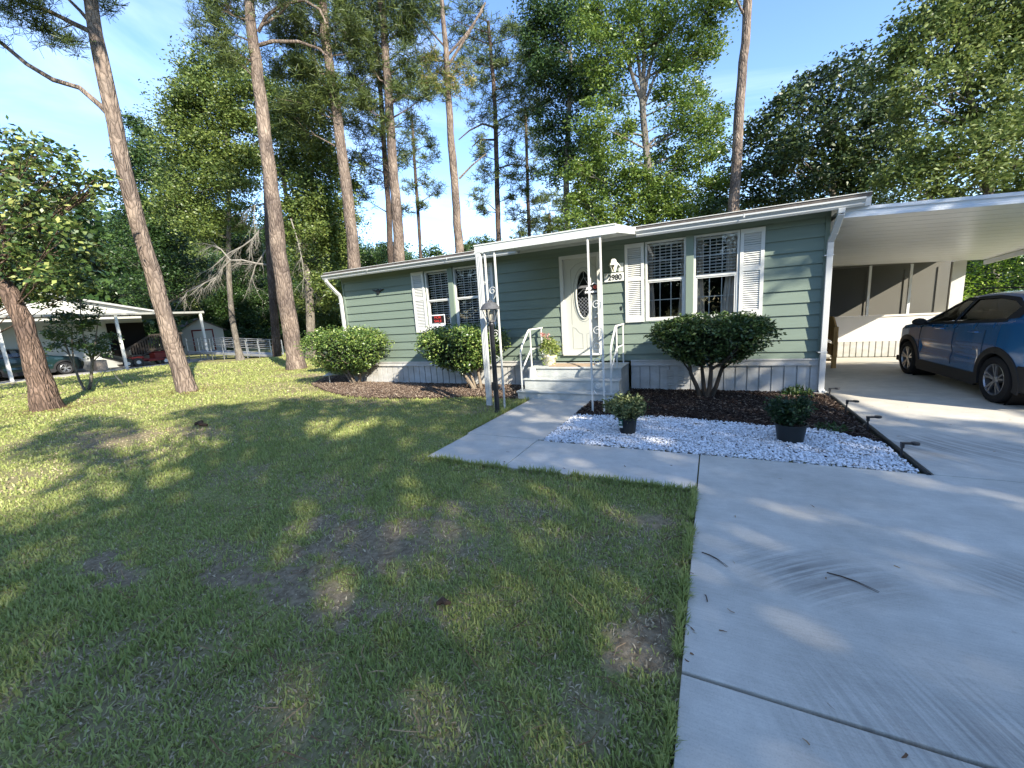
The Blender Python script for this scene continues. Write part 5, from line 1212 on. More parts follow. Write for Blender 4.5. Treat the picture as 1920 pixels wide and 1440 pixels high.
# ------------------------------------------------------------------ neighbour's place on the left
def at(px, py, dh):
    """point seen at (px, py) of the photograph, on the upright plane dh metres ahead"""
    d_ = cam_f + cam_r*((px-960)/F) + cam_u*((720-py)/F); n_ = Vector((math.sin(YAW), math.cos(YAW), 0))
    return EYE + d_*(dh/d_.dot(n_))
def mpp(px, py, dh):
    d_ = cam_f + cam_r*((px-960)/F) + cam_u*((720-py)/F); n_ = Vector((math.sin(YAW), math.cos(YAW), 0)); return dh/d_.dot(n_)/F
vinyl = mat('white vinyl siding', (.48, .48, .44), .5, .3)
nb_ = empty('neighbour_house', (-34, 8, 0), 'white vinyl sided house with a low gable and an open carport, at the far left', 'house')
NX = -33.0
def laps_yz(mb, x, poly_z, y0, y1, zlo, zhi, gable=None):
    z = zlo
    while z < zhi:
        ze = min(z+.13, zhi); 
        ya, yb_ = y0, y1
        if gable:
            pk, zp, ze_ = gable
            f_ = (zp-z)/(zp-ze_); ya = pk-(pk-y0)*min(1, f_); yb_ = pk+(y1-pk)*min(1, f_)
        if yb_-ya > .05: mb.add([(x+.012, ya, z), (x+.012, yb_, z), (x, yb_, ze), (x, ya, ze), (x, ya, z), (x, yb_, z)], [(0,1,2,3), (4,5,1,0)])
        z = ze
q = MB(); laps_yz(q, NX, None, 1.0, 13.2, .55, 3.15); laps_yz(q, NX+.25, None, -.4, 14.6, 3.25, 4.45, gable=(7.3, 4.75, 3.15)); q.box(-46, NX-.02, 1.0, 13.2, .5, 3.1); q.build('wall', vinyl, nb_)
q = MB(); q.box(NX-.05, NX+.02, 1.0, 13.2, 0, .549); q.build('skirting', mat('grey skirting', (.30, .30, .28), .7), nb_)
q = MB()
for s_ in (-1, 1):
    ye = -.6 if s_ < 0 else 15.2
    q.add([(NX+.55, ye, 3.12), (NX+.55, 7.3, 4.80), (-46, 7.3, 4.80), (-46, ye, 3.12), (NX+.55, ye, 3.02), (NX+.55, 7.3, 4.68), (-46, 7.3, 4.68), (-46, ye, 3.02)], [(0,1,2,3), (4,7,6,5), (0,4,5,1), (0,3,7,4)])
q.build('roof', mat('neighbour roof', (.33, .33, .32), .8), nb_)
q = MB(); q.box(NX+.3, -30.0, -.5, 15.3, 3.10, 3.16); q.box(-30.0, -29.9, -.5, 15.3, 3.05, 3.17); q.box(NX+.3, -30, 15.25, 15.33, 3.03, 3.2); q.build('carport_roof', mat('neighbour carport', (.26, .26, .24), .5), nb_)
for yy in (2.4, 6.55, 10.85, 15.1):
    q = MB(); q.box(-30.06, -29.94, yy-.06, yy+.06, .04, 3.09); q.build('carport_post', white, nb_)
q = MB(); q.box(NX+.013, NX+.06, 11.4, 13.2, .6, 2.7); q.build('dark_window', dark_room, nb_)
q = MB(); q.box(-33.5, -29.6, -4, 15.6, -.08, .035); tag(q.build('neighbour_driveway', mat('old concrete', (.36, .34, .31), .9, .1, noise=(2, .5, (.26, .25, .22)))), kind='structure')
q = MB(); q.box(-29.5, -27.6, -3, 8, -.08, .006); q.build('side_path', mat('sandy path', (.26, .22, .17), .95, .1, noise=(3, .7, (.12, .13, .06)))); tag(bpy.data.objects['side_path'], kind='structure')
dgreen = mat('dark green car paint', (.005, .022, .022), .3, .5, .3, coat=.6)
build_car('parked_car', (-31.9, 6.15, .04), R(90), dgreen, 'dark green car under the white carport at the far left', None, detail=False)
# dark wooden deck stairs
dk = empty('deck_stairs', (-32, 12.3, 0), 'dark weathered wooden deck stairs beside the white house wall', 'stairs'); dw = mat('dark wood', (.06, .05, .042), .85, .1)
q = MB(); q.box(-33, -31.6, 12.9, 14.6, .85, .92)
for i in range(5): q.box(-33, -31.6, 11.5+i*.28, 11.8+i*.28, .14+i*.16, .18+i*.16)
q.build('treads', dw, dk)
q = MB(); q.bar((-31.55, 11.45, 1.0), (-31.55, 12.9, 1.85), .06, .1); q.bar((-31.55, 12.9, 1.85), (-31.55, 14.6, 1.85), .06, .1); q.bar((-31.55, 11.45, .15), (-31.55, 12.9, .95), .06, .12); q.bar((-31.55, 12.9, .95), (-31.55, 14.6, .95), .06, .12)
y = 11.5
while y < 14.6:
    zt = 1.0+(y-11.45)*.586 if y < 12.9 else 1.85; q.box(-31.57, -31.53, y-.035, y+.035, zt-.85, zt); y += .13
q.build('railing', dw, dk)
# riding mower
mw = empty('riding_mower', (-30.9, 12.0, .04), 'red riding lawn mower with a tilted dark cover, by the carport post', 'lawn mower')
rd = mat('mower red', (.14, .012, .010), .5, .4); 
q = MB(); q.box(-31.3, -30.6, 12.5, 13.3, .35, .75); q.box(-31.25, -30.65, 12.55, 13.25, .75, .83); q.box(-31.3, -30.6, 11.4, 12.5, .33, .45); q.box(-31.35, -30.55, 11.35, 11.95, .45, .62); q.build('body', rd, mw, bevel=.05)
q = MB(); q.box(-31.2, -30.7, 11.45, 11.95, .63, .72); q.box(-31.2, -30.7, 11.38, 11.48, .72, 1.05); q.build('seat', black_plastic, mw, bevel=.04)
q = MB(); q.tube([(-30.95, 12.5, .75), (-30.95, 12.3, .98)], .02, 6); q.tube([(-30.95+.17*math.cos(a), 12.28+.05*math.sin(a), .99+.14*math.sin(a)) for a in np.linspace(0, 6.28, 16)], .014, 5); q.build('steering_wheel', black_m, mw)
for (yy, r_) in ((11.6, .26), (12.95, .20)):
    for xx in (-31.45, -30.60):
        q = MB(); q.lathe([(.10 if r_ > .22 else .08, .0), (r_*.92, .0), (r_, .03), (r_, .15), (r_*.92, .18), (.1, .18)], (xx, yy, r_+.04), 20, 'x'); w_ = q.build('wheel', black_plastic, mw, smooth=True)
        q = MB(); q.lathe([(.001, .17), (.09, .175), (.115, .182)], (xx, yy, r_+.04), 16, 'x'); q.build('hub', white, w_)
q = MB(); q.box(-31.5, -30.4, 12.1, 12.9, .28, .40); q.build('mower_deck', rd, mw, bevel=.03)
tr = empty('garden_cart', (-30.9, 10.9, .04), 'black tipped garden cart with a white wheel hub next to the red mower', 'cart')
q = MB(); q.add([(-31.4, 10.3, .95), (-30.5, 10.3, .95), (-30.5, 11.5, .45), (-31.4, 11.5, .45), (-31.35, 10.35, .70), (-30.55, 10.35, .70), (-30.55, 11.4, .25), (-31.35, 11.4, .25)], [(0,1,5,4),(1,2,6,5),(2,3,7,6),(3,0,4,7),(4,5,6,7)]); q.build('tub', black_plastic, tr)
q = MB(); q.lathe([(.09, 0), (.22, 0), (.24, .03), (.24, .1), (.22, .13), (.09, .13)], (-30.62, 11.15, .28), 18, 'x'); w_ = q.build('wheel', black_plastic, tr, smooth=True)
q = MB(); q.lathe([(.001, .12), (.10, .125), (.10, .135)], (-30.62, 11.15, .28), 14, 'x'); q.build('hub', white, w_)
q = MB(); q.box(-31.3, -30.7, 9.85, 10.3, .04, .62); q.box(-31.25, -30.75, 9.9, 10.25, .62, .64); tag(q.build('storage_box', mat('sandy box', (.27, .22, .17), .8), bevel=.03), 'tan box standing beside the middle white carport post', 'box')

# aluminium wheelchair ramp
rp_ = empty('metal_ramp', (-27.5, 14.8, 0), 'long aluminium access ramp with pipe railings on the far lawn', 'ramp'); am = mat('ramp aluminium', (.36, .37, .38), .4, .5, .6)
A0, A1 = Vector((-30.4, 14.2, .62)), Vector((-24.9, 16.1, .08)); sd = Vector((-.33, .94, 0)); 
q = MB(); q.bar(A0, A1, .06, .14); q.bar(A0+sd*1.1, A1+sd*1.1, .06, .14); q.add([A0, A1, A1+sd*1.1, A0+sd*1.1], [(0,1,2,3)]); q.build('ramp_deck', am, rp_)
q = MB()
for off in (0, 1.1):
    for hz in (.45, .68, .92): q.bar(A0+sd*off+Vector((0, 0, hz)), A1+sd*off+Vector((0, 0, hz)), .035)
    for t in np.linspace(0, 1, 8): p_ = A0.lerp(A1, t)+sd*off; q.bar((p_.x, p_.y, 0), (p_.x, p_.y, p_.z+.92), .04)
q.build('railing', am, rp_)
# shed
sh = empty('garden_shed', tuple(at(372, 655, 36)*1.0)[:2]+(0,), 'white garden shed with a red framed door and grey gable roof', 'shed')
def shed():
    o_ = at(335, 655, 36); o_.z = 0; e = at(424, 650, 36); e.z = 0; ax = (e-o_); w_ = ax.length; ax.normalize(); dp = Vector((-.95, .31, 0))
    P_ = lambda a, b_, z: tuple(o_+ax*a+dp*b_+Vector((0, 0, z)))
    q = MB(); q.add([P_(0, 0, 0), P_(w_, 0, 0), P_(w_, 0, 2.1), P_(w_/2, 0, 3.0), P_(0, 0, 2.1), P_(0, 4, 0), P_(w_, 4, 0), P_(w_, 4, 2.1), P_(w_/2, 4, 3.0), P_(0, 4, 2.1)], [(0,1,2,3,4), (5,9,8,7,6), (0,5,6,1), (1,6,7,2), (0,4,9,5)]); q.build('wall', vinyl, sh)
    q = MB(); q.add([P_(-.25, -.25, 2.0), P_(w_/2, -.25, 3.09), P_(w_+.25, -.25, 2.0), P_(-.25, 4.2, 2.0), P_(w_/2, 4.2, 3.09), P_(w_+.25, 4.2, 2.0), P_(-.25, -.25, 1.9), P_(w_/2, -.25, 2.99), P_(w_+.25, -.25, 1.9), P_(-.25, 4.2, 1.9), P_(w_+.25, 4.2, 1.9)], [(0,1,4,3), (1,2,5,4), (0,6,7,1), (1,7,8,2), (0,3,9,6), (2,8,10,5)]); q.build('roof', shingle_m, sh)
    q = MB(); a0, a1 = w_*.36, w_*.76
    for (a, b_, z0, z1) in ((a0-.12, a0, .1, 2.0), (a1, a1+.12, .1, 2.0), (a0-.12, a1+.12, 2.0, 2.12)):
        q.add([P_(a, -.03, z0), P_(b_, -.03, z0), P_(b_, -.03, z1), P_(a, -.03, z1), P_(a, 0, z0), P_(b_, 0, z0), P_(b_, 0, z1), P_(a, 0, z1)], [(0,1,2,3), (0,3,7,4), (1,5,6,2), (3,2,6,7)])
    q.build('door_frame', rd, sh)
    q = MB(); q.add([P_(a0, -.012, .1), P_(a1, -.012, .1), P_(a1, -.012, 2.0), P_(a0, -.012, 2.0)], [(0,1,2,3)]); q.build('door', vinyl, sh)
shed()
# far house roof band and far boundary
fh = empty('far_house', tuple(at(470, 640, 60))[:2]+(0,), 'far low dark roofed house glimpsed between the trunks', 'house')
def farhouse():
    o_ = at(418, 650, 60); o_.z = 0; e = at(610, 640, 60); e.z = 0; ax = (e-o_); w_ = ax.length; ax.normalize(); dp = Vector((-ax.y, ax.x, 0)); P_ = lambda a, b_, z: tuple(o_+ax*a+dp*b_+Vector((0, 0, z)))
    q = MB(); q.add([P_(0, 0, 0), P_(w_, 0, 0), P_(w_, 0, 2.6), P_(0, 0, 2.6)], [(0,1,2,3)]); q.build('wall', mat('far wall', (.22, .24, .24), .8), fh)
    q = MB(); q.add([P_(-.6, -.6, 2.6), P_(w_+.6, -.6, 2.6), P_(w_, 3, 4.0), P_(0, 3, 4.0), P_(-.6, -.6, 2.4), P_(w_+.6, -.6, 2.4)], [(0,1,2,3)]); q.build('roof', mat('far roof', (.07, .10, .12), .7), fh)
    q = MB(); q.add([P_(-.6, -.62, 2.35), P_(w_*.5, -.62, 2.35), P_(w_*.5, -.62, 2.62), P_(-.6, -.62, 2.62)], [(0,1,2,3)]); q.build('fascia', white, fh)
farhouse()
# folding stand on the lawn
fs_ = empty('folding_stand', (-20, 6.6, 0), 'thin grey metal folding stand lying open on the lawn behind the small tree', 'stand')
q = MB(); a, b_, c_, d__ = at(177, 728, 15.0), at(197, 697, 14.8), at(204, 690, 14.8), at(230, 720, 15.2)
for p_ in (a, d__): p_.z = 0.01
q.tube([a, b_], .015, 6); q.tube([c_, d__], .015, 6); q.tube([b_, c_, c_+Vector((.3, .5, -.02))], .012, 6); q.tube([a.lerp(b_, .5), c_.lerp(d__, .6)], .010, 6); e_ = a+Vector((.4, .7, 0)); q.tube([e_, b_+Vector((.1, .2, 0))], .012, 6)
q.build('frame', mat('stand grey', (.35, .36, .37), .4, .5, .5), fs_)
# ------------------------------------------------------------------ trees
GAIN = 1.3
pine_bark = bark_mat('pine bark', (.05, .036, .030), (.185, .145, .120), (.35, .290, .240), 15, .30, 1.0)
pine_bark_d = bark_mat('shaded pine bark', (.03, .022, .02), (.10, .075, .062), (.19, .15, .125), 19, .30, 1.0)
oak_bark = bark_mat('grey oak bark', (.05, .042, .035), (.17, .15, .125), (.32, .30, .26), 20, .25, .7)
big_bark = bark_mat('furrowed brown bark', (.035, .025, .02), (.14, .098, .076), (.26, .19, .155), 20, .22, 1.3)
pale_bark = mat('bleached dead wood', (.25, .23, .20), .85, .1, noise=(6, .5, (.14, .13, .11)))
needle = leaf_mat('pine needle', [(0, (.012, .022, .007)), (.5, (.045, .066, .016)), (.85, (.12, .15, .035)), (1, (.24, .25, .07))], .15, .5, .35, .45)
needle_b = leaf_mat('browning pine needle', [(0, (.03, .05, .015)), (.45, (.10, .13, .03)), (.7, (.20, .17, .05)), (1, (.34, .15, .05))], .2, .5, .3, .35)
oak_leaf = leaf_mat('laurel oak leaf', [(0, (.020, .038, .012)), (.45, (.075, .112, .026)), (.8, (.17, .205, .05)), (1, (.32, .33, .11))], .33, .4, .4, .45)
dark_leaf = leaf_mat('deep green leaf', [(0, (.008, .022, .008)), (.5, (.024, .052, .014)), (.85, (.06, .10, .022)), (1, (.13, .17, .04))], .22, .4, .4, .45)
gum_leaf = leaf_mat('bright sweetgum leaf', [(0, (.018, .038, .010)), (.42, (.075, .125, .022)), (.78, (.17, .225, .040)), (1, (.33, .36, .09))], .38, .38, .45, .5)
mag_leaf = leaf_mat('magnolia leaf', [(0, (.012, .030, .010)), (.5, (.045, .080, .020)), (.78, (.13, .17, .045)), (.93, (.30, .31, .10)), (1, (.30, .16, .06))], .22, .40, .35, .15)
olive_leaf = leaf_mat('olive live oak leaf', [(0, (.022, .040, .012)), (.45, (.080, .115, .028)), (.8, (.17, .20, .06)), (1, (.32, .34, .15))], .32, .5, .3, .45)
right_mag = leaf_mat('dark magnolia leaf', [(0, (.008, .018, .007)), (.5, (.024, .045, .014)), (.82, (.075, .10, .03)), (.95, (.19, .19, .07)), (1, (.22, .13, .04))], .18, .42, .35, .3)
hedge_m = leaf_mat('bright hedge leaf', [(0, (.04, .09, .012)), (.4, (.13, .22, .025)), (.8, (.27, .36, .05)), (1, (.42, .48, .10))], .45, .4, .4, .35)

def crown_points(blobs, leaf_area, lai, sub=13, spread=.30, rs_=None, flat=1.0, hollow=.25):
    P = []
    for (c, r) in blobs:
        n = max(30, int((1.75 if leaf_area < .05 else 1.75)*lai*math.pi*r*r/leaf_area)); k = max(5, int(sub*(1+r*.3)))
        u = rs_.normal(size=(k, 3)); u /= np.linalg.norm(u, axis=1, keepdims=True); rad = r*(hollow+(1-hollow)*rs_.random(k)**.6)
        cc = np.array(c)+u*rad[:, None]*np.array([1, 1, .85*flat])
        wts = rs_.uniform(.3, 1.7, k); wts /= wts.sum(); sg = r*spread*rs_.uniform(.55, 1.3, k)
        j = rs_.choice(k, n, p=wts)
        P.append(cc[j]+rs_.normal(size=(n, 3))*sg[j][:, None]*np.array([1, 1, .62*flat]))
    return np.concatenate(P)
def needles_np(P, length, width, per=11, rs_=None):
    n = len(P)*per; a = rs_.normal(size=(n, 3)); a[:, 2] = a[:, 2]*.7+.25; a /= np.linalg.norm(a, axis=1, keepdims=True)
    b = np.cross(a, rs_.normal(size=(n, 3))); b /= np.linalg.norm(b, axis=1, keepdims=True); P0 = np.repeat(P, per, 0)
    l = length*rs_.uniform(.7, 1.15, n)[:, None]; w = width*rs_.uniform(.7, 1.2, n)[:, None]
    V = np.stack([P0+a*l*.08-b*w*.3, P0+a*l*.08+b*w*.3, P0+a*l+b*w*.3, P0+a*l-b*w*.3], 1).reshape(-1, 3)
    return V, (np.arange(n)*4)[:, None]+np.array([0, 1, 2, 3])

def tree(name, label, dh, trunk, blobs, bark, leaf, kind='leaf', lai=2.3, lpx=6.2, seed=1, group=None, cat='tree', limbs=True, bare=(), extra_ground=True, sub=13, spread=.30, flat=1.0, ddepth=.6, limb_mat=None, flare=1.0):
    """trunk: (px, py, width px) upwards; blobs: (px, py, r px[, depth shift])"""
    rs_ = np.random.default_rng(seed); st_ = random.getstate(); random.seed(seed)
    pts = [at(x, y, dh) for x, y, w in trunk]; rad = [w*.41*mpp(x, y, dh)*math.cos(math.atan((x-960)/F)) for x, y, w in trunk]
    if extra_ground and pts[0].z > .15:
        b0 = pts[0].copy(); dz = (pts[1]-pts[0]); dz = dz/max(dz.z, .1); b0 = pts[0]-dz*pts[0].z*.6; b0.z = -.05; pts.insert(0, b0); rad.insert(0, rad[0]*1.25)
    else: pts[0].z = -.06
    # finer, slightly wandering trunk with root flare
    fp, fr = [], []
    for i in range(len(pts)-1):
        L_ = (pts[i+1]-pts[i]).length; k = max(2, int(L_/.55))
        for j in range(k):
            t = j/k; p_ = pts[i].lerp(pts[i+1], t); r_ = rad[i]*(1-t)+rad[i+1]*t; w_ = r_*.10
            fp.append(p_+Vector((random.uniform(-w_, w_), random.uniform(-w_, w_), 0))); fr.append(r_*random.uniform(.96, 1.04))
    fp.append(pts[-1]); fr.append(rad[-1])
    base_r = fr[0]
    fr = [r_*(1+flare*.26*math.exp(-max(p_.z, 0)/.25)) if p_.z < 1.6 else r_ for r_, p_ in zip(fr, fp)]
    t_ = empty(name, (pts[0].x, pts[0].y, 0), label, cat, group)
    q = MB(); q.tube(fp, fr, 18 if base_r > .2 else 10, jitter=.06)
    q.build('trunk', bark, t_, smooth=True)
    B = []
    for bl in blobs:
        x, y, r = bl[:3]; c = at(x, y, dh+(bl[3] if len(bl) > 3 else rs_.uniform(-ddepth, ddepth))); B.append((c, 1.14*r*mpp(x, y, dh)))
    if limbs and B:
        m_ = MB()
        for c, r in B:
            # leave the trunk below the clump
            cand = [i for i, p_ in enumerate(fp) if p_.z < c.z-.25*r and p_.z > .22*c.z]; i = max(cand) if cand else len(fp)//2
            hd = math.hypot(c.x-fp[i].x, c.y-fp[i].y); zt = c.z-hd*.45
            i = min(range(len(fp)), key=lambda k: abs(fp[k].z-zt) if fp[k].z < c.z+.5 else 1e9)
            s0 = fp[i]; md = s0.lerp(c, .5)+Vector((rs_.uniform(-.1, .1), rs_.uniform(-.1, .1), rs_.uniform(-.12, .12)))*r
            r0 = min(fr[i]*.4, (.022+.009*(c-s0).length)*(.6 if bark is big_bark else 1)); m_.tube([s0, s0.lerp(md, .5), md, c], [r0, r0*.8, r0*.6, r0*.25], 6, jitter=.2)
            for k in range(5):
                e1 = c+Vector(tuple(rs_.normal(size=3)*r*.55)); s1 = md.lerp(c, rs_.random()); m_.tube([s1, s1.lerp(e1, .5)+Vector((0, 0, .05*r)), e1], [r0*.35, r0*.25, r0*.1], 4)
        m_.build('limbs', limb_mat or bark, t_, smooth=True)
    if bare:
        for path, w0, w1 in bare:
            m_ = MB()
            pp_ = [at(x, y, dh+(d_[0] if d_ else 0)) for x, y, *d_ in path]; n_ = len(pp_); m_.tube(pp_, [(w0+(w1-w0)*i/(n_-1))*.5*mpp(path[0][0], path[0][1], dh)*math.cos(math.atan((path[0][0]-960)/F)) for i in range(n_)], 7, jitter=.2); m_.build('branch', limb_mat or bark, t_, smooth=True)
    if B:
        if kind == 'leaf':
            L_ = lpx*mpp(960, 400, dh); W_ = L_*.5
            P = crown_points(B, L_*W_*.5, lai, sub, spread, rs_, flat); V, Fq = leaves_np(P, L_, W_)
            print(name, len(Fq))
        else:
            L_ = max(.17, lpx*1.9*mpp(960, 400, dh)); W_ = max(.006, 1.2*mpp(960, 400, dh)); per = 12
            P = crown_points(B, per*L_*W_, lai*1.35, sub+7, spread*.75, rs_, flat*.8, .1); V, Fq = needles_np(P, L_, W_, per, rs_)
        put('crown', np_mesh('crown', V, [Fq], [leaf]), t_)
    random.setstate(st_); return t_

GP = 'tall pines'
# pines in front and behind, from left to right
tree('pine_tree', 'near leaning pine with a long bare limb reaching to the left edge', 12.05, [(350, 733, 44), (322, 640, 42), (285, 510, 42), (245, 370, 42), (215, 235, 42), (196, 150, 40), (178, 60, 36), (165, -40, 34), (150, -240, 22)],
     [(20, 25, 26), (60, 15, 30), (100, 70, 26), (132, 75, 22), (85, 50, 18), (200, 5, 24), (-30, 60, 30), (20, -40, 50), (100, -90, 60), (190, -130, 60), (240, -190, 60), (130, -220, 60)], pine_bark, needle, 'pine', 1.7, 8, 2, GP,
     bare=[([(208, 218), (188, 198), (150, 165), (100, 150), (50, 120), (0, 78), (-60, 50)], 15, 8), ([(176, 62), (140, 45), (100, 25), (60, 10), (20, -5)], 14, 8), ([(172, 45), (150, 20), (125, -5)], 11, 7), ([(140, 45), (110, 55), (100, 70)], 4, 2), ([(60, 15), (40, 25), (20, 25)], 4, 2)], limbs=False)
tree('pine_tree', 'straight pine with pinkish bark standing on the lawn left of the house', 16.9, [(556, 690, 42), (535, 560, 38), (519, 440, 36), (505, 320, 33), (492, 220, 31), (480, 120, 28), (470, 40, 26), (460, -60, 22), (450, -200, 14)],
     [(400, 45, 34), (425, 85, 36), (445, 30, 36), (385, 75, 24), (440, 110, 28), (410, 15, 34), (520, -20, 50), (460, -80, 60), (400, -80, 60), (520, -120, 60)], pine_bark, needle, 'pine', 1.7, 6, 3, GP,
     bare=[([(484, 60), (500, 30), (530, 8), (570, 0), (600, 18), (612, 45)], 8, 4), ([(486, 85), (510, 78), (560, 78), (600, 92), (612, 105)], 8, 4), ([(488, 50), (520, 30), (545, 5)], 6, 3)])
tree('pine_tree', 'pine with a knobbly bark scar rising behind the left end of the roof', 19.0, [(664, 500, 30), (660, 440, 27), (650, 360, 26), (640, 280, 25), (630, 200, 24), (620, 140, 23), (610, 70, 22), (605, 0, 20), (600, -100, 14)],
     [(560, 60, 45), (580, 130, 45), (540, 130, 40), (640, 40, 40), (660, 100, 35), (590, 200, 40), (630, -20, 60), (560, 0, 50), (530, 60, 40), (540, 190, 36), (600, 90, 44), (660, 180, 36), (620, 160, 40), (560, 240, 34)], pine_bark, needle, 'pine', 1.7, 6, 4, GP)
tree('pine_tree', 'pink barked pine right of the scarred one, rising behind the roof', 20.0, [(749, 490, 27), (745, 420, 24), (739, 340, 23), (733, 250, 21), (728, 170, 20), (722, 90, 18), (716, 20, 16), (712, -80, 12)],
     [(690, 60, 45), (700, 140, 35), (760, 40, 42), (770, 110, 32), (750, 170, 28), (680, 200, 32), (700, -20, 60), (770, -20, 50), (800, 180, 26), (790, 30, 34), (775, 150, 28), (720, 240, 24), (745, 60, 34)], pine_bark, needle, 'pine', 1.5, 6, 5, GP,
     bare=[([(736, 190), (760, 178), (790, 190)], 6, 3), ([(733, 160), (712, 150), (700, 130)], 5, 2)])
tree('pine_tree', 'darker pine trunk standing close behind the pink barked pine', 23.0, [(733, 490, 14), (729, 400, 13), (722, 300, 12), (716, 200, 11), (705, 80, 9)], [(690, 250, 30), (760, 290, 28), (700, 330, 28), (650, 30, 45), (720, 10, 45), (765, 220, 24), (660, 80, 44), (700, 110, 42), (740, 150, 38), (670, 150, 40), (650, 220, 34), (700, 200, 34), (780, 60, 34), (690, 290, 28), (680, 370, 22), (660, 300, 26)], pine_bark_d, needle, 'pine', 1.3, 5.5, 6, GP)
tree('pine_tree', 'pine with browning needles halfway up, above the left part of the roof', 22.0, [(862, 472, 20), (858, 420, 19), (852, 340, 18), (845, 250, 16), (840, 170, 14), (836, 90, 12), (828, 0, 10)],
     [(800, 110, 26), (830, 130, 34), (790, 150, 24), (850, 160, 30), (815, 165, 28), (862, 130, 22)], pine_bark, needle_b, 'pine', 1.5, 6, 7, GP, bare=[([(838, 105), (870, 70), (905, 20)], 5, 3), ([(842, 120), (880, 60), (910, 5)], 6, 3), ([(838, 92), (800, 50), (770, 10)], 4, 2), ([(861, 335), (885, 310), (912, 288)], 4, 2)])
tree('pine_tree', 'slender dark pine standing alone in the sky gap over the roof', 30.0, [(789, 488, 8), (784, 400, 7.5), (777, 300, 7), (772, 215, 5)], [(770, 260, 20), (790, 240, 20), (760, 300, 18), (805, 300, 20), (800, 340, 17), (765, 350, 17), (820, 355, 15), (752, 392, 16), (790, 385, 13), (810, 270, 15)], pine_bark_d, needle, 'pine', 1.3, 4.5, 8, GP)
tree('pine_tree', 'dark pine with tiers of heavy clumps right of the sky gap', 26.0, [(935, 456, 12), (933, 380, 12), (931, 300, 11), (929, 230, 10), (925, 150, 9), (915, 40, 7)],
     [(905, 60, 30), (950, 60, 30), (930, 110, 38), (965, 110, 30), (900, 150, 30), (950, 170, 38), (985, 170, 30), (905, 215, 30), (955, 225, 32), (905, 265, 18), (910, 325, 24), (955, 330, 24), (895, 370, 18), (905, 395, 14), (955, 280, 20), (960, 370, 16), (900, 290, 16), (880, 20, 30), (820, 20, 26), (860, 60, 24), (1000, 130, 30), (990, 60, 30), (880, 110, 28), (1000, 200, 26)], pine_bark_d, needle, 'pine', 1.5, 5, 9, GP,
     bare=[([(930, 240), (905, 232), (880, 245), (860, 262)], 4, 2), ([(932, 262), (900, 262), (885, 275)], 4, 2), ([(936, 315), (960, 308), (985, 312)], 3, 2)])
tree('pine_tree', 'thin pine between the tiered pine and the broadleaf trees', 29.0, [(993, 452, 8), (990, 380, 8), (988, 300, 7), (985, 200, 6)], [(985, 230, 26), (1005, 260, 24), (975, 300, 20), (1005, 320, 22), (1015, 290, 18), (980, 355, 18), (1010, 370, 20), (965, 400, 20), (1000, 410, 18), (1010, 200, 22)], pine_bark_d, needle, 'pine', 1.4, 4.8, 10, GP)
tree('pine_tree', 'tall bare pine trunk at the right, against open sky', 17.0, [(1376, 375, 26), (1380, 310, 24), (1385, 230, 24), (1390, 150, 23), (1397, 80, 22), (1402, 10, 21), (1406, -100, 16)], [(1370, -60, 40), (1440, -90, 45), (1400, -140, 60)], pine_bark, needle, 'pine', 1.2, 6, 11, GP, bare=[([(1398, 32), (1388, 15), (1380, -5)], 6, 4)], limbs=False)
tree('bushy_pine', 'low dark bushy pine just showing over the canopy', 34.0, [(1030, 450, 8), (1030, 400, 6)], [(1030, 385, 26), (1060, 400, 26), (1000, 425, 22), (1075, 420, 26), (1035, 425, 30), (975, 440, 16), (1100, 400, 24)], pine_bark_d, needle, 'pine', 1.7, 4.2, 12)
tree('far_tree', 'far low round tree top peeking over the roof left of the canopy', 48.0, [(890, 470, 6), (890, 460, 5)], [(885, 458, 12), (905, 452, 12), (925, 458, 12), (872, 466, 8)], oak_bark, dark_leaf, 'leaf', 2, 3.6, 13)

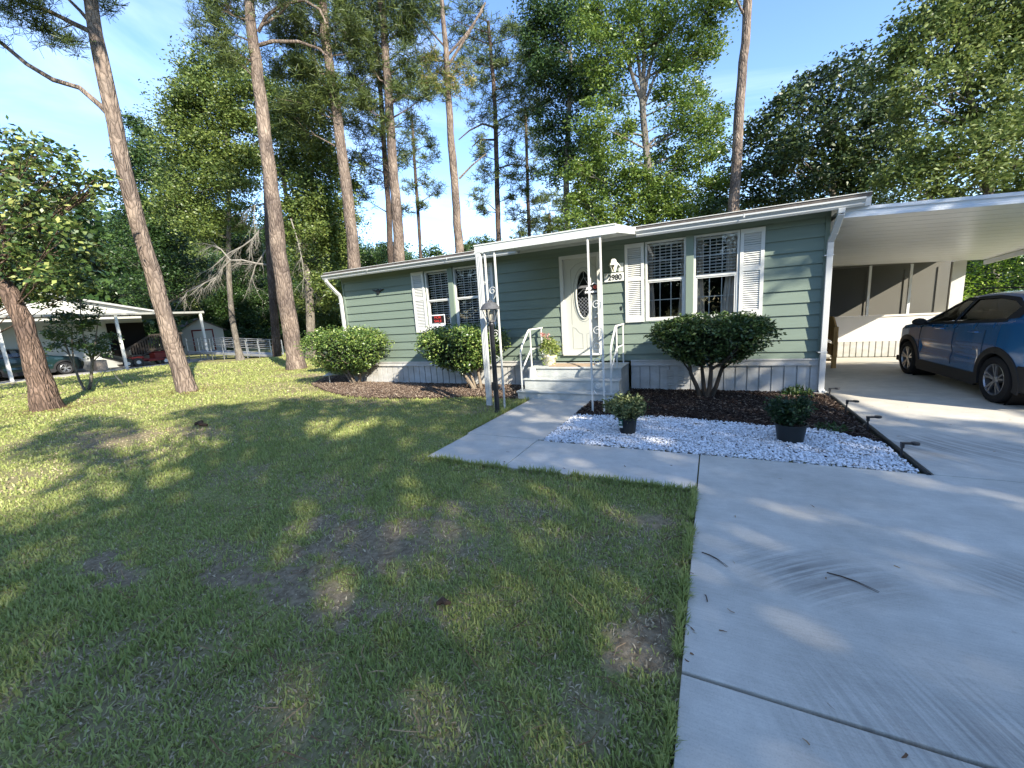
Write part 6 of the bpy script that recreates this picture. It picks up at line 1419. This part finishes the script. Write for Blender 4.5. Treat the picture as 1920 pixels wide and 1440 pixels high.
# broadleaf trees behind the house
tree('broadleaf_tree', 'dark trunked leafy tree left of the tall pale trunked one', 23.0, [(1064, 440, 14), (1062, 380, 14), (1062, 310, 13), (1066, 240, 12), (1068, 180, 10), (1070, 100, 8)],
     [(1050, 60, 40), (1030, 110, 34), (1070, 140, 40), (1040, 180, 34), (1090, 190, 34), (1060, 235, 32), (1040, 280, 28), (1095, 270, 26), (1035, 325, 24), (1090, 330, 22), (1020, 230, 24), (1110, 300, 26), (1060, 290, 26), (1085, 370, 24), (1120, 340, 24), (1110, 400, 22), (1010, 150, 30), (1000, 80, 30), (1110, 150, 30), (1010, 20, 34), (1070, 20, 40)], oak_bark, dark_leaf, 'leaf', 2.1, 5.6, 14)
tree('sweetgum_tree', 'tall bright green tree with a pale forked trunk behind the middle of the roof', 20.0, [(1224, 420, 17), (1218, 350, 16), (1212, 280, 16), (1206, 220, 15), (1203, 180, 13), (1208, 120, 9), (1204, 40, 6)],
     [(1100, 40, 40), (1150, 30, 44), (1215, 25, 48), (1280, 35, 44), (1330, 35, 34), (1345, 10, 30), (1120, 105, 42), (1180, 95, 36), (1245, 90, 42), (1300, 95, 38), (1335, 85, 24), (1140, 170, 38), (1260, 160, 40), (1300, 170, 30), (1110, 230, 36), (1160, 235, 34), (1265, 225, 34), (1310, 230, 34), (1345, 205, 20), (1130, 290, 36), (1175, 300, 32), (1250, 290, 38), (1305, 290, 36), (1350, 285, 22),
      (1120, 350, 34), (1165, 365, 36), (1240, 355, 36), (1290, 350, 36), (1340, 345, 28), (1365, 320, 18), (1140, 400, 28), (1200, 410, 30), (1260, 400, 30), (1315, 395, 26), (1220, 330, 26), (1190, 385, 28), (1150, 425, 24), (1105, 435, 26), (1235, 425, 26), (1290, 415, 26), (1350, 395, 26), (1360, 360, 26), (1085, 380, 30), (1075, 420, 26), (1175, 335, 26), (1225, 375, 28), (1275, 385, 26), (1330, 250, 24), (1080, 320, 26)], oak_bark, gum_leaf, 'leaf', 1.9, 6.0, 15,
     bare=[([(1205, 195), (1188, 150), (1172, 95), (1160, 40)], 8, 4), ([(1206, 190), (1215, 140), (1232, 80), (1250, 30)], 8, 4), ([(1207, 200), (1225, 150), (1250, 110)], 6, 3), ([(1210, 255), (1185, 250), (1160, 265)], 5, 2), ([(1214, 275), (1230, 258), (1260, 250)], 6, 3), ([(1203, 160), (1196, 110), (1190, 60)], 7, 3)], limb_mat=oak_bark, sub=16, spread=.27)
tree('magnolia_tree', 'dark glossy rounded tree behind the right end of the roof', 19.0, [(1560, 420, 16), (1562, 360, 14), (1565, 280, 10)],
     [(1440, 225, 30), (1425, 265, 34), (1415, 320, 34), (1480, 195, 34), (1470, 250, 38), (1460, 310, 40), (1520, 190, 34), (1530, 150, 28), (1575, 125, 28), (1610, 130, 28), (1540, 230, 42), (1520, 290, 42), (1590, 190, 42), (1600, 250, 42), (1580, 310, 44), (1640, 170, 34), (1650, 220, 40), (1650, 290, 44), (1500, 350, 40), (1440, 370, 34), (1560, 370, 40), (1620, 360, 44), (1405, 380, 26), (1360, 400, 26), (1330, 405, 18), (1660, 200, 30), (1680, 260, 34), (1690, 320, 36), (1560, 300, 36), (1540, 330, 36), (1480, 280, 34), (1600, 320, 36), (1640, 390, 34), (1560, 400, 30), (1480, 390, 28)], oak_bark, right_mag, 'leaf', 1.75, 8.2, 16)
tree('live_oak', 'big olive green tree towering over the carport at the right edge', 13.5, [(1860, 420, 30), (1850, 330, 26), (1835, 240, 20), (1810, 150, 14)],
     [(1700, 60, 34), (1735, 25, 36), (1780, 10, 40), (1690, 100, 30), (1735, 90, 42), (1790, 75, 46), (1850, 40, 50), (1910, 50, 50), (1670, 140, 26), (1710, 160, 38), (1770, 150, 42), (1850, 130, 50), (1920, 140, 50), (1700, 220, 36), (1800, 215, 34), (1870, 210, 44), (1930, 230, 46), (1720, 290, 42), (1780, 280, 44), (1850, 290, 48), (1920, 310, 48), (1690, 340, 36), (1740, 350, 40), (1810, 350, 44), (1880, 360, 44), (1930, 380, 44), (1820, -40, 60), (1920, -40, 60), (1990, 60, 70), (1990, 200, 70)], oak_bark, olive_leaf, 'leaf', 1.9, 8.6, 17, bare=[([(1820, 258), (1850, 238), (1870, 232)], 6, 3), ([(1890, 262), (1915, 290), (1940, 275)], 5, 3)])
# hedge beside the carport
hd = empty('tall_hedge', tuple(at(1880, 600, 15))[:2]+(0,), 'bright green tall hedge to the right of the screened porch', 'hedge')
def hedge_wall():
    n = 42000; u = rng.random(n)*16-1; z = rng.random(n)**.8*2.9; x = 5.9+u; 
    y = 17.2+.25*np.sin(u*1.7)+.35*(vnoise(x, z, 1.5, 3)-.5)+np.abs(rng.normal(0, .14, n)); z = z+.4*(vnoise(x, y, .7, 4)-.5)
    foliage('leaves', np.column_stack([x, y, np.maximum(z, .03)]), .085, .042, hedge_m, hd, up=.2)
    q = MB()
    for k in range(11): q.tube([(6+k*1.3, 17.7, -.05), (6.1+k*1.3, 17.75, 1.2), (6+k*1.3, 17.7, 2.2)], [.05, .04, .02], 6)
    q.box(5.2, 21, 17.75, 17.80, .02, 2.35) if False else None
    q.build('stems', oak_bark, hd)
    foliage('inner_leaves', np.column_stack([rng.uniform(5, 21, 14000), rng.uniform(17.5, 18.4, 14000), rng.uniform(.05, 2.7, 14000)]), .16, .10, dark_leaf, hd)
hedge_wall()

# the oaks at the left
tree('laurel_oak', 'leafy oak with a pale lichened trunk between the lawn pine and the house', 22.4, [(583, 668, 26), (583, 620, 21), (580, 560, 19), (577, 520, 17), (565, 470, 14), (550, 420, 12), (535, 360, 10), (525, 280, 8)],
     [(545, 200, 40), (590, 250, 42), (545, 260, 40), (620, 300, 38), (575, 320, 44), (540, 330, 34), (625, 350, 40), (590, 375, 46), (560, 400, 40), (640, 400, 34), (620, 430, 44), (580, 450, 42), (640, 460, 34), (610, 500, 38), (575, 510, 28), (630, 540, 26), (612, 570, 22), (600, 170, 34), (560, 140, 36)], oak_bark, oak_leaf, 'leaf', 2.4, 5.6, 18, flat=1)
tree('laurel_oak', 'large bright leafy oak filling the gap between the two lawn pines', 25.0, [(446, 650, 15), (436, 600, 14), (430, 540, 13), (428, 470, 12), (430, 380, 10), (425, 280, 8), (420, 200, 5)],
     [(380, 130, 34), (420, 140, 40), (455, 150, 34), (365, 165, 34), (345, 200, 34), (400, 200, 46), (450, 215, 40), (335, 245, 38), (385, 265, 46), (440, 280, 44), (345, 300, 42), (400, 330, 44), (450, 345, 40), (350, 355, 40), (395, 390, 42), (330, 400, 34), (445, 400, 34), (480, 300, 30), (478, 230, 26), (500, 170, 34), (520, 240, 26), (375, 435, 34)], oak_bark, oak_leaf, 'leaf', 2.5, 5.4, 19)
tree('dark_oak', 'dark green oak just right of the near leaning pine', 29.0, [(305, 640, 12), (300, 560, 11), (290, 460, 9), (285, 360, 7)],
     [(262, 235, 22), (285, 260, 26), (255, 275, 24), (245, 320, 26), (290, 310, 38), (320, 330, 34), (260, 370, 34), (310, 390, 40), (330, 440, 36), (280, 430, 36), (240, 420, 30), (300, 480, 38), (340, 500, 34), (250, 480, 30), (300, 530, 34), (350, 550, 26), (260, 540, 28), (400, 520, 22), (470, 480, 30), (430, 450, 32)], oak_bark, dark_leaf, 'leaf', 2.4, 4.8, 20)
# a dead grey limb hanging in front of the dark wood
dl = empty('dead_limb_tree', tuple(at(512, 650, 21))[:2]+(0,), 'dark trunked tree behind the lawn pine with bleached dead twiggy limbs hanging left', 'tree')
def deadlimb():
    q = MB(); dh = 21.0
    q.tube([at(520, 668, dh), at(515, 600, dh), at(507, 500, dh), at(502, 400, dh), at(498, 300, dh), at(490, 160, dh)], [.21, .19, .17, .15, .13, .08], 12); q.build('trunk', pine_bark_d, dl, smooth=True)
    q = MB(); rr = random.Random(5); k = mpp(450, 450, dh)
    def grow(p, d_, r_, l_, lev):
        pts = [p]; rs2 = [r_]; n = 5
        for i in range(n):
            d_ = (d_+Vector((rr.uniform(-.25, .25), rr.uniform(-.25, .25), rr.uniform(-.28, .16)))).normalized(); p = p+d_*l_/n; pts.append(p); rs2.append(r_*(1-.7*(i+1)/n))
        q.tube(pts, rs2, 5)
        if lev:
            for i in range(4 if lev > 1 else 5):
                j = rr.randint(1, n); dd = (d_+Vector((rr.uniform(-.9, .9), rr.uniform(-.9, .9), rr.uniform(-.9, .45)))).normalized(); grow(pts[j], dd, rs2[j]*.55, l_*rr.uniform(.4, .65), lev-1)
    def path(P, w0):
        pts = [at(x, y, dh) for x, y in P]; n = len(pts); q.tube(pts, [w0*k*.32*(1-.65*i/(n-1)) for i in range(n)], 6, jitter=.2)
        for i in range(1, n):
            for _ in range(3): grow(pts[i], (pts[i]-pts[i-1]).normalized()+Vector((rr.uniform(-.5, .5), rr.uniform(-.5, .5), rr.uniform(-.9, .1))), w0*k*.10, rr.uniform(.6, 1.3), 2)
    path([(505, 497), (480, 494), (455, 488), (432, 488), (418, 502), (405, 520), (385, 530), (350, 548)], 7); path([(500, 422), (488, 430), (474, 448), (455, 462), (430, 474), (400, 500)], 6); path([(502, 380), (478, 385), (476, 405), (478, 430)], 4); path([(432, 488), (415, 468), (402, 460)], 5); path([(505, 460), (495, 475), (478, 500), (472, 520)], 5); path([(545, 410), (555, 440), (565, 480), (570, 520)], 4)
    q.build('dead_limbs', pale_bark, dl)
deadlimb()

# magnolia at the left edge: thick furrowed trunk, big glossy leaves
tree('magnolia_tree', 'big leaved magnolia with a thick furrowed trunk at the left edge', 10.4, [(90, 768, 78), (78, 720, 66), (62, 660, 56), (42, 600, 52), (20, 550, 50), (-20, 500, 46), (-50, 440, 40), (-80, 360, 34), (-100, 280, 26)],
     [(20, 260, 22), (45, 275, 26), (5, 300, 30), (70, 290, 26), (100, 280, 20), (40, 320, 34), (85, 330, 34), (125, 310, 26), (150, 330, 24), (20, 360, 34), (65, 370, 34), (110, 360, 30), (150, 355, 24), (180, 335, 20), (100, 390, 26), (140, 385, 24), (60, 400, 26), (15, 400, 26), (0, 340, 30), (190, 350, 16), (205, 330, 14), (30, 430, 26), (70, 440, 26), (110, 430, 24), (20, 470, 26), (60, 485, 26), (100, 475, 24), (140, 455, 20), (30, 520, 24), (80, 520, 22)], big_bark, mag_leaf, 'leaf', 0.95, 12.5, 21, ddepth=.9, flare=.5, spread=.34,
     bare=[([(-20, 500), (14, 475), (4, 440), (-10, 400)], 16, 9), ([(-60, 420), (0, 395), (60, 380), (130, 368), (170, 350)], 6, 2), ([(-20, 510), (20, 480), (60, 470), (110, 480)], 5, 2), ([(-70, 380), (0, 330), (60, 300), (100, 285)], 5, 2), ([(-10, 545), (30, 560), (45, 568)], 6, 3)])
tree('magnolia_bough', 'low leafy bough of small trees hanging before the white house', 12.6, [(-40, 720, 14), (-30, 600, 12), (-10, 520, 10)], [(20, 500, 28), (60, 510, 26), (30, 535, 26), (75, 540, 22), (105, 530, 22), (10, 560, 20), (100, 560, 16), (130, 510, 24), (60, 555, 18), (150, 540, 18), (40, 470, 22), (-10, 480, 30), (-20, 540, 30)], big_bark, mag_leaf, 'leaf', 1.8, 9, 22)
tree('crape_myrtle', 'small multi stemmed tree with dark leaves in front of the neighbour carport', 14.2, [(167, 742, 10), (170, 720, 8.5), (172, 695, 8), (173, 678, 8)],
     [(128, 590, 14), (105, 605, 14), (150, 600, 14), (118, 630, 18), (140, 640, 16), (150, 570, 12), (160, 615, 14), (175, 600, 12), (190, 640, 14), (200, 655, 12), (165, 650, 12), (210, 630, 10), (95, 625, 10), (180, 665, 10), (100, 650, 10), (185, 580, 9), (135, 560, 12)], oak_bark, dark_leaf, 'leaf', 1.5, 6, 23, limbs=False,
     bare=[([(165, 744), (150, 715), (140, 690), (128, 660), (115, 625)], 7, 3), ([(173, 680), (166, 655), (158, 640), (152, 600), (150, 560)], 5, 2), ([(173, 680), (178, 655), (181, 625), (185, 590)], 5, 2), ([(140, 690), (135, 650), (135, 600)], 4, 2), ([(172, 680), (185, 668), (200, 650)], 3, 2), ([(130, 665), (110, 650), (92, 630)], 3, 1.5)], flare=.3)
tree('pine_tree', 'pale slim pine trunk seen through the magnolia leaves', 30.0, [(48, 560, 9), (38, 480, 9), (30, 400, 8.5), (24, 370, 8), (15, 300, 7)], [(10, 330, 24), (50, 340, 20)], pine_bark, needle, 'pine', 1.0, 5, 24, GP, limbs=False)

# the wood beyond: separate trees, farther off
def wood():
    rs_ = np.random.default_rng(40); i = 0
    lab = ['dark pine with open branches against the pale sky, left of the near leaning pine', 'second open branched dark pine left of the near leaning pine', 'bushy green tree above the neighbour roof', 'tree behind the gable of the white house', 'yellow green tree directly above the white shed', 'pale trunked tree right of the white shed',
           'dark tree above the metal ramp', 'leaning trunked tree above the end of the ramp', 'deep green tree behind the far low house', 'shaded tree between the two lawn pines near the ground', 'dark tree right behind the lawn pine', 'bushy tree at the left corner of the green house', 'tree behind the left downspout', 'dark background tree at the far left edge']
    spec = [(95, 34, 'pine', 390, 490, 9), (150, 38, 'pine', 400, 500, 8), (205, 42, 'd', 470, 570, 6), (250, 40, 'd', 500, 600, 6), (385, 46, 'o', 560, 640, 7), (350, 50, 'o', 520, 610, 8), (440, 44, 'd', 520, 620, 9), (480, 50, 'o', 560, 630, 9), (470, 62, 'd', 570, 640, 5), (520, 48, 'd', 540, 640, 6), (545, 44, 'd', 520, 640, 8), (625, 40, 'o', 560, 640, 7), (660, 36, 'd', 500, 580, 6), (10, 36, 'd', 440, 560, 8)]
    for (px, dh, kd, y0, y1, wpx) in spec:
        bl = []
        for k in range(17 if kd != 'pine' else 14):
            bl.append((px+rs_.uniform(-50, 50), rs_.uniform(y0-34, y1), rs_.uniform(16, 30)))
        tree('woodland_tree', lab[i], dh, [(px+4, 650, wpx), (px, 600, wpx*.9), (px-8, y0+10, wpx*.6)], bl, pine_bark_d if kd != 'o' else oak_bark, {'pine': needle, 'd': dark_leaf, 'o': oak_leaf}[kd], 'pine' if kd == 'pine' else 'leaf', 2.1 if kd != 'pine' else .9, 3.9, 50+i, 'woodland trees beyond the far lawn', limbs=kd == 'pine'); i += 1
wood()
# the far off wood behind everything, one mass
def far_wood():
    rs_ = np.random.default_rng(77); B = []
    for px in np.arange(-160, 2100, 26):
        # lower behind the house, higher to the left
        dh = rs_.uniform(62, 78); y0 = 520 if px < 640 else (470 if px < 1350 else 420)
        hor = 640-0.072*(px-560); top = 500 if px > 660 else (470 if px < 230 else 430)
        for y in np.arange(top+rs_.uniform(-25, 25), hor+10, 20): B.append((at(px+rs_.uniform(-14, 14), y+rs_.uniform(-8, 8), dh), rs_.uniform(18, 30)*mpp(px, 600, dh)))
    L_ = .42; P = crown_points(B, L_*L_*.25, 2.2, 11, .32, rs_); P = P[P[:, 2] > .2]; V, Fq = leaves_np(P, L_, L_*.55)
    tag(put('far_woodland', np_mesh('far_woodland', V, [Fq], [dark_leaf])), 'dense dark far woodland closing the view behind the lawns', 'woodland', kind='stuff')
far_wood()
# woodland across the street, behind the camera (seen in the window glass)
def street_wood():
    rs_ = np.random.default_rng(78); B = []
    for a in np.arange(R(70), R(292), .05):
        for z in (1.5, 4, 6.5, 9): r_ = rs_.uniform(40, 48); B.append((Vector((r_*math.sin(a), r_*math.cos(a), z+rs_.uniform(-1, 1))), rs_.uniform(1.8, 2.8)))
    P = crown_points(B, .12, 1.6, 9, .34, rs_); P = P[P[:, 2] > .2]; V, Fq = leaves_np(P, .6, .4)
    tag(put('street_woodland', np_mesh('street_woodland', V, [Fq], [dark_leaf])), 'belt of woodland across the street behind the camera', 'woodland', kind='stuff')
street_wood()
tuft = empty('shrub_row', tuple(at(490, 650, 42))[:2]+(0,), 'low dark shrubs growing beyond the end of the metal ramp', 'shrubs')
B = [(at(x, y, 42), 14*mpp(x, y, 42)) for x in range(425, 545, 14) for y in (628, 640, 650)]
P = crown_points(B, .02, 2.2, 9, .3, rng); P = P[P[:, 2] > .02]; foliage('leaves', P, .22, .12, dark_leaf, tuft)
q = MB(); 
for x in range(430, 545, 20): p_ = at(x, 640, 42); q.tube([(p_.x, p_.y, -.05), (p_.x, p_.y, 1.0)], .04, 5)
q.build('stems', oak_bark, tuft)

# ------------------------------------------------------------------ trees out of frame, towards the sun, whose shade falls on the yard
def shade_trees():
    rs_ = np.random.default_rng(91); S = np.array(SUN); n = 74000
    poly = np.array([(-9.3, 6.6), (-7.2, 6.6), (-5.0, 6.9), (-3.4, 7.6), (-2.4, 8.8), (1.2, 9.0), (1.5, 7.2), (4.5, 6.6), (7.5, 6.8), (7.5, -7), (-4, -7), (-5.2, -1), (-6.4, 1.1), (-7.5, 2.4), (-8.3, 3.5), (-10.6, 4.0), (-11.0, 4.8)])
    g = sample_poly(poly, n); d = sdist(g[:, 0], g[:, 1], poly)
    # sun patches where the crowns leave gaps
    gap = .55*vnoise(g[:, 0], g[:, 1], .55, 31)+.45*vnoise(g[:, 0], g[:, 1], 1.6, 32)
    p_keep = np.clip((d+.10)/.9, .25, 1)*np.where((gap > .68) & (g[:, 0] < -4.5), .2, 1)
    p_keep *= np.where((g[:, 0] < -5.6) & (g[:, 1] < 4), .45, np.where(g[:, 0] < -.2, .74, 1))
    for (x, y, rx, ry, k_) in ((-5.6, 4.55, 1.0, .5, 0), (-4.95, 5.0, .4, .22, .2), (-4.4, 2.6, .6, .16, .4), (-9.0, 5.4, .5, .3, .3), (-7.3, 3.3, .7, .2, .2), (2.6, 7.35, 2.2, .42, 0), (3.0, 6.1, 1.8, .2, .35), (2.6, 5.0, 1.4, .2, .4), (1.1, 3.35, .95, .26, .5), (2.4, 4.2, 1.3, .18, .45), (-1.7, 5.75, .35, .22, .1), (-2.7, 5.9, .7, .3, .45), (-1.6, 4.1, .5, .2, .5), (3.6, 6.7, .8, .2, .1)):
        dx, dy = g[:, 0]-x, g[:, 1]-y; a_ = (-.75*dx+.30*dy)/.81; b_ = (.30*dx+.75*dy)/.81
        q_ = (a_/rx)**2+(b_/ry)**2; p_keep *= np.clip(q_-.45, k_, 1)
    g = g[rs_.random(len(g)) < p_keep]
    poly2 = np.array([(-3.0, 10.0), (1.0, 9.9), (1.2, 8.5), (4.6, 8.2), (4.6, 12.3), (1.0, 12.3), (.8, 10.9), (-2.6, 10.9)])
    g2 = sample_poly(poly2, 2600); g2 = g2[rs_.random(len(g2)) < np.clip(.4+sdist(g2[:, 0], g2[:, 1], poly2)/.4, 0, 1)]; g = np.concatenate([g, g2])
    poly3 = np.array([(-13, 3.9), (-8.3, 3.6), (-6.3, 1.1), (-8.5, .2), (-14, 2.2)]); g3 = sample_poly(poly3, 5200); k3 = .6*vnoise(g3[:, 0]*.3, g3[:, 1]*1.3+g3[:, 0]*.6, 1.0, 71)+.4*vnoise(g3[:, 0]*.5, g3[:, 1]*1.6, 2.2, 72); g = np.concatenate([g, g3[(k3 > .50) & (rs_.random(len(g3)) < .55)]])
    # crown heights: clumps at varying height, each over its own piece of ground
    h = 8.5+4.0*vnoise(g[:, 0], g[:, 1], .6, 33)+rs_.normal(0, .55, len(g)); h = np.clip(h, 6.6, 14)
    P = np.column_stack([g, np.zeros(len(g))])+S[None]*(h/S[2])[:, None]
    labs = ['broad oak out of frame behind the camera, shading the near lawn', 'oak out of frame behind the driveway, shading the pebbles and concrete', 'oak out of frame to the far right, shading the front of the drive', 'oak out of frame behind, shading the left of the lawn']
    seeds_ = np.array([(8.5, -5.0), (14.5, -3.0), (19.5, -4.5), (9.0, -10.5)]); dd = ((P[:, None, :2]-seeds_[None])**2).sum(2); who = dd.argmin(1)
    for i, (x, y) in enumerate(seeds_):
        Pi = P[who == i]
        if len(Pi) < 50: continue
        t_ = empty('shade_oak', (x, y, 0), labs[i], 'tree'); q = MB(); top = Vector((x, y, 8.5)); q.tube([(x, y, -.1), (x+.1, y, 3), (x, y+.1, 6), top], [.38, .28, .24, .15], 14); q.build('trunk', oak_bark, t_, smooth=True)
        q = MB(); idx = rs_.choice(len(Pi), 34, replace=False)
        for j in idx: e1 = Vector(tuple(Pi[j])); s0 = Vector((x, y, min(6+rs_.random()*2, e1.z-.5))); q.tube([s0, s0.lerp(e1, .5)+Vector((0, 0, .3)), e1], [.09, .06, .02], 5)
        q.build('limbs', oak_bark, t_); V, Fq = leaves_np(Pi, .21, .12); put('crown', np_mesh('crown', V, [Fq], [oak_leaf]), t_)
shade_trees()
def side_shade():
    rs_ = np.random.default_rng(17); S = np.array(SUN)
    # unseen shade casters: a far left pine and leaves added above the near leaning pine
    for nm, poly, n, h0, h1, own in (('edge_pine', [(-35, 0), (-26.5, 0), (-25, 4), (-26.5, 8.5), (-35, 8.5)], 5200, 7.5, 11.5, None), ('upper', [(-35, 9.5), (-29, 9.5), (-28, 16), (-34, 16.5)], 3600, 12.5, 15.5, 1)):
        g = sample_poly(poly, n); k = vnoise(g[:, 0], g[:, 1], .6, 61); g = g[k > .36]; h = h0+(h1-h0)*vnoise(g[:, 0], g[:, 1], .7, 62)+rs_.normal(0, .4, len(g))
        P = np.column_stack([g, np.zeros(len(g))])+S[None]*(h/S[2])[:, None]; V, Fq = leaves_np(P, .34, .16)
        if own:
            par = next(o for o in bpy.data.objects if o.get('label', '').startswith('near leaning pine')); put('shade_crown', np_mesh('shade_crown', V, [Fq], [needle]), par); q = MB()  # leaf cloud added out of view to shade the neighbour's carport
            for j in rs_.choice(len(P), 9, replace=False): e1 = Vector(tuple(P[j])); s0 = at(150, -150, 12.05); q.tube([s0, s0.lerp(e1, .5)+Vector((0, 0, .3)), e1], [.09, .06, .02], 5)
            q.build('shade_limbs', pine_bark, par)
        else:
            c = P.mean(0); t_ = empty('edge_pine', (c[0], c[1], 0), 'pine out of frame at the far left whose shade falls on the neighbour carport', 'tree'); q = MB(); q.tube([(c[0], c[1], -.1), (c[0], c[1], 5), (c[0], c[1], 11)], [.3, .24, .1], 12); q.build('trunk', pine_bark, t_, smooth=True)
            put('crown', np_mesh('crown', V, [Fq], [needle]), t_)
side_shade()
print('faces', sum(len(o.data.polygons) for o in bpy.data.objects if o.type == 'MESH'), 'objects', len(bpy.data.objects))
